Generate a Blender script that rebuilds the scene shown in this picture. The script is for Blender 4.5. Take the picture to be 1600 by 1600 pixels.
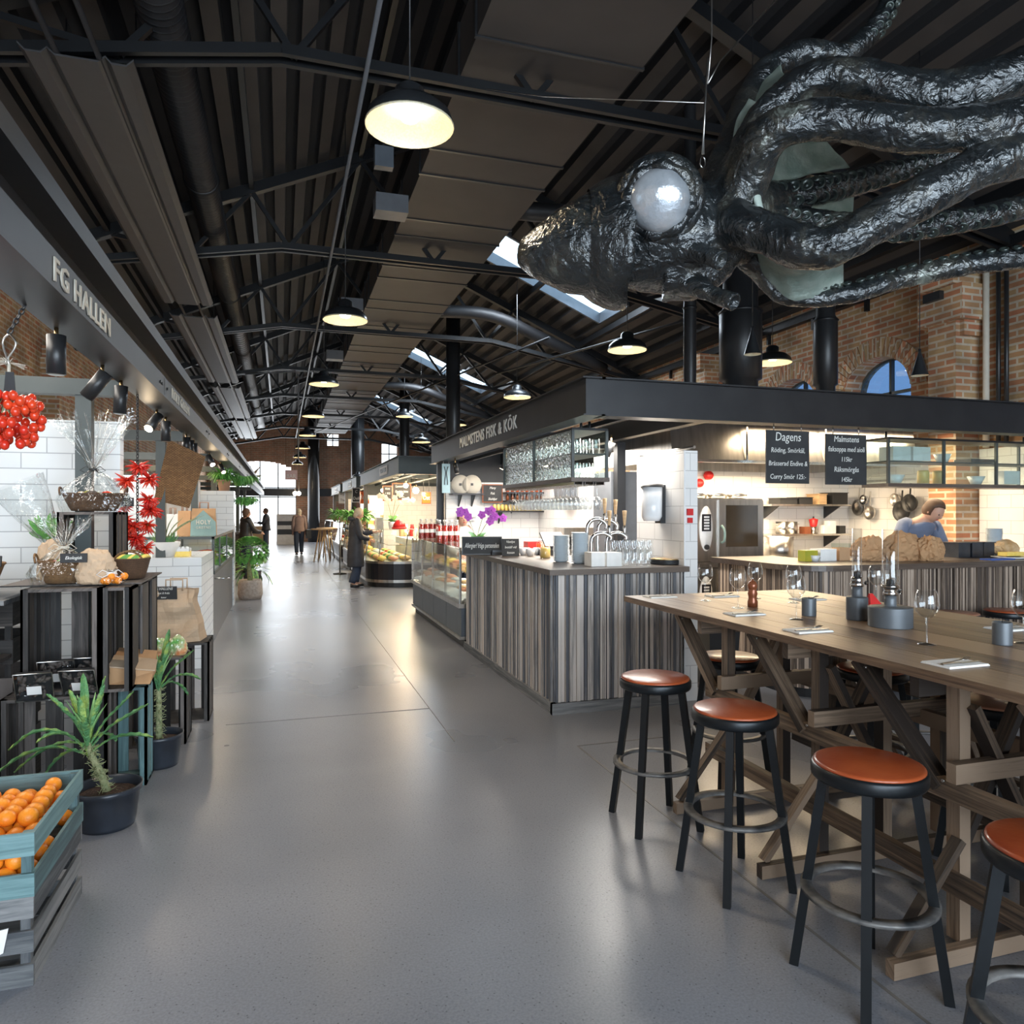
import bpy, bmesh, math, random
from mathutils import Vector, Matrix, noise, Quaternion
from math import pi, sin, cos, radians
random.seed(7)
for o in list(bpy.data.objects): bpy.data.objects.remove(o)
SC = bpy.context.scene
# ------------------------------------------------------------------ camera
TH = radians(17.44); EYE = 1.6; FPX = 1146.0
cd = bpy.data.cameras.new('camera'); cam = bpy.data.objects.new('camera', cd)
SC.collection.objects.link(cam); SC.camera = cam
cam.location = (0, 0, EYE); cam.rotation_euler = (pi/2, 0, -TH)
cd.sensor_width = 36; cd.lens = 36*FPX/1600; cd.clip_start = .05; cd.clip_end = 200
# ------------------------------------------------------------------ view, sky, big lights
vs = SC.view_settings; vs.view_transform = 'Standard'; vs.look = 'None'; vs.gamma = 1; vs.use_curve_mapping = False
vs.exposure = 0.92
SC.cycles.transparent_max_bounces = 32
w = bpy.data.worlds.new('sky'); SC.world = w; w.use_nodes = True
bg = w.node_tree.nodes['Background']; bg.inputs[0].default_value = (.62, .80, 1, 1); bg.inputs[1].default_value = 1.6
def area(name, loc, aim, sx, sy, power, col=(1, 1, 1), spread=180):
    l = bpy.data.lights.new(name, 'AREA'); l.shape = 'RECTANGLE'; l.size = sx; l.size_y = sy; l.energy = power; l.color = col
    l.spread = radians(spread)
    o = bpy.data.objects.new(name, l); SC.collection.objects.link(o); o.location = loc
    o.rotation_euler = (Vector(aim)-Vector(loc)).to_track_quat('-Z', 'Y').to_euler(); return o
COOL = (.80, .90, 1.0); WARM = (1.0, .77, .50); NEUT = (1, .93, .84)
# daylight through the glazed entrance behind the photographer, the far window and the three rooflights
area('daylight_entrance', (1.6, -4.6, 2.2), (1.6, 4, .8), 8, 3.6, 520, COOL)
area('daylight_far_window', (.9, 40.3, 3.2), (.9, 20, 0), 6.5, 4.5, 200, (.88, .94, 1))
for i, yy in enumerate((13.45, 23.0, 32.6)):
    area('daylight_rooflight', (5.0, yy, 6.05), (4.4, yy-.3, 0), 2.4, 1.2, 130, COOL)
# unseen area lights added above the stalls, standing in for their lamps
for (x, y, z, sx, sy, p, c) in ((6.2, 6.75, 2.55, 2.4, .35, 34, WARM), (5.6, 7.9, 2.12, 2.6, 1.0, 85, WARM), (3.6, 9.2, 2.35, 1.6, 2.2, 75, NEUT),
                                (3.1, 6.9, 2.33, .5, 2.2, 55, NEUT), (7.0, 6.2, 2.3, .4, .8, 6, WARM),
                                (3.4, 18.2, 2.4, 1.6, 5, 190, WARM), (3.4, 26.5, 2.4, 1.6, 4, 150, WARM), (3.4, 33, 2.4, 1.6, 4, 90, WARM),
                                (-1.7, 5.2, 2.9, .7, 4.2, 40, NEUT), (-1.9, 9.6, 2.6, 1, 2.5, 38, NEUT), (-1.9, 15, 2.6, 1, 5, 60, WARM)):
    area('stall_fill_light', (x, y, z), (x, y+.001, 0), sx, sy, p, c)
# ------------------------------------------------------------------ pixel rays at real depths
TS, TC = sin(TH), cos(TH)
def ray(px, py):
    u = (px-800)/FPX; v = (799-py)/FPX
    return Vector((TS+u*TC, TC-u*TS, v))
def PD(px, py, d): return Vector((0, 0, EYE))+ray(px, py)*d
def PZ(px, py, z): r = ray(px, py); return PD(px, py, (z-EYE)/r.z)
def PX(px, py, x): r = ray(px, py); return PD(px, py, x/r.x)
def PY(px, py, y): r = ray(px, py); return PD(px, py, y/r.y)
# ------------------------------------------------------------------ materials
def newmat(name):
    m = bpy.data.materials.new(name); m.use_nodes = True
    nt = m.node_tree; nt.nodes.clear()
    out = nt.nodes.new('ShaderNodeOutputMaterial'); b = nt.nodes.new('ShaderNodeBsdfPrincipled')
    nt.links.new(b.outputs[0], out.inputs[0]); return m, nt, b
def rgba(c): return (c[0], c[1], c[2], 1)
def M(name, c, rough=.5, metal=0, c2=None, scale=8, bump=0, bscale=None, coat=0, uv=False, stretch=(1, 1, 1), spec=None, detail=4, c3=None):
    m, nt, b = newmat(name); N = nt.nodes.new; L = nt.links.new
    b.inputs['Base Color'].default_value = rgba(c); b.inputs['Roughness'].default_value = rough; b.inputs['Metallic'].default_value = metal
    if coat: b.inputs['Coat Weight'].default_value = coat; b.inputs['Coat Roughness'].default_value = .08
    if spec is not None: b.inputs['Specular IOR Level'].default_value = spec
    if c2 is None and not bump: c2 = tuple(x*.86 for x in c)
    tc = N('ShaderNodeTexCoord'); mp = N('ShaderNodeMapping'); L(tc.outputs['UV' if uv else 'Object'], mp.inputs[0])
    mp.inputs['Scale'].default_value = stretch
    if c2 is not None:
        n = N('ShaderNodeTexNoise'); n.inputs['Scale'].default_value = scale; n.inputs['Detail'].default_value = detail
        r = N('ShaderNodeValToRGB'); r.color_ramp.elements[0].position = .32; r.color_ramp.elements[1].position = .68
        r.color_ramp.elements[0].color = rgba(c); r.color_ramp.elements[1].color = rgba(c2)
        if c3: e = r.color_ramp.elements.new(.5); e.color = rgba(c3)
        L(mp.outputs[0], n.inputs['Vector']); L(n.outputs[0], r.inputs[0]); L(r.outputs[0], b.inputs['Base Color'])
    if bump:
        n2 = N('ShaderNodeTexNoise'); n2.inputs['Scale'].default_value = bscale or scale; n2.inputs['Detail'].default_value = 5
        bp = N('ShaderNodeBump'); bp.inputs['Strength'].default_value = bump; bp.inputs['Distance'].default_value = .02
        L(mp.outputs[0], n2.inputs['Vector']); L(n2.outputs[0], bp.inputs['Height']); L(bp.outputs[0], b.inputs['Normal'])
    return m
def WOOD(name, ca, cb, cc, rough=.6, tone=.35, grain=38, bump=.25):
    """planks: UV runs along the grain, every plank has its own random UV offset"""
    m, nt, b = newmat(name); N = nt.nodes.new; L = nt.links.new
    tc = N('ShaderNodeTexCoord'); mp = N('ShaderNodeMapping'); mp.inputs['Scale'].default_value = (1.6, grain, 1)
    L(tc.outputs['UV'], mp.inputs[0])
    n = N('ShaderNodeTexNoise'); n.inputs['Scale'].default_value = 1.6; n.inputs['Detail'].default_value = 7; n.inputs['Roughness'].default_value = .65
    n.inputs['Distortion'].default_value = .6
    L(mp.outputs[0], n.inputs['Vector'])
    mp2 = N('ShaderNodeMapping'); mp2.inputs['Scale'].default_value = (.13, .9, 1); L(tc.outputs['UV'], mp2.inputs[0])
    n2 = N('ShaderNodeTexNoise'); n2.inputs['Scale'].default_value = 1.0; n2.inputs['Detail'].default_value = 1; L(mp2.outputs[0], n2.inputs['Vector'])
    r = N('ShaderNodeValToRGB'); els = r.color_ramp.elements
    els[0].position = .28; els[0].color = rgba(ca); els[1].position = .72; els[1].color = rgba(cc); e = els.new(.5); e.color = rgba(cb)
    ad = N('ShaderNodeMath'); ad.operation = 'MULTIPLY_ADD'; ad.inputs[1].default_value = 1.5*tone+.3; 
    sb = N('ShaderNodeMath'); sb.operation = 'SUBTRACT'; sb.inputs[1].default_value = .5
    L(n2.outputs[0], sb.inputs[0]); L(sb.outputs[0], ad.inputs[0]); L(n.outputs[0], ad.inputs[2]); L(ad.outputs[0], r.inputs[0])
    L(r.outputs[0], b.inputs['Base Color']); b.inputs['Roughness'].default_value = rough
    bp = N('ShaderNodeBump'); bp.inputs['Strength'].default_value = bump; bp.inputs['Distance'].default_value = .004
    L(n.outputs[0], bp.inputs['Height']); L(bp.outputs[0], b.inputs['Normal'])
    return m
def BRICK(name, c1, c2, mortar, bw=.25, bh=.08, ms=.008, rough=.85, var=.5, bump=.6, offset=.5, c3=None, coat=0):
    m, nt, b = newmat(name); N = nt.nodes.new; L = nt.links.new
    tc = N('ShaderNodeTexCoord'); t = N('ShaderNodeTexBrick'); L(tc.outputs['UV'], t.inputs['Vector'])
    t.inputs['Scale'].default_value = 1; t.inputs['Brick Width'].default_value = bw; t.inputs['Row Height'].default_value = bh
    t.inputs['Mortar Size'].default_value = ms; t.inputs['Mortar Smooth'].default_value = .1; t.offset = offset
    t.inputs['Color1'].default_value = rgba(c1); t.inputs['Color2'].default_value = rgba(c2); t.inputs['Mortar'].default_value = rgba(mortar)
    b.inputs['Roughness'].default_value = rough
    if coat: b.inputs['Coat Weight'].default_value = coat
    src = t.outputs[0]
    if var:
        n = N('ShaderNodeTexNoise'); n.inputs['Scale'].default_value = 2.2; n.inputs['Detail'].default_value = 6; L(tc.outputs['UV'], n.inputs['Vector'])
        mx = N('ShaderNodeMix'); mx.data_type = 'RGBA'; mx.blend_type = 'MULTIPLY'; mx.inputs[0].default_value = var
        r = N('ShaderNodeValToRGB'); r.color_ramp.elements[0].position = .3; r.color_ramp.elements[1].position = .7
        r.color_ramp.elements[0].color = (.35, .33, .32, 1); r.color_ramp.elements[1].color = (1.3, 1.25, 1.15, 1)
        L(n.outputs[0], r.inputs[0]); L(src, mx.inputs[6]); L(r.outputs[0], mx.inputs[7]); src = mx.outputs[2]
    L(src, b.inputs['Base Color'])
    iv = N('ShaderNodeMath'); iv.operation = 'SUBTRACT'; iv.inputs[0].default_value = 1; L(t.outputs['Fac'], iv.inputs[1])
    bp = N('ShaderNodeBump'); bp.inputs['Strength'].default_value = bump; bp.inputs['Distance'].default_value = .006
    L(iv.outputs[0], bp.inputs['Height']); L(bp.outputs[0], b.inputs['Normal'])
    return m
def GLASS(name, tint=(.93, .97, .96), gloss=1.0, ior=1.45, rough=.02, ribs=0, pw_=3.2):
    m = bpy.data.materials.new(name); m.use_nodes = True; nt = m.node_tree; nt.nodes.clear(); N = nt.nodes.new; L = nt.links.new
    out = N('ShaderNodeOutputMaterial'); mix = N('ShaderNodeMixShader'); tr = N('ShaderNodeBsdfTransparent'); g = N('ShaderNodeBsdfGlossy')
    tr.inputs[0].default_value = rgba(tint); g.inputs['Roughness'].default_value = rough; g.inputs[0].default_value = (gloss, gloss, gloss, 1)
    f = N('ShaderNodeLayerWeight'); pw = N('ShaderNodeMath'); pw.operation = 'POWER'; pw.inputs[1].default_value = pw_
    ma = N('ShaderNodeMath'); ma.operation = 'MULTIPLY_ADD'; f0 = ((ior-1)/(ior+1))**2; ma.inputs[1].default_value = .85; ma.inputs[2].default_value = f0; ma.use_clamp = True
    L(f.outputs['Facing'], pw.inputs[0]); L(pw.outputs[0], ma.inputs[0]); L(ma.outputs[0], mix.inputs[0]); L(tr.outputs[0], mix.inputs[1]); L(g.outputs[0], mix.inputs[2]); L(mix.outputs[0], out.inputs[0])
    if ribs:
        tc = N('ShaderNodeTexCoord'); wv = N('ShaderNodeTexNoise'); wv.inputs['Scale'].default_value = ribs
        L(tc.outputs['Object'], wv.inputs['Vector']); bp = N('ShaderNodeBump'); bp.inputs['Strength'].default_value = .9; bp.inputs['Distance'].default_value = .02
        L(wv.outputs[0], bp.inputs['Height']); L(bp.outputs[0], g.inputs['Normal']); L(bp.outputs[0], f.inputs['Normal'])
    return m
def EMIT(name, c, s):
    m = bpy.data.materials.new(name); m.use_nodes = True; nt = m.node_tree; nt.nodes.clear()
    out = nt.nodes.new('ShaderNodeOutputMaterial'); e = nt.nodes.new('ShaderNodeEmission'); e.inputs[0].default_value = rgba(c); e.inputs[1].default_value = s
    nt.links.new(e.outputs[0], out.inputs[0]); return m
mt = {}
mt['steel_dark'] = M('dark_steel', (.021, .022, .025), .42, .3, c2=(.028, .029, .032), scale=5)
mt['steel_green'] = M('green_grey_steel', (.055, .068, .068), .5, .1, c2=(.068, .08, .08), scale=4)
mt['truss'] = M('truss_black', (.0075, .0085, .0105), .45, .2)
mt['deck'] = M('deck_brown', (.036, .030, .027), .75, 0, c2=(.027, .023, .021), scale=3)
mt['duct'] = M('duct_grey_brown', (.050, .044, .041), .6, .1, c2=(.041, .036, .034), scale=2.5)
mt['spiral'] = M('spiral_duct', (.020, .020, .022), .5, .3)
mt['panel'] = M('radiant_panel', (.045, .044, .046), .5, .1)
mt['brick'] = BRICK('brick_old', (.44, .17, .09), (.42, .29, .15), (.52, .45, .36), ms=.014, var=.75)
mt['brick_far'] = BRICK('brick_far', (.40, .20, .13), (.30, .19, .13), (.38, .32, .27), bw=.3, bh=.1, ms=.012)
mt['brick_arch'] = BRICK('brick_arch', (.38, .20, .12), (.34, .25, .15), (.42, .36, .29), bw=.5, bh=.085, ms=.01, offset=0)
mt['tile'] = BRICK('white_tile', (.80, .79, .77), (.77, .76, .75), (.50, .49, .48), bw=.30, bh=.15, ms=.003, rough=.18, var=.08, bump=.25)
mt['tile_cool'] = BRICK('white_tile_large', (.74, .77, .79), (.70, .74, .77), (.40, .43, .46), bw=.30, bh=.105, ms=.0035, rough=.2, var=.06, bump=.25)
mt['white'] = M('white_paint', (.78, .77, .75), .5)
mt['white_gloss'] = M('white_glazed', (.82, .83, .84), .15)
mt['plate'] = M('blue_grey_china', (.50, .57, .62), .25)
mt['black'] = M('black_satin', (.014, .015, .017), .38, .0, c2=(.02, .021, .023), scale=4)
mt['black_plastic'] = M('black_plastic', (.018, .022, .030), .35, 0, c2=(.03, .036, .048), scale=12)
mt['stoolmetal'] = M('stool_powder_black', (.016, .019, .022), .36, .5)
mt['stoolring'] = M('stool_ring_worn', (.035, .037, .04), .5, .3, c2=(.20, .19, .18), scale=14, stretch=(1, 1, 3))
mt['leather'] = M('tan_leather', (.30, .048, .015), .32, 0, c2=(.45, .10, .028), scale=5, bump=.05, bscale=60, coat=.2)
mt['leather_fade'] = M('faded_leather', (.34, .13, .07), .4, 0, c2=(.44, .22, .14), scale=5, coat=.15)
mt['tablewood'] = WOOD('table_oak_oiled', (.06, .036, .024), (.16, .10, .062), (.30, .20, .125), rough=.38, tone=.9, grain=30, bump=.12)
mt['trestle'] = WOOD('trestle_old_oak', (.028, .020, .016), (.115, .078, .052), (.27, .19, .13), rough=.6, tone=1.5, grain=44)
mt['slat'] = WOOD('slat_weathered', (.10, .105, .118), (.29, .265, .245), (.58, .52, .47), rough=.6, tone=1.9, grain=30, bump=.2)
mt['slat_brown'] = WOOD('slat_brown', (.07, .052, .042), (.22, .165, .125), (.42, .33, .26), rough=.6, tone=1.8, grain=30, bump=.2)
mt['crate'] = WOOD('crate_dark', (.014, .013, .013), (.045, .04, .037), (.13, .11, .10), rough=.7, tone=1.0, grain=26)
mt['crate_teal'] = WOOD('crate_teal', (.055, .10, .11), (.10, .19, .20), (.17, .29, .30), rough=.6, tone=.8, grain=26)
mt['crate_grey'] = WOOD('crate_grey', (.05, .055, .062), (.13, .135, .14), (.24, .24, .24), rough=.7, tone=1.0, grain=26)
mt['crate_brown'] = WOOD('crate_brown', (.035, .027, .025), (.085, .066, .058), (.16, .13, .115), rough=.7, tone=1.0, grain=26)
mt['palewood'] = WOOD('pale_wood', (.42, .27, .14), (.55, .37, .2), (.66, .47, .28), rough=.5)
mt['darktop'] = WOOD('dark_stained_top', (.04, .03, .026), (.085, .062, .05), (.13, .10, .08), rough=.35, tone=.6)
mt['inox'] = M('brushed_steel', (.58, .56, .53), .28, 1, c2=(.42, .41, .39), scale=3, stretch=(6, 6, .5))
mt['chrome'] = M('chrome', (.52, .52, .52), .16, 1)
mt['glass'] = GLASS('clear_glass')
mt['glassware'] = GLASS('glassware', (.93, .95, .96), 1, 1.7, pw_=2.2)
mt['glass_green'] = GLASS('cabinet_glass', (.87, .93, .91), .9, 1.5)
mt['glass_ribbed'] = GLASS('ribbed_cabinet_glass', (.70, .78, .77), 1, 1.9, .08, ribs=30)
mt['cello'] = GLASS('cellophane', (.95, .97, .97), 1.0, 1.7, .10, ribs=26)
mt['paper'] = M('kraft_paper', (.52, .30, .15), .8, 0, c2=(.42, .24, .12), scale=5, bump=.5, bscale=9)
mt['paper_pale'] = M('kraft_paper_pale', (.55, .40, .27), .8, 0, c2=(.46, .33, .22), scale=5, bump=.6, bscale=7)
mt['napkin'] = M('white_napkin', (.90, .89, .86), .9)
mt['wicker'] = BRICK('wicker_weave', (.36, .20, .085), (.24, .125, .05), (.06, .03, .015), bw=.03, bh=.012, ms=.002, var=.5, bump=1)
mt['wicker_dark'] = BRICK('wicker_dark', (.20, .105, .055), (.14, .075, .04), (.035, .02, .012), bw=.03, bh=.014, ms=.002, var=.5, bump=1)
mt['orange'] = M('orange_peel', (.86, .30, .02), .4, 0, c2=(.90, .24, .015), scale=9, bump=.15, bscale=120)
mt['tomato'] = M('tomato_skin', (.62, .025, .015), .18, 0, c2=(.74, .07, .02), scale=9)
mt['chili'] = M('chili_red', (.52, .012, .012), .28, 0, c2=(.68, .05, .02), scale=12)
mt['leafgreen'] = M('leaf_green', (.07, .28, .06), .5, 0, c2=(.20, .46, .10), scale=9)
mt['kale'] = M('kale_leaf', (.07, .22, .09), .55, 0, c2=(.34, .46, .10), scale=16, c3=(.12, .30, .11), bump=.8, bscale=60)
mt['kale_light'] = M('kale_stem', (.36, .58, .22), .5, 0, c2=(.18, .42, .15), scale=12)
mt['stem'] = M('stem_green_brown', (.20, .24, .11), .7, 0, c2=(.36, .36, .19), scale=40, bump=.8, bscale=60)
mt['soil'] = M('soil', (.035, .02, .014), .95, 0, c2=(.08, .045, .03), scale=60, bump=1, bscale=60)
mt['mango'] = M('mango_skin', (.30, .36, .04), .35, 0, c2=(.52, .40, .04), scale=5)
mt['yellow'] = M('yellow_food', (.85, .60, .10), .5, 0, c2=(.9, .7, .2), scale=20)
mt['mustard'] = M('mustard_jar_fill', (.80, .56, .16), .35)
mt['pumpkin'] = M('pumpkin_skin', (.80, .25, .02), .45, 0, c2=(.7, .18, .015), scale=6)
mt['terracotta'] = M('terracotta', (.42, .25, .17), .8, 0, c2=(.36, .2, .13), scale=9)
mt['stonepot'] = M('stone_pot', (.30, .25, .21), .9, 0, c2=(.42, .36, .31), scale=25, bump=.5)
mt['chalk'] = M('chalkboard', (.022, .023, .025), .7, 0, c2=(.034, .035, .037), scale=6)
mt['lettering'] = M('lettering_white', (.80, .80, .76), .6)
mt['lettering_cream'] = M('lettering_cream', (.62, .57, .48), .6)
mt['lampshade'] = M('lamp_enamel_black', (.020, .022, .025), .3, .2)
mt['lampin'] = M('lamp_inner_cream', (.74, .68, .50), .35, 0, c2=(.60, .54, .38), scale=80)
mt['bulb'] = EMIT('bulb_glow', (1, .80, .55), 22)
mt['bulb_small'] = EMIT('spot_glow', (1, .76, .48), 40)
mt['brass'] = M('brass', (.62, .42, .2), .35, 1)
mt['red'] = M('red_paint', (.62, .02, .02), .4)
mt['juice'] = M('red_juice', (.50, .03, .02), .12, coat=.5)
mt['juice_orange'] = M('orange_juice', (.85, .14, .03), .12, coat=.5)
mt['magenta'] = M('orchid_petal', (.42, .05, .48), .5, 0, c2=(.55, .12, .60), scale=20)
mt['whiteflower'] = M('white_petal', (.85, .82, .66), .5)
mt['orchidleaf'] = M('orchid_leaf', (.07, .24, .06), .35, 0, c2=(.13, .34, .08), scale=5)
mt['skin'] = M('skin', (.55, .32, .23), .5)
mt['coat_dark'] = M('quilted_coat', (.022, .025, .034), .55, 0, c2=(.035, .038, .05), scale=12)
mt['jeans'] = M('dark_jeans', (.03, .045, .08), .8)
mt['shirt_blue'] = M('shirt_blue_grey', (.16, .20, .30), .8)
mt['shirt_white'] = M('shirt_white', (.75, .72, .68), .8)
mt['hair_blonde'] = M('hair_pale', (.55, .46, .34), .6)
mt['hair_brown'] = M('hair_brown', (.09, .045, .025), .6)
mt['jacket_brown'] = M('jacket_mauve_brown', (.24, .17, .15), .8)
mt['cardboard'] = M('cardboard', (.55, .33, .18), .8)
mt['green_glaze'] = M('green_grey_paint', (.24, .36, .34), .6)
mt['grey_panel'] = M('slate_panel', (.085, .10, .12), .4, .2)
mt['dark_panel'] = M('dark_panel', (.022, .022, .028), .3, .2)
mt['blue_sign'] = M('sign_pale_blue', (.42, .62, .70), .6)
mt['ice'] = M('crushed_ice', (.80, .84, .86), .5, 0, c2=(.9, .92, .93), scale=50, bump=1, bscale=80)
mt['salmon'] = M('salmon_flesh', (.80, .28, .13), .4, 0, c2=(.86, .45, .28), scale=18)
mt['bread'] = M('bread_crust', (.55, .32, .13), .7, 0, c2=(.72, .52, .3), scale=12, bump=.4)
mt['blue_cloth'] = M('blue_cloth', (.05, .12, .45), .8)
mt['copper'] = M('copper_wood_mill', (.28, .09, .04), .22, .3)
mt['candle'] = M('slate_lantern', (.12, .135, .15), .42, .25)
mt['grey_mid'] = M('mid_grey_paint', (.12, .13, .145), .5)
mt['concrete_wall'] = M('render_grey', (.25, .26, .26), .9)
# ------------------------------------------------------------------ geometry collector
class G:
    def __init__(s): s.bm = bmesh.new(); s.uv = s.bm.loops.layers.uv.new('UVMap')
    def _uv(s, faces, along=None, off=None):
        for f in faces:
            f.normal_update(); n = f.normal
            if along is None:
                a = max(range(3), key=lambda i: abs(n[i]))
                for l in f.loops:
                    c = l.vert.co; l[s.uv].uv = ((c.y, c.z), (c.x, c.z), (c.x, c.y))[a]
            else:
                c2 = along.cross(n)
                if c2.length < .3:
                    c2 = along.orthogonal(); c3 = along.cross(c2)
                    for l in f.loops: l[s.uv].uv = (l.vert.co.dot(c2)*.3+off[0], l.vert.co.dot(c3)+off[1])
                else:
                    c2.normalize()
                    for l in f.loops: l[s.uv].uv = (l.vert.co.dot(along)+off[0], l.vert.co.dot(c2)+off[1])
    def hull(s, vs, faces, along=None):
        V = [s.bm.verts.new(v) for v in vs]; F = []
        for f in faces:
            try: F.append(s.bm.faces.new([V[i] for i in f]))
            except ValueError: pass
        off = (random.uniform(0, 60), random.uniform(0, 60)) if along is not None else None
        s._uv(F, along, off); return s
    BF = ((0, 3, 2, 1), (4, 5, 6, 7), (0, 1, 5, 4), (1, 2, 6, 5), (2, 3, 7, 6), (3, 0, 4, 7))
    def box(s, x0, x1, y0, y1, z0, z1, along=None):
        x0, x1 = sorted((x0, x1)); y0, y1 = sorted((y0, y1)); z0, z1 = sorted((z0, z1))
        s.hull([(x0, y0, z0), (x1, y0, z0), (x1, y1, z0), (x0, y1, z0), (x0, y0, z1), (x1, y0, z1), (x1, y1, z1), (x0, y1, z1)], s.BF, along); return s
    def plank(s, x0, x1, y0, y1, z0, z1):
        d = (abs(x1-x0), abs(y1-y0), abs(z1-z0)); a = Vector((0, 0, 0)); a[d.index(max(d))] = 1
        return s.box(x0, x1, y0, y1, z0, z1, a)
    def beam(s, p, q, w, h, up=(0, 0, 1), plank=True):
        p, q = Vector(p), Vector(q); d = (q-p).normalized(); up = Vector(up)
        if abs(d.dot(up)) > .98: up = Vector((0, 1, 0)) if abs(d.y) < .9 else Vector((1, 0, 0))
        r = d.cross(up).normalized(); u = r.cross(d).normalized(); r = r*(w/2); u = u*(h/2)
        s.hull([p-r-u, p+r-u, q+r-u, q-r-u, p-r+u, p+r+u, q+r+u, q-r+u], s.BF, d if plank else None); return s
    def tube(s, pts, r, n=10, cap=True, closed=False, flat=1):
        pts = [Vector(p) for p in pts]; k = len(pts)
        rr = r if isinstance(r, (list, tuple)) else [r]*k
        rings = []; up = None; L = 0
        for i, p in enumerate(pts):
            if closed: t = pts[(i+1) % k]-pts[i-1]
            else: t = pts[min(i+1, k-1)]-pts[max(i-1, 0)]
            if t.length < 1e-9: t = Vector((0, 0, 1))
            t.normalize()
            if up is None: up = t.orthogonal().normalized() if abs(t.z) > .9 else Vector((0, 0, 1))
            a = t.cross(up)
            if a.length < 1e-4: a = t.orthogonal()
            a.normalize(); b = a.cross(t).normalized(); up = b
            rings.append([s.bm.verts.new(p+a*(cos(2*pi*j/n)*rr[i])+b*(sin(2*pi*j/n)*rr[i]*flat)) for j in range(n)])
        F = []; m = k if closed else k-1; acc = 0; ln = [0]
        for i in range(1, k+1): ln.append(ln[-1]+(pts[i % k]-pts[i-1]).length)
        for i in range(m):
            A, B = rings[i], rings[(i+1) % k]
            for j in range(n):
                f = s.bm.faces.new((A[j], A[(j+1) % n], B[(j+1) % n], B[j])); f.smooth = True
                c = 2*pi*max(rr[i], .01)
                for l, (uu, vv) in zip(f.loops, ((ln[i], j), (ln[i], j+1), (ln[i+1], j+1), (ln[i+1], j))): l[s.uv].uv = (uu, vv*c/n)
        if cap and not closed:
            for ring in (rings[0][::-1], rings[-1]):
                try: s.bm.faces.new(ring)
                except ValueError: pass
        return s
    def cyl(s, p, q, r, r2=None, n=16, cap=True): return s.tube([p, q], [r, r if r2 is None else r2], n, cap)
    def lathe(s, c, prof, n=24, axis=None, cap=False, ex=1, ey=1):
        c = Vector(c); R = Matrix.Identity(3) if axis is None else Vector((0, 0, 1)).rotation_difference(Vector(axis)).to_matrix()
        rings = []
        for (r, z) in prof:
            rings.append([s.bm.verts.new(c+R@Vector((cos(2*pi*j/n)*r*ex, sin(2*pi*j/n)*r*ey, z))) for j in range(n)])
        rm = max(p[0] for p in prof); acc = 0
        for i in range(len(prof)-1):
            st = math.hypot(prof[i+1][0]-prof[i][0], prof[i+1][1]-prof[i][1])
            for j in range(n):
                A, B = rings[i], rings[i+1]
                f = s.bm.faces.new((A[j], A[(j+1) % n], B[(j+1) % n], B[j])); f.smooth = True
                q = 2*pi*rm/n
                for l, t in zip(f.loops, ((j, 0), (j+1, 0), (j+1, 1), (j, 1))): l[s.uv].uv = (t[0]*q, acc+t[1]*st)
            acc += st
        if cap:
            for ring in (rings[0][::-1], rings[-1]): 
                if (ring[0].co-ring[n//2].co).length > 1e-5: s.bm.faces.new(ring)
        return s
    def ball(s, c, r, sub=2, sc=(1, 1, 1), rot=None, jit=0):
        d = bmesh.ops.create_icosphere(s.bm, subdivisions=sub, radius=r)
        for v in d['verts']:
            if jit: v.co *= 1+random.uniform(-jit, jit)
            v.co = Vector((v.co.x*sc[0], v.co.y*sc[1], v.co.z*sc[2]))
            if rot: v.co = rot@v.co
            v.co += Vector(c)
        for v in d['verts']:
            for f in v.link_faces: f.smooth = True
        return s
    def quad(s, a, b, c, d, two=False):
        s.hull([a, b, c, d], ((0, 1, 2, 3),)); return s
    def prism(s, poly, ax, a, b, along=None):
        """poly in the plane normal to axis ax, extruded a..b"""
        def P3(p, t): q = list(p); q.insert(ax, t); return tuple(q)
        n = len(poly); vs = [P3(p, a) for p in poly]+[P3(p, b) for p in poly]
        fs = [tuple(range(n))[::-1], tuple(range(n, 2*n))]+[(i, (i+1) % n, n+(i+1) % n, n+i) for i in range(n)]
        s.hull(vs, fs, along); return s
    def leaf(s, base, dirv, up, L, W, bend=.3, n=6, fold=.12, ruffle=0, thick=None):
        base = Vector(base); d = Vector(dirv).normalized(); up = Vector(up).normalized(); side = d.cross(up).normalized(); up = side.cross(d)
        rows = []
        for i in range(n+1):
            t = i/n; ww = W*.5*sin(pi*min(1, t*.92+.06))**.7
            ang = bend*t; c = base+d*(L*t*cos(ang*.6))+up*(-L*t*sin(ang)*.8)
            rr = ruffle*(1 if i % 2 else -1)*W
            rows.append([c-side*ww+up*(fold*ww+rr), c.copy(), c+side*ww+up*(fold*ww-rr)])
        V = [[s.bm.verts.new(p) for p in r] for r in rows]
        for i in range(n):
            for j in (0, 1):
                f = s.bm.faces.new((V[i][j], V[i][j+1], V[i+1][j+1], V[i+1][j])); f.smooth = True
        return s
    def build(s, name, mat, parent=None, label=None, local=False, loc=None, smooth=None):
        me = bpy.data.meshes.new(name)
        bmesh.ops.recalc_face_normals(s.bm, faces=s.bm.faces)
        o = bpy.data.objects.new(name, me); SC.collection.objects.link(o)
        if parent is not None:
            o.parent = parent; KIDS.setdefault(parent.name, []).append(o)
            if not local: s.bm.transform(WM(parent).inverted())
        else:
            if loc is None:
                vs = [v.co for v in s.bm.verts]; zs = min(v.z for v in vs)
                loc = Vector(((min(v.x for v in vs)+max(v.x for v in vs))/2, (min(v.y for v in vs)+max(v.y for v in vs))/2, zs))
            if not local: s.bm.transform(Matrix.Translation(-Vector(loc)))
            o.location = loc
        s.bm.to_mesh(me); s.bm.free()
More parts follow.
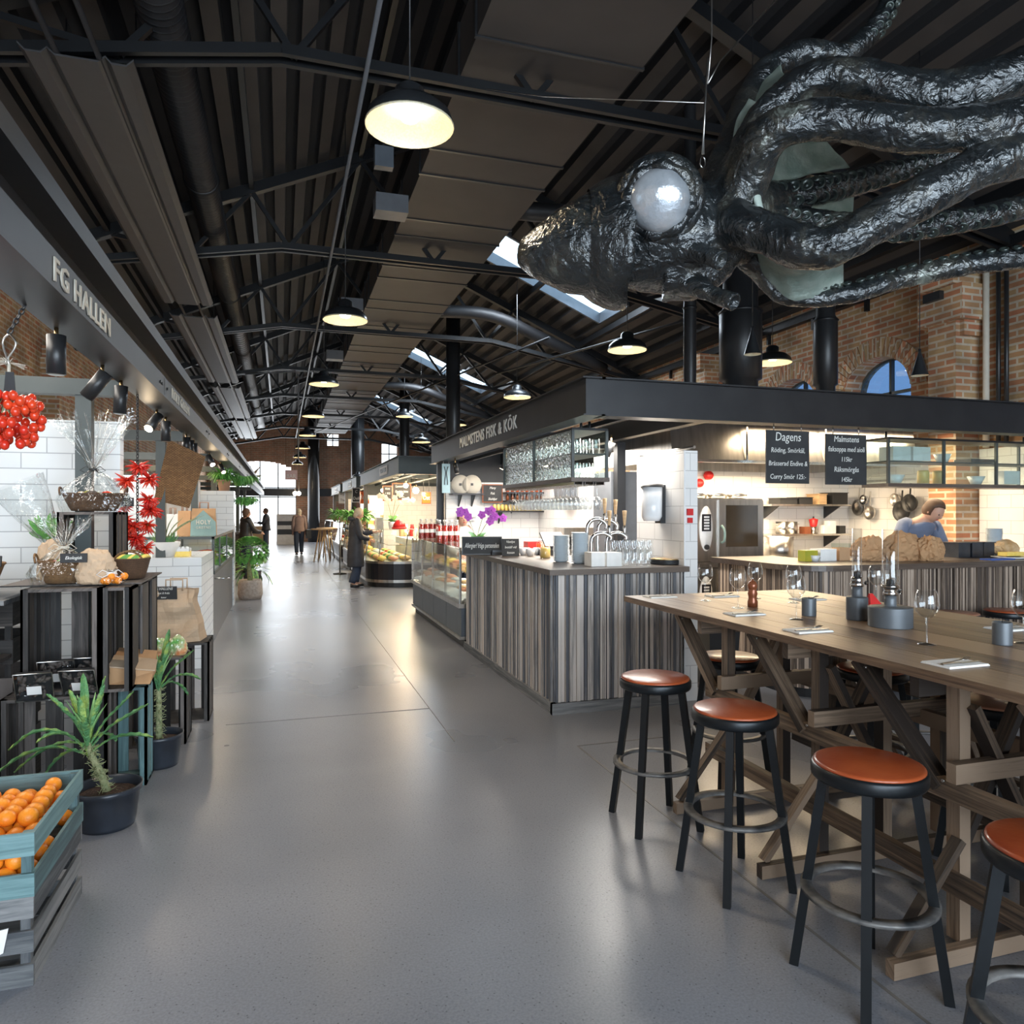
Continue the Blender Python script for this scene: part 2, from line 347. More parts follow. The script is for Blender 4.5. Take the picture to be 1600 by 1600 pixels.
        me.materials.append(mt[mat] if isinstance(mat, str) else mat)
        if label: o['label'] = label
        return o
KIDS = {}
def WM(o):
    m = Matrix.Translation(o.location)@o.rotation_euler.to_matrix().to_4x4()
    m = m@Matrix.Diagonal((*o.scale, 1))
    return (WM(o.parent)@m) if o.parent else m
def tag(o, label, cat, group=None, kind=None):
    if label: o['label'] = label
    if cat: o['category'] = cat
    if group: o['group'] = group
    if kind: o['kind'] = kind
    return o
def thing(name, label, cat, loc=(0, 0, 0), rz=0, group=None):
    o = bpy.data.objects.new(name, None); SC.collection.objects.link(o); o.location = loc; o.rotation_euler = (0, 0, rz)
    o.empty_display_size = .1
    return tag(o, label, cat, group)
def struct(o): o['kind'] = 'structure'; return o
def dup(src, loc=None, rz=None, label=None, group=None, parent=None, scale=None):
    c = src.copy(); SC.collection.objects.link(c)
    if parent is not None: c.parent = parent
    if loc is not None: c.location = loc
    if rz is not None: c.rotation_euler = (c.rotation_euler[0], c.rotation_euler[1], rz)
    if scale is not None: c.scale = (scale,)*3 if not isinstance(scale, tuple) else scale
    if label: c['label'] = label
    if group: c['group'] = group
    if parent is not None: KIDS.setdefault(parent.name, []).append(c)
    for ch in KIDS.get(src.name, []): dup(ch, parent=c)
    return c
def text_bm(txt, size, ext=.003, sx=1.0, bold=0.0, align='CENTER', shear=0, space=1):
    cu = bpy.data.curves.new('t', 'FONT'); cu.body = txt; cu.size = size; cu.extrude = ext; cu.offset = bold; cu.shear = shear
    cu.align_x = align; cu.align_y = 'CENTER'; cu.resolution_u = 2; cu.space_character = space
    ob = bpy.data.objects.new('t', cu); me = bpy.data.meshes.new_from_object(ob)
    bpy.data.objects.remove(ob); bpy.data.curves.remove(cu)
    g = G(); g.bm.from_mesh(me); g.bm.transform(Matrix.Diagonal((sx, 1, 1, 1))); bpy.data.meshes.remove(me)
    return g
def text(txt, size, pos, right, up, mat, parent, name='lettering', sx=1.0, bold=0.0, ext=.003, shear=0, space=1, fit=None):
    g = text_bm(txt, size, ext, sx, bold, shear=shear, space=space)
    if fit:
        xs = [v.co.x for v in g.bm.verts]; k = fit/(max(xs)-min(xs)); g.bm.transform(Matrix.Diagonal((k, 1, 1, 1)))
    r = Vector(right).normalized(); u = Vector(up).normalized(); n = r.cross(u)
    R = Matrix((r, u, n)).transposed().to_4x4(); g.bm.transform(Matrix.Translation(Vector(pos))@R)
    return g.build(name, mat, parent)
def arc(c, r, a0, a1, n, ax='z', rz=None):
    out = []
    for i in range(n+1):
        a = a0+(a1-a0)*i/n
        q = {'z': (cos(a)*r, sin(a)*r, 0), 'y': (cos(a)*r, 0, sin(a)*r), 'x': (0, cos(a)*r, sin(a)*r)}[ax]
        out.append(Vector(c)+Vector(q))
    return out
def spline(pts, n=6):
    P = [Vector(p) for p in pts]; P = [P[0]*2-P[1]]+P+[P[-1]*2-P[-2]]; out = []
    for i in range(1, len(P)-2):
        for k in range(n):
            t = k/n; a, b, c, d = P[i-1:i+3]
            out.append(.5*((2*b)+(c-a)*t+(2*a-5*b+4*c-d)*t*t+(3*b-a-3*c+d)*t**3))
    out.append(P[-2]); return out
def slerp(vals, n=6):
    out = []
    for i in range(len(vals)-1):
        for k in range(n): out.append(vals[i]+(vals[i+1]-vals[i])*k/n)
    out.append(vals[-1]); return out
# ================================================================== SETTING
XL, XR, YB, YF = -3.7, 8.0, -5.2, 41.0
XM, ZR, SL = 2.2, 7.4, .44
def roofz(x): return ZR-SL*abs(x-XM)
# floor: polished concrete
m, nt, b = newmat('polished_concrete'); N = nt.nodes.new; L = nt.links.new
tc = N('ShaderNodeTexCoord')
n1 = N('ShaderNodeTexNoise'); n1.inputs['Scale'].default_value = .7; n1.inputs['Detail'].default_value = 3; n1.inputs['Roughness'].default_value = .5
n2 = N('ShaderNodeTexNoise'); n2.inputs['Scale'].default_value = 110; n2.inputs['Detail'].default_value = 4
vo = N('ShaderNodeTexVoronoi'); vo.inputs['Scale'].default_value = 42; 
for x in (n1, n2, vo): L(tc.outputs['Object'], x.inputs['Vector'])
r1 = N('ShaderNodeValToRGB'); r1.color_ramp.elements[0].position = .12; r1.color_ramp.elements[1].position = .88
r1.color_ramp.elements[0].color = (.125, .136, .162, 1); r1.color_ramp.elements[1].color = (.300, .308, .335, 1)
r2 = N('ShaderNodeValToRGB'); r2.color_ramp.elements[0].position = .34; r2.color_ramp.elements[1].position = .62
r2.color_ramp.elements[0].color = (.84, .84, .85, 1); r2.color_ramp.elements[1].color = (1.08, 1.08, 1.08, 1)
r3 = N('ShaderNodeValToRGB'); r3.color_ramp.elements[0].position = .10; r3.color_ramp.elements[1].position = .16
r3.color_ramp.elements[0].color = (.5, .5, .5, 1); r3.color_ramp.elements[1].color = (1, 1, 1, 1)
L(n1.outputs[0], r1.inputs[0]); L(n2.outputs[0], r2.inputs[0]); L(vo.outputs['Distance'], r3.inputs[0])
mx = N('ShaderNodeMix'); mx.data_type = 'RGBA'; mx.blend_type = 'MULTIPLY'; mx.inputs[0].default_value = 1
my = N('ShaderNodeMix'); my.data_type = 'RGBA'; my.blend_type = 'MULTIPLY'; my.inputs[0].default_value = 1
L(r1.outputs[0], mx.inputs[6]); L(r2.outputs[0], mx.inputs[7]); L(mx.outputs[2], my.inputs[6]); L(r3.outputs[0], my.inputs[7]); L(my.outputs[2], b.inputs['Base Color'])
rr = N('ShaderNodeMapRange'); rr.inputs[1].default_value = .0; rr.inputs[2].default_value = 1; rr.inputs[3].default_value = .22; rr.inputs[4].default_value = .36
L(n1.outputs[0], rr.inputs[0]); L(rr.outputs[0], b.inputs['Roughness']); b.inputs['Specular IOR Level'].default_value = .5
mt['floor'] = m
mt['screed'] = M('screed_pale', (.20, .19, .18), .45, 0, c2=(.13, .125, .12), scale=9)
struct(G().box(XL-.3, XR+.4, YB-.3, YF+.4, -.2, 0).build('floor', 'floor'))
g = G()
for (x0, y0, x1, y1, w_) in ((1.93, 4.65, 1.93, -3, .012), (1.93, 4.65, 2.6, 4.65, .012), (1.15, 5.0, 1.15, 30, .006), (-.4, 5.9, 1.15, 5.9, .005)):
    if x0 == x1: g.box(x0-w_/2, x0+w_/2, min(y0, y1), max(y0, y1), 0, .0025)
    else: g.box(x0, x1, y0-w_/2, y0+w_/2, 0, .0025)
struct(g.build('trim_1', 'screed', label='pale joint strips let into the floor'))
# corrugated roof deck, ridge along the hall
def deck(xa, xb, holes=()):
    g = G(); p = .30; prof = []; x = xa; ph = 0
    while x < xb-1e-6:
        for dx, dz in ((0, 0), (.15, 0), (.165, .10), (.285, .10)): 
            if x+dx < xb: prof.append((x+dx, roofz(x+dx)+dz))
        x += p
    prof.append((xb, roofz(xb)))
    for i in range(len(prof)-1):
        (x0, z0), (x1, z1) = prof[i], prof[i+1]; mid = (x0+x1)/2
        ys = [YB]
        for (hx0, hx1, hy0, hy1) in holes:
            if hx0 < mid < hx1: ys += [hy0, hy1]
        ys.append(YF)
        for k in range(0, len(ys), 2):
            g.hull([(x0, ys[k], z0), (x1, ys[k], z1), (x1, ys[k+1], z1), (x0, ys[k+1], z0)], ((0, 1, 2, 3),)); g.bm.faces.ensure_lookup_table()
            if (z0+z1)/2 > roofz(mid)+.04: g.bm.faces[-1].material_index = 1
    return g
HOL = [(3.7, 6.35, 12.8, 14.1), (3.7, 6.35, 22.35, 23.65), (3.7, 6.35, 31.9, 33.2)]
mt['recess_black'] = M('rib_recess_black', (.008, .008, .010), .9)  # black given to the recessed faces between the deck ribs
for q_, l_ in ((deck(XL, XM), 'left'), (deck(XM, XR, [(3.7, 6.35, 12.8, 14.1), (3.7, 6.35, 22.35, 23.65), (3.7, 6.35, 31.9, 33.2)]), 'right')): o_ = struct(q_.build('ceiling', 'deck', label='ribbed dark metal roof deck, %s slope' % l_)); o_.data.materials.append(mt['recess_black'])
# rooflights: reveals, mullion and sky pane
skym = EMIT('rooflight_sky', (.58, .80, 1), 2.6)
for i, (a, bb, c, d) in enumerate(HOL):
    t = thing('window_%d' % (i+1), None, None, ((a+bb)/2, (c+d)/2, roofz((a+bb)/2))); struct(t)
    g = G()
    for (y0, y1) in ((c-.06, c), (d, d+.06)):
        g.hull([(a, y0, roofz(a)-.02), (bb, y0, roofz(bb)-.02), (bb, y1, roofz(bb)-.02), (a, y1, roofz(a)-.02), (a, y0, roofz(a)+.26), (bb, y0, roofz(bb)+.26), (bb, y1, roofz(bb)+.26), (a, y1, roofz(a)+.26)], G.BF)
    for x0 in (a-.06, bb): g.box(x0, x0+.06, c, d, roofz(x0)-.02, roofz(x0)+.26)
    g.build('window_frame', 'grey_panel', t)
    G().hull([(a, c, roofz(a)+.2), (bb, c, roofz(bb)+.2), (bb, d, roofz(bb)+.2), (a, d, roofz(a)+.2)], ((0, 1, 2, 3),)).build('window_pane', skym, t)
# right brick wall with arched windows
def arched_hole_wall(g, X, y0, y1, z0, ztop, wins, th):
    """wall in plane X facing -X; wins: (yc, half, sill, spring, rise)"""
    ys = sorted(set([y0, y1]+[w_[0]-w_[1] for w_ in wins]+[w_[0]+w_[1] for w_ in wins]))
    for a, c in zip(ys[:-1], ys[1:]):
        wn = [w_ for w_ in wins if abs((a+c)/2-w_[0]) < w_[1]]
        if not wn: g.box(X, X+th, a, c, z0, ztop)
        else:
            yc, h, s_, sp, rise = wn[0]; g.box(X, X+th, a, c, z0, s_); K = 12
            for k in range(K):
                t0, t1 = -1+2*k/K, -1+2*(k+1)/K
                za, zb = sp+rise*math.sqrt(max(0, 1-t0*t0)), sp+rise*math.sqrt(max(0, 1-t1*t1))
                ya, yb = yc+h*t0, yc+h*t1
                g.hull([(X, ya, za), (X+th, ya, za), (X+th, yb, zb), (X, yb, zb), (X, ya, ztop), (X+th, ya, ztop), (X+th, yb, ztop), (X, yb, ztop)], G.BF)
RW = [(8.35, .62, 2.7, 3.3, .48), (10.15, .62, 2.7, 3.3, .48), (5.0, .62, 2.7, 3.3, .48), (14.5, .62, 2.7, 3.3, .48)]
g = G(); arched_hole_wall(g, XR, YB, YF, 0, roofz(XR)+.05, RW, .4)
wr = struct(g.build('wall_right', 'brick'))
g = G()
for (yc, h, s_, sp, rise) in RW:     # brick rings standing 2 cm proud
    for r0, r1 in ((1.0, 1.36),):
        K = 26
        for k in range(K):
            a0, a1 = pi*k/K+.008, pi*(k+1)/K-.008
            pts = []
            for (rr_, a) in ((r0, a0), (r0, a1), (r1, a1), (r1, a0)):
                pts.append((yc+cos(a)*h*(rr_ if rr_ == 1 else 1+.42), sp+sin(a)*(rise if rr_ == 1 else rise+.27)))
            g.prism(pts, 0, XR-.02, XR+.05, Vector((0, 0, 1)))
struct(g.build('trim_2', 'brick', label='radiating brick arches over the wall windows'))
mt['dusk_pane'] = GLASS('window_dark_glass', (.28, .36, .46), 1, 1.5)
for i, (yc, h, s_, sp, rise) in enumerate(RW):
    t = struct(thing('window_%d' % (i+4), None, None, (XR+.3, yc, s_)))
    g = G(); fr = [(yc+cos(pi*k/12)*h, sp+sin(pi*k/12)*rise) for k in range(13)]
    g.tube([(XR+.3, y, z) for y, z in fr], .03, 6); g.box(XR+.27, XR+.33, yc-.02, yc+.02, s_, sp+rise)
    g.box(XR+.27, XR+.33, yc-h, yc+h, s_, s_+.05); g.box(XR+.27, XR+.33, yc-h, yc+h, sp-.03, sp+.01); g.build('window_frame', 'steel_green', t)
    G().prism(fr+[(yc-h, s_), (yc+h, s_)], 0, XR+.31, XR+.315).build('window_pane', 'dusk_pane', t)
g = G()
for (ya, yb) in ((6.73, 7.12), (12.2, 12.7), (2.6, 3.0)):
    g.box(XR-.36, XR, ya, yb, 0, 3.95); g.box(XR-.30, XR, ya-.06, yb+.06, 3.7, 4.1); g.box(XR-.40, XR, ya-.12, yb+.12, 3.88, 4.3); g.box(XR-.46, XR, ya-.05, yb+.05, 4.3, 4.6)
struct(g.build('trim_3', 'brick', label='corbelled brick piers against the right wall'))
# white tiling on the lower right wall
g = G(); g.box(XR-.03, XR, 7.12, 8.82, 0, 2.35); g.box(XR-.03, XR, 2.9, 6.7, 0, 2.35); struct(g.build('trim_4', 'tile', label='white tiled lining of the kitchen wall'))
# left wall, back wall, far gable
g = G(); arched_hole_wall(g, XL-.4, YB, YF, 0, roofz(XL)+.05, [(7.6, .5, 1.9, 3.2, .4), (12.0, .5, 1.9, 3.2, .4), (3.0, .5, 1.9, 3.2, .4), (17, .5, 1.9, 3.2, .4)], .4); struct(g.build('wall_left', 'brick'))
g = G()
for yc in (5.2, 8.9, 10.3, 13.9): g.box(XL, XL+.25, yc-.3, yc+.3, 0, 4.3); g.box(XL, XL+.32, yc-.38, yc+.38, 3.9, 4.1)
struct(g.build('trim_5', 'brick', label='brick piers against the left wall'))
for i, yc in enumerate((3.0, 7.6, 12.0, 17.)):
    t = struct(thing('window_%d' % (i+8), None, None, (XL-.2, yc, 1.9)))
    fr = [(yc+cos(pi*k/12)*.5, 3.2+sin(pi*k/12)*.4) for k in range(13)]
    g = G().tube([(XL-.25, y, z) for y, z in fr], .03, 6); g.box(XL-.28, XL-.22, yc-.02, yc+.02, 1.9, 3.6)
    for zz in (2.3, 2.75, 3.2): g.box(XL-.28, XL-.22, yc-.5, yc+.5, zz-.015, zz+.015)
    g.build('window_frame', 'white', t)
    G().prism(fr+[(yc-.5, 1.9), (yc+.5, 1.9)], 0, XL-.26, XL-.255).build('window_pane', 'glass', t)
# far gable wall: arch opening + small windows
def wallY(g, Y, th, x0, x1, topf, holes):
    xs = sorted(set([x0, x1, XM]+[h[0] for h in holes]+[h[1] for h in holes]))
    for a, c in zip(xs[:-1], xs[1:]):
        hs = sorted([h for h in holes if h[0] <= a+1e-6 and h[1] >= c-1e-6], key=lambda h: h[2]); z = 0
        for h in hs:
            if h[2] > z: g.box(a, c, Y, Y+th, z, h[2])
            z = h[3]
        g.hull([(a, Y, z), (c, Y, z), (c, Y+th, z), (a, Y+th, z), (a, Y, topf(a)), (c, Y, topf(c)), (c, Y+th, topf(c)), (a, Y+th, topf(a))], G.BF)
FWh = [(-3.0, .75, 0, 3.0), (4.0, 4.6, 4.9, 6.0)]
g = G(); A0, A1 = -2.95, .75; holes = []
K = 14
for k in range(K):
    t0, t1 = -1+2*k/K, -1+2*(k+1)/K; tm = max(abs(t0), abs(t1)); tm = (t0+t1)/2
    holes.append((A0+(A1-A0)*k/K, A0+(A1-A0)*(k+1)/K, 0.0, 3.55+.75*math.sqrt(max(0, 1-tm*tm))))
holes += [(2.35, 3.0, 5.2, 5.85), (7.05, 7.6, 3.9, 4.7), (5.3, 6.2, 4.3, 5.4)]
wallY(g, YF, .4, XL, XR+.4, lambda x: roofz(x)+.1, holes); struct(g.build('wall_far', 'brick_far'))
skyf = EMIT('far_daylight', (.86, .93, 1), 1.9)
for i, (a, c, z0, z1) in enumerate([(A0, A1, 0, 4.4), (2.35, 3.0, 5.2, 5.85), (7.05, 7.6, 3.9, 4.7), (5.3, 6.2, 4.3, 5.4)]):
    t = struct(thing('window_%d' % (i+12), None, None, ((a+c)/2, YF+.3, z0)))
    G().box(a, c, YF+.36, YF+.37, z0, z1).build('window_pane', skyf, t)
    g = G()
    n = 4 if i == 0 else 2
    for k in range(n+1): x = a+(c-a)*k/n; g.box(x-.03, x+.03, YF+.28, YF+.34, z0, z1)
    for zz in ((2.4, 2.9) if i == 0 else ((z0+z1)/2,)): g.box(a, c, YF+.28, YF+.34, zz-.03, zz+.03)
    if i == 0: g.box(a-.1, c+2.6, YF-.1, YF+.1, 2.45, 2.85)
    g.build('window_frame', 'steel_dark', t)
# back wall with the glazed entrance
g = G(); wallY(g, YB-.4, .4, XL, XR+.4, lambda x: roofz(x)+.1, [(-2.4, 5.6, .4, 4.0)]); struct(g.build('wall_back', 'brick_far'))
t = struct(thing('window_16', None, None, (1.6, YB-.2, .4))); g = G()
for k in range(6): x = -2.4+8*k/5; g.box(x-.03, x+.03, YB-.25, YB-.18, .4, 4)
for zz in (.43, 2.4, 3.97): g.box(-2.4, 5.6, YB-.25, YB-.18, zz-.03, zz+.03)
g.build('window_frame', 'steel_dark', t); G().box(-2.4, 5.6, YB-.22, YB-.21, .4, 4).build('window_pane', 'glass', t)
# roof plate / rail along the head of the right wall
g = G(); g.box(XR-.12, XR, YB, YF, 4.62, 4.74); g.box(XR-.6, XR-.5, YB, YF, 4.95, 5.1)
for k in range(30):
    y = 4+k*1.1; g.box(XR-.1, XR-.04, y, y+.05, 4.45, 4.62)
struct(g.build('trim_6', 'truss', label='dark steel cable rail at the head of the right wall'))
# ================================================================== TRUSSES
def truss(Y, label):
    t = thing('roof_truss', label, 'roof truss', (XM, Y, 5.2), 0, None)
    g = G(); zc = 5.37
    for dy in (-.075, .075):
        for (p, q) in (((XL, Y+dy, 4.70), (.0, Y+dy, zc)), ((0, Y+dy, zc), (4.4, Y+dy, zc-.02)), ((4.4, Y+dy, zc-.02), (XR, Y+dy, 4.66))): g.beam(p, q, .05, .085, plank=False)
    g.build('bottom_chord', 'truss', t)
    g = G()
    for (p, q) in (((XL, Y, roofz(XL)-.12), (XM, Y, ZR-.12)), ((XM, Y, ZR-.12), (XR, Y, roofz(XR)-.12))): g.beam(p, q, .12, .14, plank=False)
    g.build('top_chord', 'truss', t)
    def low(x): return zc-.0 if 0 <= x <= 4.4 else (zc-.67*(-x/3.7) if x < 0 else zc-.71*(x-4.4)/3.6)
    top = lambda x: roofz(x)-.15
    nodes = [(-3.0, 'b'), (-2.2, 't'), (-1.2, 'b'), (-.4, 't'), (.1, 'b'), (1.1, 't'), (2.2, 'b'), (3.3, 't'), (4.3, 'b'), (4.9, 't'), (5.7, 'b'), (6.5, 't'), (7.3, 'b')]
    for (xa, ka), (xb, kb) in zip(nodes[:-1], nodes[1:]):
        za = low(xa) if ka == 'b' else top(xa); zb = low(xb) if kb == 'b' else top(xb)
        G().beam((xa, Y, za), (xb, Y, zb), .055, .055, plank=False).build('brace', 'truss', t)
ordn = ['nearest', 'second', 'third', 'fourth', 'fifth', 'sixth', 'seventh', 'farthest']
for i in range(8): truss(6.34+4.6*i, 'black steel roof truss spanning the hall, %s of the row' % (ordn[i] if i in (0, 7) else ordn[i]+' from the camera'))
g = G()
for (xx) in (-2.2, -.4, 1.1, 3.3, 4.9, 6.5): g.beam((xx, YB+.01, roofz(xx)-.09), (xx, YF-.01, roofz(xx)-.09), .06, .12, plank=False)
tag(g.build('purlins', 'truss'), 'thin black steel purlins running under the ribbed roof', 'purlin', kind='stuff')
# ================================================================== CEILING SERVICES
t = thing('ventilation_duct', 'wide grey-brown rectangular ventilation duct under the ridge', 'duct', (2.3, 15, 5.5))
G().box(1.55, 3.07, YB+.3, 38, 5.56, 6.05).build('duct_body', 'duct', t)
g = G(); y = 0.6; k = 0
while y < 38:
    G().box(1.53, 3.09, y, y+.035, 5.545, 6.06).build('flange', 'black', t); k += 1; y += (1.35 if k % 2 else .62)*(1 if y < 20 else 1.2)
t = thing('spiral_duct', 'round black spiral duct hanging along the left roof slope', 'duct', (-.91, 15, 5.4))
G().tube([(-.91, YB+.3, 5.56), (-.91, 36, 5.56)], .18, 24).build('duct_body', 'spiral', t)
g = G(); y = 1.0
while y < 30:
    rr_ = .184 if int(y*10) % 47 else .2
    g.lathe((-.91, y, 5.56), [(.181, -.008), (rr_+.004, 0), (.181, .008)], 20, axis=(0, 1, 0)); y += .085 if y < 16 else .2
g.build('seam', 'black', t)
ps = [(6.1, 12.8), (13.6, 20.3), (21.1, 27.8), (28.6, 35.3)]
for i, (a, c) in enumerate(ps):
    t = thing('radiant_panel', 'long grey ribbed heating panel under the left roof slope, %s one' % ordn[i], 'heating panel', (-1.44, (a+c)/2, 4.9), 0, None)
    x0, x1 = -1.82, -1.06; g = G(); pr = [(x0, .05), (x0+.05, 0), (x0+.15, 0), (x0+.19, .045), (x0+.24, .0), (x0+.52, .0), (x0+.57, .045), (x0+.61, 0), (x0+.71, 0), (x1, .05)]
    for (p, q) in zip(pr[:-1], pr[1:]):
        n_ = 1
        g.hull([(p[0], a, 4.93+p[1]), (q[0], a, 4.93+q[1]), (q[0], c, 4.93+q[1]), (p[0], c, 4.93+p[1]), (p[0], a, 4.945+p[1]), (q[0], a, 4.945+q[1]), (q[0], c, 4.945+q[1]), (p[0], c, 4.945+p[1])], G.BF)
    g.build('sheet', 'panel', t)
    g = G()
    for x in (-1.7, -1.18):
        for y in (a+.8, c-.8): G().cyl((x, y, 4.98), (x, y, roofz(x)), .006, n=5).build('hanger', 'truss', t)
g = G()
for x in (-1.57, -1.29): g.tube([(x, YB+.4, 4.965), (x, 36, 4.965)], .022, 8)
tag(g.build('heating_pipes', 'spiral'), 'pair of thin heating pipes running through the grey ceiling panels', 'pipe')
g = G().tube([(.68, YB+.4, 5.30), (.68, 38, 5.30)], .02, 8); tag(g.build('lamp_rail', 'grey_mid'), 'thin straight conduit rail running down the hall beside the lamps', 'conduit')
g = G().tube([(-.9, 20.14, 5.16), (.35, 20.14, 5.3), (.42, 20.14, 5.2), (.42, 20.14, 3.0)], .02, 8); tag(g.build('drop_pipe', 'grey_mid'), 'thin white drop pipe bending down in the middle of the hall', 'pipe')
g = G()
for (x0, y0, x1, y1) in ((4.6, 15.8, 8, 9.2), (1.2, 30, 5.2, 14)): g.cyl((x0, y0, 4.7), (x1, y1, 5.15), .025, n=8)
tag(g.build('tie_rod', 'truss'), 'diagonal thin steel tie rods crossing the right bays', 'tie rod')
for i, (x, y, z) in enumerate(((1.35, 9.2, 5.3), (1.3, 14, 5.35), (1.3, 18.6, 5.35))):
    g = G().box(x-.25, x+.15, y-.15, y+.15, z, z+.22); tag(g.build('vent_box', 'grey_mid'), 'small grey control box on the left side of the wide duct, %s one' % ordn[i], 'control box')
for i, (x, y) in enumerate(((.95, 7.2), (.98, 13.5))):
    t = thing('projector_spot', 'small blue-grey wall-washer light high beside the duct, %s' % ('near one' if i == 0 else 'far one'), 'spotlight', (x, y, 5.0))
    G().box(x-.09, x+.09, y-.05, y+.05, 4.95, 5.15).build('housing', 'grey_panel', t); G().box(x-.01, x+.01, y-.01, y+.01, 5.15, 5.45).build('bracket', 'truss', t)
# branch ducts on right slope
for i, y in enumerate((9.6, 14.9, 24.3)):
    pts = spline([(3.07, y, 5.75), (4.2, y, 5.75), (5.4, y+.3, 5.45), (7.1, y+.6, 4.9)], 5)
    tag(G().tube(pts, .13, 14).build('branch_duct', 'spiral'), 'round dark branch duct crossing the right roof slope, %s one' % ordn[i], 'duct')
# ---------------- pendant lamps
def pendant(loc, label, top, power, dia=.55):
    t = thing('pendant_lamp', label, 'pendant lamp', loc, 0, 'industrial enamel pendant lamps'); r = dia/2; x, y, z = loc
    G().lathe((0, 0, 0), [(r, 0), (r*1.0, .02), (r*.93, .075), (r*.72, .125), (r*.45, .15), (r*.34, .16), (r*.33, .23), (r*.22, .255), (.02, .26)], 32).build('lamp_shade', 'lampshade', t, local=True)
    G().lathe((0, 0, 0), [(r*.985, .004), (r*.9, .062), (r*.66, .105), (r*.3, .125), (.001, .13)], 32).build('reflector', 'lampin', t, local=True)
    G().lathe((0, 0, 0), [(r*1.005, -.006), (r*1.02, 0), (r*1.005, .012), (r*.985, 0), (r*1.005, -.006)], 32).build('rim', 'lampin', t, local=True)
    G().lathe((0, 0, .045), [(.001, -.012), (.05, -.008), (.075, .02), (.06, .06), (.001, .075)], 16).build('bulb', 'bulb', t, local=True)
    G().cyl((0, 0, .25), (0, 0, roofz(x)+.005-z), .006, n=6).build('cord', 'black', t, local=True)
    l = bpy.data.lights.new('lamp_light', 'SPOT'); l.energy = power; l.color = (1, .82, .58); l.spot_size = radians(125); l.spot_blend = .6; l.shadow_soft_size = .07
    lo = bpy.data.objects.new('lamp_light', l); SC.collection.objects.link(lo); lo.parent = t; KIDS.setdefault(t.name, []).append(lo); lo.location = (0, 0, .02)
    return t
for i in range(8):
    nm = ordn[i]+' in the left row of lamps' if i < 7 else ['last in the left row of lamps'][i-7]
    pendant((.77, 4.6+4.9*i, 4.03), 'black dome pendant lamp over the aisle, %s' % nm, None, 75 if i < 5 else 35)
for (px, py, d, lb) in ((980, 546, 10.5, 'over the fish stall, left of the squid head'), (808, 620, 15, 'above the stall sign at mid hall'), (713, 663, 20, 'right row, beyond the stall sign'), (658, 690, 22.5, 'right row, farthest over the stalls'), (1207, 566, 11, 'near the brick wall behind the squid'), (632, 650, 24, 'blue-tinted, above the second stall'), (560, 745, 33, 'small and low above the far stalls')):
    p = PD(px, py, d); pendant(p, 'black dome pendant lamp hanging %s' % lb, None, 40)
for (px, py, d, lb) in ((1176, 553, 6.6, 'left one, in front of the big flue'), (1437, 586, 6.9, 'right one, in front of the brick pier')):
    p = PD(px, py, d); t = thing('cone_pendant', 'small black cone pendant lamp, '+lb, 'pendant lamp', p)
    G().lathe((0, 0, 0), [(.078, 0), (.012, .22), (.012, .25), (.001, .25)], 24).build('lamp_shade', 'lampshade', t, local=True)
    G().lathe((0, 0, 0), [(.076, .002), (.03, .06), (.001, .07)], 24).build('reflector', 'lampin', t, local=True); G().cyl((0, 0, .25), (0, 0, roofz(p.x)+.12-p.z), .004, n=6).build('cord', 'black', t, local=True)
# exhaust flues
for (x, y, r0, r1, zs, lb) in ((5.27, 7.6, .205, .25, 0, 'wide black cylindrical flue rising from the kitchen hood'), (4.58, 7.6, .072, .075, 0, 'slim black flue left of the wide one'), (6.51, 7.6, .115, .145, 0, 'medium black flue right of the wide one')):
    t = thing('exhaust_flue', lb, 'flue', (x, y, 2.722)); G().lathe((x, y, 2.722), [(r0, 0), (r0, .45), (r1, .47), (r1, 1.28), (r0, 1.33), (r0, roofz(x)-2.722)], 28).build('pipe', 'black', t)
    G().lathe((x, y, 3.98), [(r1+.002, 0), (r1+.012, .015), (r1+.002, .03)], 28).build('collar', 'truss', t)
for i, (px, d) in enumerate(((708, 18.5), (632, 27), (559, 34), (490, 39))):
    p = PD(px, 700, d); lb = ['nearest of the far ones', 'second of the far ones', 'third of the far ones', 'against the far brick wall'][i]
    tag(G().cyl((p.x, p.y, .0), (p.x, p.y, roofz(p.x)), .18 if i < 2 else .3, n=16).build('exhaust_flue', 'black'), 'tall black round flue above the far stalls, '+lb, 'flue')

t = thing('wall_pipes', 'white and black vertical pipes on the right wall beside the brick pier', 'pipes', (XR-.06, 6.5, 0)); G().cyl((XR-.07, 6.58, 2.36), (XR-.07, 6.58, 4.6), .035).build('white_pipe', 'lettering_cream', t)
for y in (6.44, 6.34): G().cyl((XR-.05, y, 2.36), (XR-.05, y, 4.6), .025).build('black_pipe', 'black', t)
p = PX(1475, 455, XR-.5); tag(G().box(XR-.47, XR-.36, 6.86, 7.1, p.z-.05, p.z+.05).build('speaker_box', 'black'), 'small black box speaker on the brick pier', 'speaker')
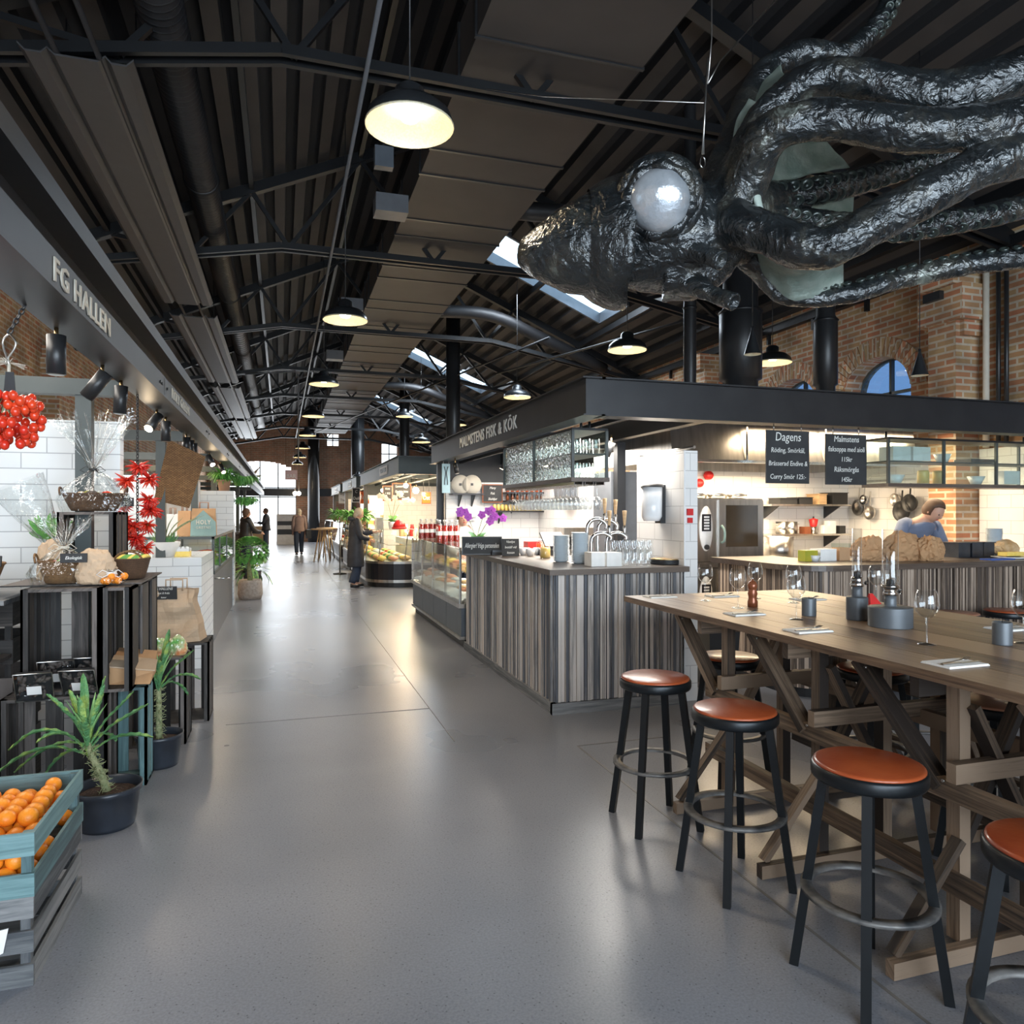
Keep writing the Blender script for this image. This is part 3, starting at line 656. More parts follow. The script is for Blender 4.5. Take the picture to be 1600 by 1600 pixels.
# ================================================================== FISH STALL (right)
CT = 1.147
def slatwall(g, p, q, z0, z1, nrm, depth=.03):
    """upright weathered slats from p to q (plan points), standing proud along nrm"""
    p = Vector(p); q = Vector(q); n = Vector(nrm); L_ = (q-p).length; d = (q-p)/L_; s = 0
    while s < L_-.012:
        wd = random.choice((.016, .021, .026, .034)); dp = random.choice((.3, .55, .8, 1))*depth
        e = min(L_, s+wd-.004); a, b_ = p+d*s, p+d*e
        c = [(a.x, a.y), (b_.x, b_.y), (b_.x+n.x*dp, b_.y+n.y*dp), (a.x+n.x*dp, a.y+n.y*dp)]
        g.hull([(x, y, z0) for x, y in c]+[(x, y, z1) for x, y in c], G.BF, Vector((0, 0, 1)))
        s += wd
t = thing('bar_counter', 'slatted weathered-wood fish bar counter with a dark top, at the aisle corner', 'counter', (2.6, 6.5, 0))
G().box(2.07, 3.2, 5.45, 6.1, 0, CT-.045).box(2.07, 2.85, 6.1, 8.33, 0, CT-.045).build('body', 'black', t)
g = G(); slatwall(g, (2.07, 5.45), (2.07, 8.33), .09, CT-.04, (-1, 0)); slatwall(g, (2.07, 5.45), (3.2, 5.45), .09, CT-.04, (0, -1)); g.build('slat_cladding', 'slat', t)
g = G(); g.plank(2.03, 2.07, 5.41, 8.33, 0, .09).plank(2.03, 3.2, 5.405, 5.45, 0, .09); g.build('plinth', 'crate_grey', t)
g = G(); g.plank(2.0, 2.9, 6.12, 8.35, CT-.045, CT).plank(2.0, 3.24, 5.38, 6.12, CT-.045, CT); g.build('worktop', 'darktop', t)
# kitchen bar counter with round corner
t = thing('kitchen_counter', 'long slatted-wood kitchen bar counter with a rounded end, behind the high table', 'counter', (6, 5.4, 0))
pts = [(7.95, 5.15), (4.5, 5.15)]+[(4.5-.32*sin(a), 5.47-.32*cos(a)) for a in [pi/2*k/8 for k in range(1, 9)]]+[(4.18, 6.4)]
g = G()
for a, b_ in zip(pts[:-1], pts[1:]):
    d = Vector((b_[0]-a[0], b_[1]-a[1])).normalized(); slatwall(g, a, b_, .09, CT-.04, (-d.y*-1 if False else d.y*1, -d.x*1 if False else -d.x*-1))
g.build('slat_cladding', 'slat_brown', t)
pin = [(7.95, 5.2)]+[(x+.045 if i > 1 else x, y+.045 if y < 5.4 else y) for i, (x, y) in enumerate(pts)][1:]
G().prism(pin+[(4.8, 6.4), (4.8, 5.85), (7.95, 5.85)], 2, 0, CT-.045).build('body', 'black', t)
out = [(7.97, 5.09), (4.5, 5.09)]+[(4.5-.38*sin(a), 5.47-.38*cos(a)) for a in [pi/2*k/10 for k in range(1, 11)]]+[(4.12, 6.45), (4.85, 6.45), (4.85, 5.88), (7.97, 5.88)]
G().prism(out, 2, CT-.05, CT, Vector((1, 0, 0))).build('worktop', 'darktop', t)
# ---------------- canopies
def canopy(X0, X1, Y0, Y1, label, zb=2.36, zt=2.635, mat='steel_dark', inner=True):
    t = thing('stall_canopy', label, 'canopy', (X0, Y0, zb)); th = .12
    G().box(X0, X0+th, Y0, Y1, zb, zt).build('side_beam', mat, t); G().box(X0+th, X1, Y0, Y0+th, zb, zt).build('front_beam', mat, t)
    G().box(X0+th, X1, Y1-th, Y1, zb-.28, zt).build('rear_beam', mat, t)
    G().box(X0-.04, X0+th+.03, Y0-.04, Y1+.02, zt, zt+.012).box(X0+th, X1, Y0-.04, Y0+th+.03, zt, zt+.012).build('cover_strip', mat, t)
    G().box(X0-.03, X0+th+.03, Y0-.03, Y1+.02, zb-.012, zb).box(X0+th, X1, Y0-.03, Y0+th+.03, zb-.012, zb).build('flange', mat, t)
    if inner:
        n = max(2, int((Y1-Y0)/2.2))
        for k in range(1, n): y = Y0+(Y1-Y0)*k/n; G().box(X0+th, X1, y-.05, y+.05, zb+.02, zb+.2).build('cross_beam', mat, t)
        G().box(X0+1.1, X0+1.2, Y0+th, Y1-th, zb+.0, zb+.17).build('long_beam', mat, t); G().box(X0+.42, X0+.46, Y0+th, Y1-th, zb, zb+.04).build('light_rail', mat, t)
    return t
cp = canopy(2.25, 7.9, 5.25, 11.4, 'dark steel canopy over the fish stall with white lettering, nearest on the right')
text('MALMSTENS FISK & KÖK', .185, (2.246, 8.22, 2.50), (0, -1, 0), (0, 0, 1), 'lettering', cp, fit=2.45, bold=.0025, space=1.12)
# posts of the stall
for (x, y, lb) in ((3.55, 7.35, 'near the beer taps'), (2.36, 11.25, 'at the far corner of the fish stall')):
    tag(G().box(x-.05, x+.05, y-.05, y+.05, 0, 2.36).build('canopy_post', 'steel_dark'), 'square dark steel post under the canopy, '+lb, 'post')
tag(G().box(3.48, 3.82, 7.42, 7.9, 0, 2.05).build('fridge_cabinet', 'grey_mid'), 'tall dark grey cabinet side behind the beer taps', 'cabinet')
# white tiled partition beside the bar, with steel rail on top
t = thing('tiled_partition', 'white tiled partition wall standing at the end of the fish bar', 'partition', (3.31, 5.8, 0))
G().box(3.25, 3.37, 5.47, 6.35, 0, 2.12).build('panel', 'tile', t); G().cyl((3.31, 5.42, 2.145), (3.31, 6.4, 2.145), .013).build('rail', 'inox', t)
tag(G().box(3.236, 3.248, 5.46, 5.475, .01, 2.12).build('edge_strip', 'white_gloss'), 'thin white corner strip on the tiled partition', 'trim')
# kitchen back wall
t = struct(G().box(3.95, 7.97, 8.82, 8.95, 0, 2.62).build('wall_kitchen', 'tile', label='white tiled kitchen back wall'))
struct(G().box(2.4, 5.2, 11.0, 11.1, 0, 2.06).build('wall_shop', 'tile', label='white tiled wall behind the fish shop'))
struct(G().box(3.9, 4.0, 8.95, 11.0, 0, 2.2).build('wall_passage', 'tile', label='white tiled passage wall'))
# extractor hood
t = thing('extractor_hood', 'large brushed steel extractor hood over the kitchen', 'extractor hood', (5.5, 7.6, 2.16))
G().hull([(3.98, 6.95, 2.16), (7.3, 6.95, 2.16), (7.3, 8.8, 2.16), (3.98, 8.8, 2.16), (3.98, 7.05, 2.72), (7.3, 7.05, 2.72), (7.3, 8.8, 2.72), (3.98, 8.8, 2.72)], ((4, 5, 6, 7), (0, 1, 5, 4), (1, 2, 6, 5), (2, 3, 7, 6), (3, 0, 4, 7))).build('hood', 'inox', t)
g = G(); 
for x in (4.9, 5.95): g.box(x-.01, x+.01, 6.94, 6.95, 2.16, 2.7)
g.box(3.96, 7.32, 6.93, 6.97, 2.14, 2.17); g.build('edge', 'chrome', t)
# ---------------- oven stack
def oven(x0, y0, z0, w_, h, label, knob=False):
    t = thing('combi_oven', label, 'oven', (x0+w_/2, y0+.35, z0))
    G().box(x0, x0+w_, y0, y0+.75, z0, z0+h).build('housing', 'inox', t)
    d = G().box(x0+.31, x0+w_-.01, y0-.03, y0, z0+.04, z0+h-.02).build('door', 'inox', t)
    G().box(x0+.40, x0+w_-.09, y0-.034, y0-.03, z0+.17, z0+h-.08).build('window', 'dark_glass', d)
    G().tube(spline([(x0+.345, y0-.03, z0+.22), (x0+.345, y0-.085, z0+.25), (x0+.345, y0-.09, z0+.36), (x0+.345, y0-.03, z0+.42)], 4), .014, 8).build('handle', 'green_glaze', d)
    c = G().lathe((0, 0, 0), [(.001, 0), (.085, 0), (.085, .012), (.001, .012)], 24, ex=1, ey=3.1).build('control_panel', 'white_gloss', t, local=True)
    c.data.transform(Matrix.Translation(Vector((x0+.15, y0, z0+h*.52))-t.location)@Matrix.Rotation(pi/2, 4, 'X'))
    G().box(x0+.09, x0+.21, y0-.018, y0-.012, z0+h*.52-.03, z0+h*.52+.17).build('display', 'dark_panel', t)
    g = G()
    for k in range(5): g.box(x0+.115, x0+.185, y0-.021, y0-.018, z0+h*.52-.01+k*.034, z0+h*.52+.01+k*.034)
    g.build('key', 'white_gloss', t)
    G().cyl((x0+.15, y0-.035, z0+.17), (x0+.15, y0-.012, z0+.17), .03, n=20).build('knob', 'black', t)
    text('OVEN' if False else 'COMBI', .03, (x0+.15, y0-.013, z0+h*.52+.225), (1, 0, 0), (0, 0, 1), 'red', t) if False else None
    return t
mt['dark_glass'] = M('oven_window_glass', (.06, .045, .03), .08, 0, spec=.8)
oven(4.58, 7.5, 1.02, .93, .74, 'upper stainless combi oven with a dark window and white control panel')
oven(4.58, 7.5, .20, .93, .74, 'lower stainless oven under the upper one, seen past the wine glasses')
t = thing('oven_stand', 'steel stand carrying the two stacked ovens', 'stand', (5.05, 7.9, 0)); G().box(4.56, 5.53, 7.48, 8.2, .95, 1.015).build('shelf', 'inox', t); G().box(4.56, 5.53, 7.5, 8.2, .0, .19).build('base', 'inox', t)
for i in range(3):
    p = (4.75+.28*i, 7.75, 1.765); t = G().lathe(p, [(.001, 0), (.12, 0), (.14, .07), (.135, .07), (.115, .01), (.001, .01)], 20).build('roasting_pan', 'inox')
    tag(t, 'metal pan on top of the ovens, %s of three' % ('left', 'middle', 'right')[i], 'pan')
# shelves on kitchen wall
def wallshelf(x0, x1, y0, y1, z, label, mat='inox'):
    t = thing('wall_shelf', label, 'shelf', ((x0+x1)/2, y1, z-.03)); G().box(x0, x1, y0, y1, z-.025, z).build('board', mat, t)
    for x in (x0+.15, x1-.15): G().hull([(x-.01, y1, z-.2), (x+.01, y1, z-.2), (x+.01, y1, z-.025), (x-.01, y1, z-.025), (x-.01, y0+.05, z-.03), (x+.01, y0+.05, z-.03), (x+.01, y0+.05, z-.025), (x-.01, y0+.05, z-.025)], G.BF).build('bracket', 'black', t)
    return t
YS = 8.82
zz1 = PY(1250, 787, 8.6).z; zz2 = PY(1250, 833, 8.6).z
xa, xb = PY(1195, 787, 8.6).x, PY(1318, 787, 8.6).x
wallshelf(xa, xb, 8.45, YS, zz1, 'upper steel shelf with black trays on the kitchen wall'); wallshelf(xa, xb, 8.45, YS, zz2, 'lower steel shelf with pots and a red coffee pot on the kitchen wall')
for i, (px, w_, h, m_) in enumerate(((1225, .28, .08, 'black'), (1252, .22, .09, 'black'), (1278, .13, .14, 'palewood'), (1305, .26, .16, 'black'))):
    x = PY(px, 780, 8.6).x; tag(G().box(x-w_/2, x+w_/2, 8.5, 8.75, zz1, zz1+h).box(x-w_/2-.01, x+w_/2+.01, 8.49, 8.76, zz1+h, zz1+h+.008).build('storage_tray', m_), ['long black tray at the left end of the upper kitchen shelf', 'second black tray on the upper kitchen shelf', 'small stack of pale boards on the upper kitchen shelf', 'tall black box stack at the right of the upper kitchen shelf'][i], 'tray')
def pot(p, r, h, name, label, mat='inox', cat='pot', handle=True):
    t = thing(name, label, cat, p); G().lathe((0, 0, 0), [(.001, 0), (r, 0), (r, h), (r-.006, h), (r-.006, .006), (.001, .006)], 24).build('body', mat, t, local=True)
    if handle:
        for s in (-1, 1): G().tube([(s*r, -.03, h*.8), (s*(r+.035), -.02, h*.8), (s*(r+.035), .02, h*.8), (s*r, .03, h*.8)], .005, 6).build('handle', mat, t, local=True)
    return t
for i, px in enumerate((1222, 1236)): pot(PY(px, 833, 8.62)*1, .085, .17, 'saucepan', 'stacked steel saucepan on the lower kitchen shelf, %s' % ('left' if i == 0 else 'right')).location.z = zz2
p = PY(1271, 833, 8.6); t = thing('coffee_pot', 'small red stovetop coffee pot on the lower kitchen shelf', 'coffee pot', (p.x, p.y, zz2))
G().lathe((0, 0, 0), [(.001, 0), (.06, 0), (.045, .1), (.001, .1)], 8).build('base', 'inox', t, local=True); G().lathe((0, 0, .1), [(.045, 0), (.065, .1), (.001, .12)], 8).build('pot_top', 'red', t, local=True); G().ball((0, 0, .23), .014).build('knob', 'black', t, local=True)
for i, (px, h, m_) in enumerate(((1258, .1, 'copper'), (1288, .12, 'white_gloss'), (1297, .18, 'white_gloss'), (1312, .11, 'black'))):
    p = PY(px, 833, 8.6); tag(G().box(p.x-.05, p.x+.05, 8.54, 8.66, zz2, zz2+h).build('food_box', m_), ['small brown tin', 'short white carton', 'tall white carton', 'small black tub'][i]+' on the lower kitchen shelf', 'box')
t = pot(PY(1216, 880, 7.9)*1, .19, .36, 'stock_pot', 'big steel stock pot right of the ovens'); t.location = (PY(1216, 870, 8.1).x, 8.1, .92)
tag(G().box(5.56, 7.9, 7.8, 8.8, .86, .92).box(5.6, 7.86, 7.86, 8.75, .1, .86).build('back_worktop', 'inox'), 'steel worktop along the kitchen back wall', 'worktop')
# low open shelf left of kitchen counter
t = thing('low_shelf', 'low pale-wood and steel shelf unit under the far end of the table', 'shelf unit', (3.9, 6.9, 0))
for z in (.12, .34, .56): G().box(3.75, 4.5, 6.6, 7.1, z, z+.03).build('shelf_board', 'palewood', t)
for x in (3.75, 4.47): G().box(x, x+.03, 6.6, 7.1, 0, .62).build('side', 'inox', t)
# pans hanging on right wall, seen over the chef
def hangpan(p, r, ln, label, mat='inox', n=(-1, 0, 0)):
    t = thing('hanging_pan', label, 'pan', p); x, y, z = p; q = Vector(p)
    G().lathe(q, [(.001, .0), (r*.8, 0), (r, .05), (r*.98, .052), (r*.78, .006), (.001, .006)], 24, axis=n).build('pan_body', mat, t)
    G().beam(q+Vector((-.03, 0, r*.9)), q+Vector((-.02, 0, r+ln)), .022, .008).build('handle', mat, t); return t
for i, (px, py, r, ln, mm) in enumerate(((1345, 792, .12, .17, 'inox'), (1362, 800, .10, .2, 'inox'), (1353, 780, .07, .13, 'chrome'), (1402, 780, .09, .15, 'inox'), (1412, 798, .14, .14, 'black'), (1425, 785, .12, .14, 'black'))):
    hangpan(PX(px, py, XR-.06-.03*(i % 3)), r, ln, ['wide steel sieve pan left in the first hanging bunch', 'round pan with brown wood, right in the first hanging bunch', 'small ladle pan in front of the first hanging bunch', 'light steel pan in the second hanging bunch above the chef', 'black frying pan in the second hanging bunch above the chef', 'smaller black pan at the right of the second hanging bunch'][i], mm)
tag(G().box(XR-.05, XR-.03, 7.3, 8.7, 2.02, 2.05).build('pan_rail', 'inox'), 'steel hanging rail for pans on the tiled wall', 'rail')
# soap and paper dispenser on the partition
p = Vector((3.235, 5.85, 1.52)); t = thing('paper_dispenser', 'white wall dispenser with a black lid on the tiled partition', 'dispenser', p)
G().lathe((3.14, 5.85, 1.52), [(.001, 0), (.07, .0), (.09, .04), (.095, .3), (.001, .3)], 20).build('dispenser_body', 'white_gloss', t); G().lathe((3.14, 5.85, 1.82), [(.11, 0), (.10, .025), (.001, .035)], 20).build('lid', 'black', t)
G().box(3.20, 3.25, 5.8, 5.9, 1.5, 1.84).build('bracket', 'black', t)
for i, (py, c, r) in enumerate(((799, 'red', .028), (812, 'red', .022))):
    p = PY(1078, py, 5.46); tag(G().box(p.x-r, p.x+r, 5.45, 5.468, p.z-r, p.z+r).build('sticker', c), ['round red sticker on the white wall edge', 'small square red sticker below the round one'][i], 'sticker')
# fire sockets (red plugs) near hood
for i, (px, py) in enumerate(((1105, 742), (1090, 754))):
    p = PY(px, py, 8.78); t = G().lathe(p, [(.06, 0), (.06, .06), (.045, .09), (.001, .09)], 18, axis=(0, -1, 0)).build('wall_socket', 'red'); tag(t, 'round red industrial socket high on the kitchen wall, %s' % ('upper' if i == 0 else 'lower'), 'socket')
# hose reel and cardboard box in the passage
p = PY(968, 745, 8.7); t = thing('hose_reel', 'round fire hose reel mounted in the tiled passage', 'hose reel', p)
G().lathe((3.86, 9.6, 1.95), [(.001, 0), (.26, 0), (.26, .04), (.2, .05), (.2, .10), (.26, .11), (.26, .14), (.001, .14)], 28, axis=(-1, 0, 0)).build('reel', 'grey_mid', t)
G().lathe((3.73, 9.6, 1.95), [(.24, 0), (.12, .0), (.12, -.02)], 28, axis=(-1, 0, 0)).build('hose', 'black', t)
p = PY(989, 745, 9.0); tag(G().box(3.9, 4.25, 8.5, 8.8, 1.93, 2.13).build('cardboard_box', 'cardboard'), 'brown cardboard box high up in the passage behind the taps', 'box')
tag(G().box(3.95, 4.2, 8.62, 8.8, 1.0, 1.5).build('wall_fitting', 'grey_mid'), 'dark grey wall fitting below the cardboard box', 'fitting')
# ---------------- things on the fish counter
def on(px, py, z=CT):
    q = PZ(px, py, z)
    lim = 5.6 if px > 1200 else (5.98 if px > 900 else 7.3 if px > 810 else 7.95)
    if q.y > lim: q = PY(px, py, lim); q.z = z
    return q
plate0 = None
def stack(p, n, label, group, r=.078):
    global plate0
    for k in range(n):
        loc = (p.x+random.uniform(-.002, .002), p.y, p.z+k*.0105)
        if plate0 is None:
            plate0 = G().lathe((0, 0, 0), [(.001, .001), (r*.62, .0), (r*.66, .004), (r, .019), (r*.99, .0215), (r*.64, .0085), (.001, .006)], 24).build('plate', 'plate', local=True, loc=loc); tag(plate0, label, 'plate', group)
        else: dup(plate0, loc, label=label, group=group)
stack(on(877, 877), 22, 'pale blue-grey plate in the left stack on the fish counter', 'left plate stack')
stack(on(906, 874), 25, 'pale blue-grey plate in the right, taller stack on the fish counter', 'right plate stack')
stack(on(1572, 858)+Vector((0, .13, 0)), 26, 'pale plate in the stack at the right end of the kitchen counter', 'kitchen plate stack')
p = on(852, 871); t = thing('mustard_jar', 'squat glass jar of yellow mustard on the fish counter', 'jar', p)
G().lathe((0, 0, 0), [(.001, .004), (.046, .004), (.05, .02), (.05, .09), (.038, .105), (.001, .105)], 20).build('filling', 'mustard', t, local=True); G().lathe((0, 0, 0), [(.001, 0), (.05, 0), (.054, .02), (.054, .1), (.042, .118), (.044, .14)], 20).build('jar_glass', 'glassware', t, local=True)
for i, (px, py, r) in enumerate(((817, 862, .045), (829, 868, .05), (838, 866, .035), (822, 856, .045))):
    p = on(px, py); t = G().lathe((p.x, p.y, p.z), [(.001, 0), (r*.5, 0), (r*.95, .04), (r, .075), (r*.9, .078), (r*.45, .012), (.001, .01)], 20).build('white_bowl', 'white_gloss'); tag(t, ['leftmost', 'front', 'right', 'rear'][i]+' small white bowl beside the mustard jar', 'bowl')
for i, (px, py) in enumerate(((936, 884), (960, 884))):
    p = on(px, py); tag(G().box(p.x-.068, p.x+.068, p.y, p.y+.15, CT, CT+.115).build('napkin_stack', 'napkin'), ['left', 'right'][i]+' block of white napkins at the front of the fish counter', 'napkins')
# carafes
car = None; k = 0
for r_ in range(3):
    for c_ in range(6):
        p = on(958+c_*10.5+r_*3, 883-r_*3.5)
        if car is None:
            car = thing('water_carafe', 'clear glass water carafe in the cluster by the black tray', 'carafe', p, 0, 'glass water carafes')
            G().lathe((0, 0, 0), [(.001, .003), (.033, .003), (.036, .02), (.036, .105), (.026, .135), (.024, .15), (.031, .20)], 18).build('carafe_glass', 'glassware', car, local=True)
        else: dup(car, p)
p = on(1041, 880); t = thing('serving_tray', 'round black serving tray stack with copper top at the counter end', 'tray', p)
for z in (0, .012, .024): G().lathe((0, 0, z), [(.001, 0), (.14, 0), (.15, .016), (.146, .016), (.001, .004)], 28).build('tray_disc', 'black', t, local=True)
G().lathe((0, 0, .036), [(.001, 0), (.13, 0), (.14, .012), (.001, .006)], 28).build('copper_tray', 'brass', t, local=True, label='copper tray on top')
# beer taps
for i, (px, py, h, lb) in enumerate(((917, 862, .35, 'left rear'), (934, 868, .34, 'left front'), (924, 866, .24, 'short left'), (948, 872, .24, 'short right'))):
    p = PY(px, 900, 5.98 if i < 2 else 5.9); p.z = CT; t = thing('beer_tap', 'chrome swan-neck beer tap with pale wooden handle, %s of four' % lb, 'beer tap', p)
    g = G().tube(spline([(0, 0, 0), (0, 0, h*.8), (.03, -.01, h*1.05), (.10, -.03, h*1.12), (.16, -.05, h*1.0), (.16, -.05, h*.86)], 6), .017, 12); g.build('neck', 'chrome', t, local=True)
    G().lathe((.15, -.047, h*.98), [(.008, 0), (.016, .015), (.012, .05), (.016, .09), (.01, .1)], 12).build('valve', 'chrome', t, local=True)
    G().lathe((.15, -.047, h*.98+.10), [(.01, 0), (.013, .03), (.02, .13), (.001, .132)], 10).build('handle', 'palewood', t, local=True)
    G().lathe((0, 0, 0), [(.035, 0), (.035, .012), (.018, .02)], 16).build('base', 'chrome', t, local=True)
# chalk signs on counter
def sign(c, w_, h, rz, tilt, lines, label, name='chalk_sign', frame='black', sizes=None, mat='chalk', edge=.012, cat='sign', tmat='lettering', shear=.25):
    t = thing(name, label, cat, c, rz)
    b_ = G().box(-w_/2, w_/2, 0, .012, 0, h).build('board', mat, t, local=True)
    g = G()
    if edge:
        for (x0, x1, z0, z1) in ((-w_/2-edge, w_/2+edge, -edge, 0), (-w_/2-edge, w_/2+edge, h, h+edge), (-w_/2-edge, -w_/2, 0, h), (w_/2, w_/2+edge, 0, h)): g.box(x0, x1, -.004, .016, z0, z1)
        g.build('frame', frame, t, local=True)
    n = len(lines)
    for i, tx in enumerate(lines):
        s_ = (sizes[i] if sizes else h/n*.62); zc = h-(i+.5)*h/n
        gg = text_bm(tx, s_, .001, .85, shear=shear); gg.bm.transform(Matrix(((1, 0, 0, 0), (0, 0, -1, -.002), (0, 1, 0, zc), (0, 0, 0, 1))))
        xs = [v.co.x for v in gg.bm.verts]
        if xs and max(xs)-min(xs) > w_*.9: k = w_*.9/(max(xs)-min(xs)); gg.bm.transform(Matrix.Diagonal((k, 1, 1, 1)))
        gg.build('lettering', tmat, t, local=True)
    t.rotation_euler = (tilt, 0, rz); return t
sign(on(753, 866)+Vector((0, 0, .012)), .40, .17, -.25, -.15, ['Allergier? fråga personalen'], 'wide black chalk sign about allergies at the counter end', sizes=[.075])
sign(on(798, 868)+Vector((0, 0, .008)), .17, .17, -.2, -.25, ['Växtlyx', 'beställ vid', 'kassan'], 'small leaning chalk sign beside the card reader', edge=.004)
p = on(776, 866); t = thing('card_reader', 'small black card reader in front of the allergy sign', 'card reader', p); G().box(-.06, .06, -.04, .05, 0, .03).build('housing', 'black', t, local=True); G().box(-.05, .05, -.02, .045, .03, .05).build('screen', 'grey_panel', t, local=True)
# orchid
def orchid(p, label, petal='magenta', spikes=((-.12, .42), (.1, .44), (.16, .36)), leaf='orchidleaf', s=1.0, seed=3):
    rnd = random.Random(seed); t = thing('potted_orchid', label, 'orchid', p)
    G().lathe((0, 0, 0), [(.001, 0), (.05*s, 0), (.065*s, .11*s), (.06*s, .11*s), (.001, .1*s)], 20).build('pot', 'white_gloss', t, local=True)
    for k in range(7):
        a = k*.9+rnd.uniform(-.2, .2); G().leaf((0, 0, .1*s), (cos(a)*.8, sin(a)*.4, 1.1-.12*k), (-cos(a), -sin(a), .5), (.24-.01*k)*s, .075*s, .8, 6).build('leaf', leaf, t, local=True)
    for (dx, h) in spikes:
        pts = spline([(0, 0, .1*s), (dx*.3*s, 0, h*.55*s), (dx*s, -.01, h*s), (dx*1.9*s, -.03, (h+.03)*s)], 5); G().tube(pts, .004*s, 6).build('flower_stem', 'stem', t, local=True)
        for k in range(4):
            q = pts[-1-k*2]+Vector((rnd.uniform(-.03, .03), -.02, rnd.uniform(-.02, .02)))*s; g = G()
            for j in range(5):
                a = j*2*pi/5+.3+k; g.leaf(q, (cos(a), -.12, sin(a)), (0, -1, 0), .052*s, .05*s, .3, 3)
            g.ball(q+Vector((0, -.008, 0)), .009*s, 1); g.build('flower', petal, t, local=True)
    return t
orchid(on(755, 852)+Vector((0, .3, 0)), 'potted orchid with purple flowers standing behind the allergy sign', seed=3)
# hanging glass cabinets
def cabinet(x0, x1, y0, y1, z0, z1, label, nx, ny, ribbed=()):
    t = thing('glass_cabinet', label, 'cabinet', ((x0+x1)/2, (y0+y1)/2, z0)); e = .012
    G().plank(x0-.02, x1+.02, y0-.02, y1+.02, z0-.035, z0).build('base_board', 'darktop', t); G().box(x0-.01, x1+.01, y0-.01, y1+.01, z1, z1+.02).build('top_board', 'steel_dark', t)
    g = G()
    for x in (x0, x1):
        for y in (y0, y1): g.box(x-e, x+e, y-e, y+e, z0, z1)
    for k in range(1, nx): x = x0+(x1-x0)*k/nx; g.box(x-e, x+e, y0-e, y0+e, z0, z1)
    for k in range(1, ny): y = y0+(y1-y0)*k/ny; g.box(x0-e, x0+e, y-e, y+e, z0, z1)
    g.build('frame', 'steel_green', t)
    zm = (z0+z1)/2; G().box(x0, x1, y0, y1, zm-.006, zm+.006).build('shelf', 'steel_green', t)
    G().box(x0, x1, y0-.002, y0+.002, z0, z1).build('front_pane', ribbed[0], t); G().box(x0-.002, x0+.002, y0, y1, z0, z1).build('side_pane', ribbed[1], t)
    for x in (x0+.12, x1-.12):
        for y in ((y0+.1, y1-.1) if y1-y0 > 1 else ((y0+y1)/2,)): G().cyl((x, y, z1), (x, y, 2.40), .012).build('hanger_rod', 'black', t)
    return t
cabinet(2.4, 2.72, 5.89, 7.93, 1.90, 2.31, 'hanging ribbed-glass cabinet full of glasses over the fish bar', 1, 2, ('glass_green', 'glass_ribbed'))
cabinet(5.62, 7.7, 5.7, 6.0, 1.88, 2.31, 'long hanging glass cabinet with bowls and tubs over the kitchen counter', 3, 1, ('glass_green', 'glass_green'))
# glasses
def wineglass(loc, label, group=None, h=.225, up=1):
    t = thing('wine_glass', label, 'wine glass', loc, 0, group)
    G().lathe((0, 0, 0), [(.001, .11), (.02, .113), (.042, .14), (.048, .165), (.042, .205), (.035, h), (.0345, h+.0008)], 20).build('bowl', 'glassware', t, local=True)
    G().lathe((0, 0, 0), [(.006, .006), (.0035, .02), (.0035, .09), (.006, .112)], 8).build('stem', 'glassware', t, local=True)
    G().lathe((0, 0, 0), [(.001, 0), (.036, 0), (.036, .002), (.006, .008)], 20).build('foot', 'glassware', t, local=True); return t
wg = wineglass((2.46, 5.96, 1.90), 'upturned wine glass on the racks under the ribbed cabinet', 'hanging wine glasses')
wg.rotation_euler = (pi, 0, 0); wg.location = (2.46, 5.96, 1.845)
for r_ in range(3):
    for k in range(18):
        if r_ == 0 and k == 0: continue
        c = dup(wg, (2.46+.1*r_, 5.96+k*.108, 1.845))
g = G()
for x in (2.42, 2.5, 2.52, 2.6, 2.62, 2.7): g.box(x-.004, x+.004, 5.9, 7.95, 1.838, 1.864)
tag(g.build('glass_rack', 'chrome'), 'thin metal rack rails holding the upturned wine glasses', 'rack')
tg = None
for zi, z in enumerate((1.901, 2.112)):
    for k in range(14):
        for r_ in range(3):
            if tg is None:
                tg = G().lathe((0, 0, 0), [(.001, .002), (.026, 0), (.034, .06), (.030, .13)], 14).build('drinking_glass', 'glassware', local=True, loc=(2.47, 5.96, z)); tag(tg, 'drinking glass stored in the ribbed hanging cabinet', 'glass', 'glasses in the ribbed cabinet')
            else: dup(tg, (2.47+.09*r_, 5.96+k*.14, z))
for i, (x, z, kind) in enumerate(((5.85, 2.11, 'box'), (6.1, 2.11, 'box'), (6.45, 2.11, 'glass'), (6.9, 2.11, 'tray'), (5.85, 1.89, 'bowl'), (6.2, 1.89, 'jar'), (6.4, 1.89, 'jar'), (6.9, 1.89, 'bowl'), (7.3, 1.89, 'box'))):
    lb = ['pale storage box at the left of the cabinet top shelf', 'second pale storage box on the cabinet top shelf', 'tall glass on the cabinet top shelf', 'dark flat tray on the cabinet top shelf', 'white bowl with utensils at the cabinet lower left', 'left storage jar on the cabinet lower shelf', 'right storage jar on the cabinet lower shelf', 'glass bowl on the cabinet lower shelf', 'white box on the cabinet lower right'][i]
    if kind == 'box': o = G().box(x-.11, x+.11, 5.76, 5.94, z, z+.14).build('storage_box', 'white_gloss'); c_ = 'box'
    elif kind == 'tray': o = G().box(x-.17, x+.17, 5.75, 5.95, z, z+.035).build('flat_tray', 'black'); c_ = 'tray'
    elif kind == 'jar': o = G().lathe((x, 5.84, z), [(.001, 0), (.055, 0), (.055, .11), (.05, .13), (.001, .13)], 16).build('storage_jar', 'mustard'); c_ = 'jar'
    else: o = G().lathe((x, 5.84, z), [(.001, 0), (.05, 0), (.085, .08), (.08, .08), (.045, .01), (.001, .01)], 18).build('bowl', 'white_gloss'); c_ = kind
    tag(o, lb, c_)
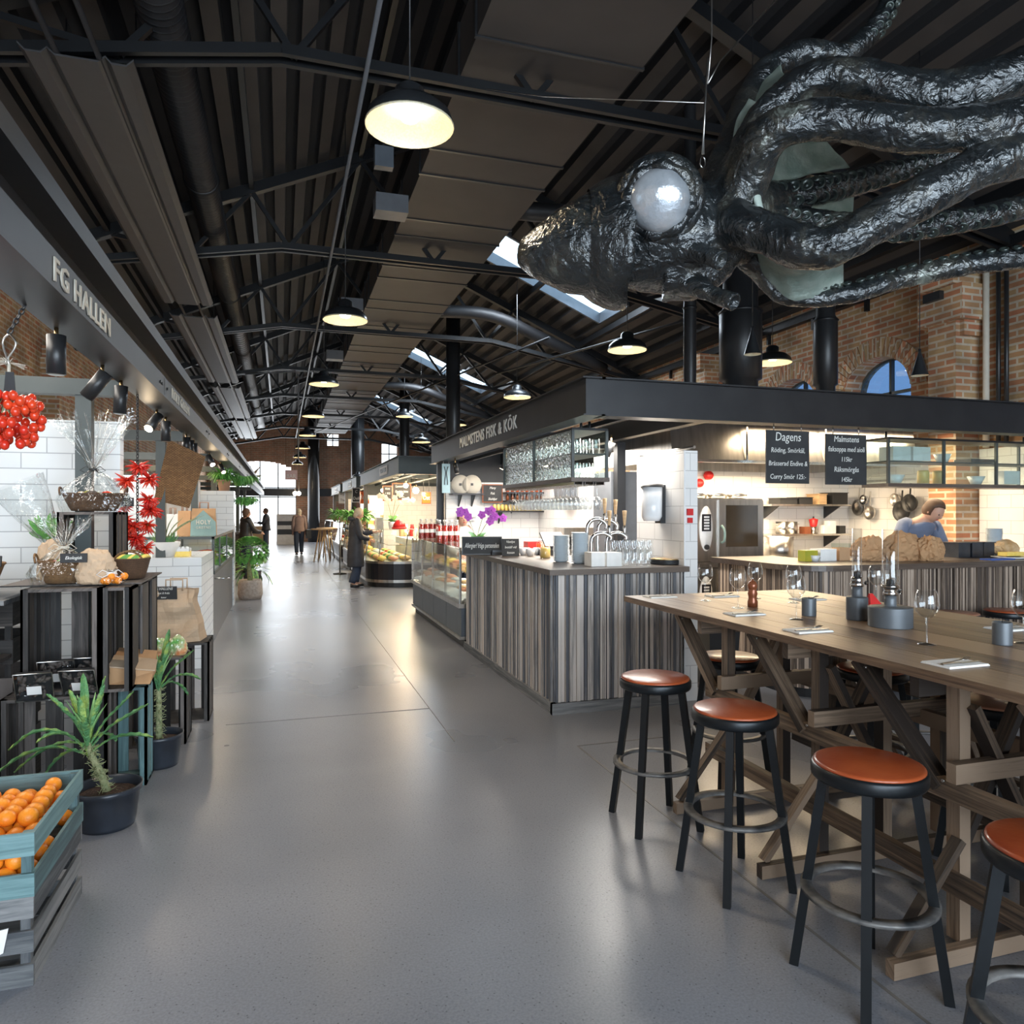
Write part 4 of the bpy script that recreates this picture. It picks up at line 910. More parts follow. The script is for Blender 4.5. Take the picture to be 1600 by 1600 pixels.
# hanging chalk menus
def menu(px0, px1, py0, py1, lines, sizes, label):
    a = PY(px0, py0, 5.32); b_ = PY(px1, py1, 5.32); w_ = b_.x-a.x; h = a.z-b_.z
    t = sign(Vector(((a.x+b_.x)/2, 5.30, b_.z)), w_, h, 0, 0, lines, label, 'chalk_menu', edge=0, sizes=sizes, cat='chalkboard', shear=.1)
    for s in (-1, 1): G().cyl((s*w_*.32, .006, h), (s*w_*.32, .006, 2.349-b_.z), .004, n=6).build('chain', 'inox', t, local=True)
    return t
menu(1195, 1262, 671, 755, ['Dagens', 'Röding, Smörkål,', 'Brässerad Endive &', 'Curry Smör 125:-'], [.105, .06, .06, .06], 'hanging black chalkboard headed Dagens with the dish of the day')
menu(1288, 1351, 677, 757, ['Malmstens', 'fisksoppa med aioli', '115kr', 'Räksmörgås', '145kr'], [.075, .065, .06, .065, .06], 'hanging black chalkboard offering fish soup and shrimp sandwich')
p = PX(697, 722, 2.31); t = thing('blue_banner', 'small pale blue hanging banner with a dark fish-hook logo', 'banner', (2.31, p.y, 2.34)); w_ = .12
G().box(2.31-w_/2, 2.31+w_/2, p.y, p.y+.012, 1.88, 2.31).build('cloth', 'blue_sign', t)
for s in (-.022, .022): G().tube(spline([(2.31+s*1.3, p.y-.004, 2.27), (2.31+s*.3, p.y-.004, 2.18), (2.31+s*.9, p.y-.004, 2.07), (2.31+s, p.y-.004, 2.0)], 4), .006, 6).build('logo', 'black', t)
for s in (-.04, .04): G().cyl((2.31+s, p.y+.006, 2.31), (2.31+s, p.y+.006, 2.36), .003, n=5).build('hook', 'inox', t)
# track spots under canopy
def spot(p, label, aim=(0, 0, -1), s=1.0, lit=0, power=0, hang=.10, col=(1, .76, .5)):
    t = thing('track_spot', label, 'spotlight', p, 0, None); a = Vector(aim).normalized()
    G().cyl((0, 0, 0), (0, 0, -hang), .008*s, n=8).build('stem', 'brass' if s > .9 else 'black', t, local=True)
    c = Vector((0, 0, -hang)); G().cyl(c-a*.03*s, c+a*.12*s, .034*s, n=16).build('lamp_head', 'black', t, local=True)
    G().lathe(c+a*(.12*s+.001), [(.001, .004), (.028*s, .002)], 14, axis=a).build('lens', 'bulb_small' if lit else 'inox', t, local=True)
    if power:
        l = bpy.data.lights.new('spot_light', 'SPOT'); l.energy = power; l.color = col; l.spot_size = radians(80); l.spot_blend = .7; l.shadow_soft_size = .04
        lo = bpy.data.objects.new('spot_light', l); SC.collection.objects.link(lo); lo.parent = t; KIDS.setdefault(t.name, []).append(lo); lo.location = c+a*(.13*s+.01); lo.rotation_euler = a.to_track_quat('-Z', 'Y').to_euler()
    return t
for i, (x, y) in enumerate(((2.75, 9.0), (3.0, 8.2), (3.3, 9.6), (2.7, 7.2), (3.1, 6.6))):
    spot((x, y, 2.36), 'lit ceiling spot inside the fish stall, %s' % ['above the red bottles', 'above the orchid', 'rear one', 'beside the ribbed cabinet', 'nearest the taps'][i], (random.uniform(-.5, .2), random.uniform(-.5, .3), -1), 1, 1, 25)
spot((2.31, 10.0, 2.35), 'dark unlit spot under the sign beam next to the blue banner', (.2, -.3, -1))
# ---------------- glass fish case
t = thing('fish_display_case', 'low glass fish display case with slate panels, beyond the slatted counter', 'display case', (2.4, 9.9, 0))
X0, X1, Y0, Y1 = 1.99, 2.40, 8.38, 11.7
G().box(X0+.06, X1, Y0, Y1, 0, .1).build('plinth', 'black', t)
for k in range(4):
    ya = Y0+(Y1-Y0)*k/4; yb = Y0+(Y1-Y0)*(k+1)/4; G().box(X0+.02, X1, ya+.006, yb-.006, .13, .47).build('lower_panel', 'grey_panel', t)
G().box(X0, X1, Y0, Y1, .10, .135).box(X0-.01, X1, Y0, Y1, .47, .52).build('steel_strip', 'inox', t)
for k in range(5):
    y = Y0+.02+(Y1-Y0-.04)*k/4; G().box(X0, X0+.025, y-.012, y+.012, .52, 1.18).build('post', 'chrome', t)
G().box(X0-.002, X0+.002, Y0, Y1, .52, 1.17).build('front_pane', 'glass', t); G().box(X0, X1, Y0, Y1, 1.18, 1.19).build('top_pane', 'glass', t)
G().box(X0+.01, X1, Y0, Y1, 1.165, 1.18).build('edge', 'steel_green', t) if False else None
G().box(X0+.12, X1-.03, Y0+.02, Y1-.02, .86, .875).build('inner_shelf', 'glass_green', t)
def icebed(x0, x1, y0, y1, z, name='crushed_ice', lb='bed of crushed ice inside the fish display case'):
    g = G(); nx, ny = 10, 40; V = [[g.bm.verts.new((x0+(x1-x0)*i/nx, y0+(y1-y0)*j/ny, z+.05*noise.noise(Vector((i*.5, j*.5, 3)))+(.12*i/nx))) for i in range(nx+1)] for j in range(ny+1)]
    for j in range(ny):
        for i in range(nx): f = g.bm.faces.new((V[j][i], V[j][i+1], V[j+1][i+1], V[j+1][i])); f.smooth = True
    return tag(g.build(name, 'ice'), lb, 'ice', kind='stuff')
icebed(X0+.03, X1-.05, Y0+.03, Y1-.03, .55)
rnd = random.Random(5)
for i in range(26):
    x = X0+.11+(i % 2)*.18+rnd.uniform(-.03, .03); y = Y0+.15+(i//2)*.24
    m_ = ('salmon', 'white_gloss', 'bread', 'salmon', 'ice')[i % 5]
    g = G().ball((x, y, .66+.12*(x-X0)), .06, 2, (1.3, 1.1, .45), jit=.05); o = g.build('fish_fillet', m_)
    tag(o, {'salmon': 'orange salmon fillet on the ice', 'white_gloss': 'white fish fillet on the ice', 'bread': 'golden smoked fish piece on the ice', 'ice': 'pale fish piece on the ice'}[m_]+' in the glass fish case', 'fish', 'fish pieces on the ice, '+m_.replace('_', ' '))
for i in range(7):
    y = Y0+.25+i*.44; m_ = ('yellow', 'bread', 'salmon')[i % 3]
    tag(G().box(2.14, 2.34, y-.1, y+.1, .876, .93).ball((2.24, y, .93), .08, 2, (1.1, 1, .5), jit=.06).build('food_dish', m_), 'dish of prepared food on the inner shelf, %s from the counter' % ordn[i].replace('farthest', 'eighth'), 'dish')
# bottles of juice on the case
bt = {}
def bottles(x, y, nx, ny, z, m_, label, group, r=.035, h=.25):
    for i in range(nx):
        for j in range(ny):
            key = (m_, h)
            loc = (x+i*r*2.3, y+j*r*2.3, z)
            if key not in bt:
                t = thing('juice_bottle', label, 'bottle', loc, 0, group); bt[key] = t
                G().lathe((0, 0, 0), [(.001, 0), (r, 0), (r, h*.74), (.001, h*.74)], 14).build('juice', m_, t, local=True)
                G().lathe((0, 0, 0), [(r*1.04, 0), (r*1.04, h*.76), (r*.5, h*.86), (r*.5, h*.93)], 14).build('bottle_glass', 'glassware', t, local=True)
                G().lathe((0, 0, 0), [(r*.55, h*.93), (r*.55, h), (.001, h)], 12).build('cap', 'white_gloss', t, local=True)
                G().lathe((0, 0, 0), [(r*1.07, h*.3), (r*1.07, h*.48)], 14).build('paper_label', 'napkin', t, local=True)
            else: dup(bt[key], loc, label=label, group=group)
bottles(2.06, 9.85, 4, 2, 1.192, 'juice', 'tall red juice bottle standing on the glass fish case', 'red juice bottles', h=.30)
bottles(2.06, 11.2, 4, 2, 1.192, 'juice', 'tall red juice bottle standing on the glass fish case', 'red juice bottles', h=.30)
# back counter of fish shop
tag(G().box(3.1, 3.86, 8.6, 10.2, 0, .98).box(3.06, 3.86, 8.56, 10.2, .98, 1.02).build('back_counter', 'inox'), 'steel back counter inside the fish stall', 'counter')
bottles(3.12, 8.7, 4, 2, 1.02, 'juice_orange', 'orange-red juice bottle on the back counter of the fish stall', 'orange juice bottles', h=.24)
t = thing('coffee_machine', 'black and steel coffee machine on the back counter', 'coffee machine', (3.6, 8.9, 1.02)); G().box(3.42, 3.85, 8.7, 9.05, 1.02, 1.1).box(3.45, 3.82, 8.85, 9.05, 1.1, 1.36).box(3.42, 3.85, 8.68, 9.05, 1.3, 1.4).build('machine_body', 'inox', t)
G().box(3.5, 3.78, 8.8, 8.85, 1.12, 1.28).build('brew_panel', 'black', t)
for i, (x, z) in enumerate(((3.38, 1.12), (3.3, 1.1))):
    pass
p = on(832, 848); t = thing('cash_terminal', 'black touch-screen till on the inner side of the counter', 'till', (2.72, 7.25, CT))
G().box(2.58, 2.86, 7.15, 7.4, CT, CT+.06).build('base', 'black', t); G().hull([(2.6, 7.12, CT+.1), (2.84, 7.12, CT+.1), (2.84, 7.14, CT+.09), (2.6, 7.14, CT+.09), (2.6, 7.3, CT+.24), (2.84, 7.3, CT+.24), (2.84, 7.32, CT+.23), (2.6, 7.32, CT+.23)], G.BF).build('screen', 'dark_panel', t)
G().box(2.7, 2.74, 7.2, 7.26, CT+.06, CT+.16).build('stand', 'black', t)
tag(G().ball((3.25, 8.35, 1.15), .13, 2, (1, .7, .9), jit=.05).build('red_bag', 'red') if False else G().box(3.15, 3.4, 9.3, 9.5, 1.02, 1.2).build('red_box', 'red'), 'red box on the back counter behind the till', 'box')
# shop wall shelves with jars, plates, brass
def wsh(px0, px1, py, Y, label, dep=.25, mat='dark_panel'):
    a = PY(px0, py, Y-.02); b_ = PY(px1, py, Y-.02); return wallshelf(a.x, b_.x, Y-dep, Y, a.z, label, mat), a.x, b_.x, a.z
s1, xa, xb, z1 = wsh(765, 908, 797, 11.0, 'long dark shelf with yellow jars on the fish shop wall')
jar = None; n = 24
for k in range(n):
    x = xa+.05+(xb-xa-.1)*k/(n-1)
    if jar is None:
        jar = G().lathe((0, 0, 0), [(.001, 0), (.028, 0), (.028, .08), (.02, .09), (.02, .1), (.001, .1)], 10).build('spice_jar', 'mustard', local=True, loc=(x, 10.88, z1)); tag(jar, 'small yellow jar in the row on the lower shop shelf', 'jar', 'jars on the lower shop shelf')
    else: dup(jar, (x, 10.88, z1))
s2, xa, xb, z2 = wsh(785, 905, 781, 11.0, 'short dark shelf with dark bottles above the yellow jars')
s3, xa3, xb3, z3 = wsh(785, 905, 768, 11.0, 'top dark shelf with orange bottles on the shop wall')
for (z, xa_, xb_, m_, nm, n) in ((z2, xa, xb, 'copper', 'dark brown bottle', 16), (z3, xa3, xb3, 'juice_orange', 'orange bottle', 16)):
    b0 = None
    for k in range(n):
        x = xa_+.05+(xb_-xa_-.1)*k/(n-1)
        if b0 is None: b0 = G().lathe((0, 0, 0), [(.001, 0), (.026, 0), (.026, .07), (.012, .09), (.012, .11), (.001, .11)], 10).build('shelf_bottle', m_, local=True, loc=(x, 10.87, z)); tag(b0, nm+' on the shop wall shelves above the yellow jars', 'bottle', nm+'s on shop shelf')
        else: dup(b0, (x, 10.87, z))
s4, xa, xb, z4 = wsh(702, 752, 770, 11.0, 'dark shelf with two round pale dishes on the shop wall')
for i, px in enumerate((719, 737)):
    p = PY(px, 756, 10.9); t = thing('display_dish', 'large round pale wall dish with a square mark, %s' % ('left' if i == 0 else 'right'), 'dish', p)
    G().lathe(p, [(.001, .0), (.06, 0), (.09, .02), (.145, .03), (.145, .04), (.001, .015)], 26, axis=(0, -1, 0)).build('dish_body', 'lettering_cream', t); G().box(p.x-.018, p.x+.018, p.y-.03, p.y-.02, p.z-.018, p.z+.018).build('square_mark', 'black', t)
a = PY(755, 757, 10.9); b_ = PY(784, 783, 10.9)
sign(Vector(((a.x+b_.x)/2, 10.9, b_.z)), b_.x-a.x, a.z-b_.z, 0, 0, ['Meny', 'Fisk', 'Skaldjur'], 'wood-framed chalkboard on the fish shop wall, behind the purple orchid', frame='copper', edge=.015)
a = PY(716, 803, 10.95); b_ = PY(745, 812, 10.95)
t = sign(Vector(((a.x+b_.x)/2, 10.95, b_.z)), b_.x-a.x, a.z-b_.z, 0, 0, ['dagens fångst'], 'white paper notice with handwriting behind the cook', edge=0, mat='white', tmat='black', cat='notice', name='paper_notice')
# ---------------- things on kitchen counter
p = on(1273, 868); t = thing('coffee_cup', 'white coffee cup at the left of the kitchen counter', 'cup', p); G().lathe((0, 0, 0), [(.001, 0), (.03, 0), (.045, .055), (.042, .055), (.028, .006), (.001, .006)], 18).build('cup_body', 'white_gloss', t, local=True); G().tube(arc((.05, 0, .03), .016, -pi/2, pi/2, 6, 'y'), .004, 6).build('handle', 'white_gloss', t, local=True)
p = on(1268, 858); tag(G().box(p.x-.07, p.x+.07, p.y, p.y+.1, CT, CT+.1).build('glass_canister', 'mango'), 'olive-green canister behind the white cup', 'canister')
p = on(1296, 866); tag(G().box(p.x-.1, p.x+.08, p.y, p.y+.14, CT, CT+.11).build('white_box', 'napkin'), 'white box between the cup and the tan canister', 'box')
p = on(1320, 870); t = thing('tan_canister', 'tan plastic canister with a dark lid on the kitchen counter', 'canister', p); G().box(-.06, .06, 0, .1, 0, .12).build('canister_body', 'cardboard', t, local=True); G().box(-.065, .065, -.005, .105, .12, .16).build('lid', 'glass_green', t, local=True)
def crumple(p, sx, sy, sz, mat, name, label, seed=1, cat='paper bag', amp=.3):
    g = G(); d = bmesh.ops.create_icosphere(g.bm, subdivisions=4, radius=1)
    for v in d['verts']:
        n_ = v.co.copy(); a = 1+amp*noise.noise(n_*1.6+Vector((seed*7, 0, 0)))+amp*.5*abs(noise.noise(n_*4+Vector((seed, 3, 0))))
        a += amp*.5*noise.noise(n_*9+Vector((0, seed, 0))); c = n_*a; c = Vector((c.x*sx, c.y*sy, max(-.5, c.z)*sz+.5*sz)); v.co = c+Vector(p)
    return tag(g.build(name, mat), label, cat)
crumple(on(1378, 876)+Vector((0, .15, 0)), .17, .12, .15, 'paper', 'paper_bag', 'flat folded kraft paper bag at the left of the paper heap', 2)
crumple(on(1430, 876)+Vector((0, .15, 0)), .22, .13, .17, 'paper', 'paper_bag', 'big crumpled kraft paper bag in front of the chef', 3)
crumple(on(1468, 876)+Vector((0, .12, 0)), .12, .11, .15, 'paper', 'paper_bag', 'rolled kraft paper bag at the right of the paper heap', 4)
for i, px in enumerate((1507, 1528, 1545)):
    p = on(px, 868); t = tag(G().box(p.x-.075, p.x+.075, p.y, p.y+.2, CT+.001, CT+.14).box(p.x-.085, p.x+.085, p.y-.01, p.y+.21, CT+.14, CT+.15).build('black_tub', 'black_plastic'), '%s black plastic tub on the kitchen counter' % ('left', 'middle', 'right')[i], 'tub')
tag(G().box(on(1540, 872).x-.18, on(1540, 872).x+.12, 5.2, 5.32, CT, CT+.012).build('blue_cloth', 'blue_cloth'), 'folded blue cloth beside the black tubs', 'cloth')
t = thing('bread_plate', 'white plate under the cheese slab at the right end of the counter', 'plate', on(1580, 872)); G().lathe((0, 0, 0), [(.001, 0), (.1, 0), (.17, .02), (.165, .022), (.001, .006)], 28).build('plate_body', 'white_gloss', t, local=True)
p = on(1582, 871); tag(G().box(p.x-.12, p.x+.12, p.y-.04, p.y+.06, CT+.023, CT+.06).build('cheese_slab', 'yellow'), 'pale yellow slab of cheese on the white plate', 'cheese')
crumple(on(1578, 858)+Vector((0, .05, .03)), .16, .08, .09, 'bread', 'bread_loaf', 'rustic bread loaf behind the cheese plate', 9, 'bread', .15)
# waste bin
p = PZ(1096, 1078, 0)+Vector((.14, 0, 0)); t = thing('waste_bin', 'black wheeled waste bin with a bin bag between bar and table', 'bin', p)
G().hull([(-.13, -.13, .06), (.13, -.13, .06), (.13, .13, .06), (-.13, .13, .06), (-.16, -.16, .62), (.16, -.16, .62), (.16, .16, .62), (-.16, .16, .62)], G.BF).build('bin_body', 'black', t, local=True)
g = G().lathe((0, 0, .6), [(.23, -.04), (.24, .03), (.22, .035), (.2, -.02)], 22); 
for v in g.bm.verts: v.co += Vector((random.uniform(-.008, .008), random.uniform(-.008, .008), random.uniform(-.008, .008)))
g.build('bin_bag', 'black', t, local=True)
for (x, y) in ((-.1, -.1), (.1, -.1), (.1, .1), (-.1, .1)): G().cyl((x, y-.01, .03), (x, y+.01, .03), .03, n=14).build('castor', 'chrome', t, local=True)
# ================================================================== HIGH TABLE AND STOOLS
TT = 1.05; TX0, TX1, TY0, TY1 = 2.14, 3.50, .45, 4.37
t = thing('high_table', 'long oak high table on crossed timber trestles', 'table', (2.82, 2.4, 0))
g = G()
for k in range(6):
    a = TX0+(TX1-TX0)*k/6; b_ = TX0+(TX1-TX0)*(k+1)/6; g.plank(a+.0022, b_-.0022, TY0, TY1, TT-.035, TT)
g.build('tabletop', 'tablewood', t)
ROW = (2.35, 2.71, 3.05, 3.34)
for Y in (3.50, 2.78, 2.06, 1.34, .62):
    for x in ROW: G().plank(x-.025, x+.025, Y-.028, Y+.028, .05 if x != ROW[1] else .05, TT-.035).build('post', 'trestle', t)
    G().plank(1.99, 3.60, Y-.068, Y-.03, .002, .06).build('foot_beam', 'trestle', t)
    G().plank(2.2, 3.44, Y+.03, Y+.07, TT-.12, TT-.035).build('top_bearer', 'trestle', t)
    G().plank(2.26, 3.42, Y-.07, Y-.03, .64, .71).build('cross_bar', 'trestle', t)
    for s, x0, x1 in ((1, 2.03, 2.33), (-1, 3.56, 3.36)): G().beam((x0, Y-.02, .06), (x1, Y-.02, .42), .028, .042, up=(0, 1, 0)).build('foot_brace', 'trestle', t)
    for a_, b_ in ((ROW[0], ROW[1]), (ROW[3], ROW[2])):
        G().beam((a_, Y+.03, .30), (b_, Y+.03, .92), .03, .055, up=(0, 1, 0)).build('cross_brace', 'trestle', t)
        G().beam((a_+.02, Y-.035, .9), (b_, Y-.035, .3), .03, .055, up=(0, 1, 0)).build('cross_brace', 'trestle', t) if Y != 3.5 else None
    for x in (2.30, 3.40): G().beam((x, Y+.42, .985), (x, Y+.02, .60), .035, .075, up=(1, 0, 0)).build('brace', 'trestle', t)
    g = G()
    for (y_, z_) in ((Y+.40, .95), (Y+.37, .965), (Y+.0, .63)): g.cyl((2.275, y_, z_), (2.284, y_, z_), .006, n=8)
    g.build('bolt', 'inox', t)
for (x, z) in ((2.30, .60), (2.30, .27), (3.40, .60), (3.40, .27), (2.88, .64), (2.88, .3)): G().plank(x-.02, x+.02, .5, 3.62, z-.035, z+.035).build('long_rail', 'trestle', t)
# ---------------- stools
def stool(loc, label, leather='leather', rz=0):
    t = thing('bar_stool', label, 'bar stool', loc, rz, None)
    s = G().lathe((0, 0, 0), [(.001, .752), (.165, .752), (.174, .748), (.175, .742), (.17, .738)], 40).build('seat', leather, t, local=True)
    G().lathe((0, 0, 0), [(.150, .69), (.178, .695), (.183, .705), (.183, .733), (.178, .741), (.001, .741)], 40).build('seat_rim', 'stoolmetal', t, local=True)
    for sx in (-1, 1):
        for sy in (-1, 1): G().beam((sx*.098, sy*.098, .70), (sx*.168, sy*.168, 0), .031, .031, up=(sx*1., -sy*1., 0), plank=False).build('leg', 'stoolmetal', t, local=True)
    G().lathe((0, 0, .30), [(.178, 0), (.216, 0), (.216, .014), (.178, .014), (.178, 0)], 40).build('foot_ring', 'stoolring', t, local=True)
    return t
s0 = stool((1.902, 2.014, 0), 'black bar stool with red-brown leather seat, largest one, aisle side of the table')
dup(s0, (1.876, 2.747, 0), .06, 'black bar stool with tan seat, between the largest and the farthest aisle-side stool')
dup(s0, (1.845, 3.401, 0), -.05, 'black bar stool with a leather seat, farthest on the aisle side beside the slatted counter')
dup(s0, (1.905, 1.36, 0), .03, 'black bar stool with a bright red-brown seat, cut off at the lower right corner')
s1 = stool((2.53, 3.76, 0), 'black bar stool half under the far end of the table behind the first brace')
dup(s1, (3.68, 3.55, 0), .1, 'far-side bar stool standing just outside the table, behind the lanterns')
s2 = stool((3.12, 2.93, 0), 'bar stool pushed in on the far side, leather seat right under the table edge', 'leather')
s3 = stool((3.10, 2.42, 0), 'bar stool with a faded brown seat on the far side at the right edge', 'leather_fade')
s3.location = (3.08, 2.50, 0); s2.location = (3.08, 3.24, 0)
dup(s3, (5.45, 4.80, 0), .1, 'left bar stool at the kitchen counter beyond the table', scale=1.0)
dup(s1, (6.0, 4.78, 0), -.1, 'middle bar stool at the kitchen counter beyond the table')
dup(s1, (6.5, 4.8, 0), .2, 'right bar stool at the kitchen counter, at the photo edge')
# ---------------- table setting
def tb(px, py): return PZ(px, py, TT)
gl = wineglass(tb(1448, 1006), 'wine glass standing alone at the front right of the table')
for (px, py, lb) in ((1102, 938, 'leftmost wine glass at the far end of the table'), (1153, 949, 'second wine glass from the far end, left of the pepper mill'), (1180, 934, 'wine glass just behind the wooden pepper mill'), (1244, 967, 'wine glass left of the ribbed grey candle cup, in front'), (1240, 941, 'wine glass behind the other beside the grey candle cup'), (1369, 942, 'wine glass behind the two lanterns with a red napkin'), (1600, 1004, 'wine glass cut by the right edge of the photo'), ): dup(gl, tb(px, py), label=lb)
def setting(px, py, label, rz=0.0, w_=.19, h=.12):
    p = tb(px, py); t = thing('napkin', 'white paper napkin '+label, 'napkin', p, rz)
    g = G().box(-w_/2, w_/2, -h/2, h/2, .0005, .004); g.box(-w_/2+.004, w_/2-.002, -h/2+.003, h/2-.002, .004, .007); g.build('folded_sheet', 'napkin', t, local=True)
    q = Vector((p.x, p.y, TT+.0075)); 
    f = thing('fork', 'steel fork lying on the napkin '+label, 'fork', q, rz+.2)
    G().tube(spline([(-.085, 0, .003), (-.03, 0, .004), (.02, 0, .005), (.045, 0, .006)], 4), [.0045]*4+[.003]*9, 6, flat=.5).build('handle', 'inox', f, local=True)
    g = G()
    for k in range(4): y = -.009+k*.006; g.tube([(.045, y*.7, .006), (.06, y, .006), (.092, y, .012)], .0014, 5)
    g.tube([(.04, 0, .006), (.052, 0, .006)], [.004, .011], 8, flat=.3); g.build('tines', 'inox', f, local=True)
    k_ = thing('knife', 'steel knife on the napkin '+label, 'knife', q+Vector((0, -.022, 0)), rz+.05)
    G().box(-.09, 0, -.005, .005, .0005, .006).build('handle', 'inox', k_, local=True); G().box(0, .1, -.007, .007, .001, .003).build('blade', 'inox', k_, local=True)
setting(1492, 1037, 'at the front right of the table', .02)
setting(1262, 985, 'in front of the grey candle cup')
setting(1163, 959, 'in front of the pepper mill')
setting(1031, 932, 'at the far left end of the table')
setting(1128, 931, 'at the far edge behind the leftmost glass')
setting(1262, 936, 'at the far edge behind the grey candle cup')
setting(1578, 982, 'at the far edge near the right photo edge')
# pepper mill
p = tb(1176, 947); t = thing('pepper_mill', 'dark red-brown turned wooden pepper mill', 'pepper mill', p)
G().lathe((0, 0, 0), [(.001, 0), (.029, 0), (.029, .03), (.024, .045), (.024, .06), (.028, .075), (.022, .1)], 24).build('mill_base', 'copper', t, local=True); G().lathe((0, 0, .1), [(.022, 0), (.026, .01), (.028, .025), (.02, .045), (.012, .05), (.001, .06)], 24).build('mill_head', 'copper', t, local=True); G().ball((0, 0, .165), .007).build('knob', 'chrome', t, local=True)
# ribbed candle cups
for (px, py, lb) in ((1264, 961, 'next to the pair of wine glasses'), (1566, 1006, 'at the right photo edge')):
    p = tb(px, py); t = thing('candle_cup', 'ribbed dark grey candle cup '+lb, 'candle holder', p)
    pr = [(.001, 0), (.036, 0)]; z = 0
    while z < .088: pr += [(.0375, z+.003), (.036, z+.006)]; z += .007
    G().lathe((0, 0, 0), pr+[(.036, .094), (.031, .094), (.031, .03), (.001, .03)], 28).build('cup', 'candle', t, local=True); G().cyl((0, 0, .03), (0, 0, .08), .024).build('candle', 'white_gloss', t, local=True); G().cyl((0, 0, .08), (0, 0, .1), .002, n=5).build('wick', 'black', t, local=True)
# oil lanterns
def lantern(px, py, r, h, gr, gh, label):
    p = tb(px, py); t = thing('oil_lantern', label, 'oil lamp', p)
    G().lathe((0, 0, 0), [(.001, 0), (r-.002, 0), (r, .002), (r, .004), (r, h-.004), (r, h-.002), (r-.0015, h), (r-.004, h+.001), (.034, h+.002), (.030, h+.003), (.027, h+.006), (.026, h+.03), (.026, h+.055), (.001, h+.055)], 40).build('fuel_base', 'candle', t, local=True)
    b_ = G().lathe((0, 0, h+.055), [(.03, 0), (.036, .012), (.028, .02), (.03, .035), (gr+.004, .04), (gr+.004, .048), (.02, .05), (.018, .075), (.001, .078)], 24).build('burner', 'chrome', t, local=True)
    G().cyl((.03, 0, h+.07), (.058, 0, h+.07), .004, n=6).lathe((.06, 0, h+.07), [(.012, -.003), (.012, .003), (.001, .003)], 12, axis=(1, 0, 0)).build('wick_key', 'chrome', b_, local=True)
    z = h+.10
    G().lathe((0, 0, z), [(gr*.95, 0), (gr*1.12, .03), (gr, .07), (gr, gh), (gr-.001, gh+.001)], 28).build('glass_chimney', 'glassware', t, local=True)
lantern(1339, 967, .052, .115, .023, .25, 'tall oil lantern with a slate cylinder base and narrow glass chimney')
lantern(1391, 978, .098, .095, .036, .27, 'wide oil lantern with a broad slate base and thick glass chimney')
p = tb(1372, 950); tag(G().hull([(p.x-.05, p.y, TT+.0005), (p.x+.05, p.y, TT+.0005), (p.x+.05, p.y+.05, TT+.0005), (p.x-.05, p.y+.05, TT+.0005), (p.x-.04, p.y+.02, TT+.085), (p.x-.02, p.y+.02, TT+.085), (p.x-.02, p.y+.03, TT+.085), (p.x-.04, p.y+.03, TT+.085)], G.BF).build('red_napkin', 'red'), 'folded red napkin standing between the two lanterns', 'napkin')
# ================================================================== LEFT GREENGROCER
t = thing('sign_beam', 'long dark steel sign beam over the greengrocer side with cream lettering', 'beam', (-.85, 15, 2.43))
G().box(-.97, -.80, YB+.3, 37, 2.43, 2.57).build('web', 'steel_dark', t); G().box(-.97, -.88, YB+.3, 37, 2.57, 2.71).build('recess', 'black', t)
G().box(-1.0, -.775, YB+.3, 37, 2.71, 2.79).build('top_flange', 'steel_dark', t); G().box(-.985, -.79, YB+.3, 37, 2.418, 2.43).build('bottom_flange', 'steel_dark', t)
for y in (5.75, 9.0, 12.3, 15.6, 19):
    g = G().box(-.7985, -.797, y, y+.012, 2.43, 2.57)
    for dy in (-.12, .12, -.2): g.cyl((-.8, y+dy, 2.5), (-.792, y+dy, 2.5), .01, n=8)
    g.build('splice', 'black', t)
text('FG HALLEN', .125, (-.796, 3.53, 2.489), (0, 1, 0), (0, 0, 1), 'lettering_cream', t, fit=.92, bold=.0015, space=1.12)
text('HOLY GREENS', .11, (-.796, 6.65, 2.50), (0, 1, 0), (0, 0, 1), 'lettering_cream', t, fit=1.1, bold=.001, space=1.1)
text('OSTHALLEN' if False else 'CAFE', .10, (-.796, 12.2, 2.50), (0, 1, 0), (0, 0, 1), 'lettering_cream', t, fit=.5) if False else None
for i, y in enumerate((5.2, 8.26, 11.3, 14.4, 18, 22, 26)):
    t = thing('steel_portal', 'green-grey steel goal-post portal under the left sign beam, %s from the camera' % ordn[i], 'frame', (-1.18, y, 0))
    G().box(XL+.3, -.97, y-.05, y+.05, 2.33, 2.43).build('cross_beam', 'steel_green', t); G().box(-1.225, -1.135, y-.04, y+.04, {8.26: 1.136, 11.3: 1.305, 22: 1.071, 26: 1.071}.get(y, 0), 2.33).build('post', 'steel_green', t)
# tiled walls of the stall
tag(G().box(-3.4, -1.06, 5.62, 5.74, 0, 2.22).build('tiled_screen', 'tile_cool'), 'white tiled screen wall behind the gift baskets', 'wall')
tag(G().box(-1.7, -.78, 8.1, 9.45, 0, 1.135).build('tiled_counter', 'tile_cool'), 'low white tiled counter with a potted succulent on top', 'counter')
tag(G().box(-3.3, -1.45, 9.9, 10.0, 0, 2.05).build('tiled_screen', 'tile_cool'), 'white tiled wall behind the salad bar', 'wall')
tag(G().box(-1.62, -.78, 13.4, 13.8, 0, 1.96).build('tiled_pier', 'tile_cool'), 'white tiled pier with a fern on top, beside the aisle', 'wall')
tag(G().box(-1.58, -.80, 13.81, 14.05, 0, 1.9).build('brick_pier', 'brick'), 'narrow brick pier behind the white tiled pier', 'wall')
tag(G().box(-3.2, -1.3, 12.9, 13.3, 1.306, 2.1).build('white_cabinet', 'white'), 'white wall cabinet in the rear of the salad bar', 'cabinet')
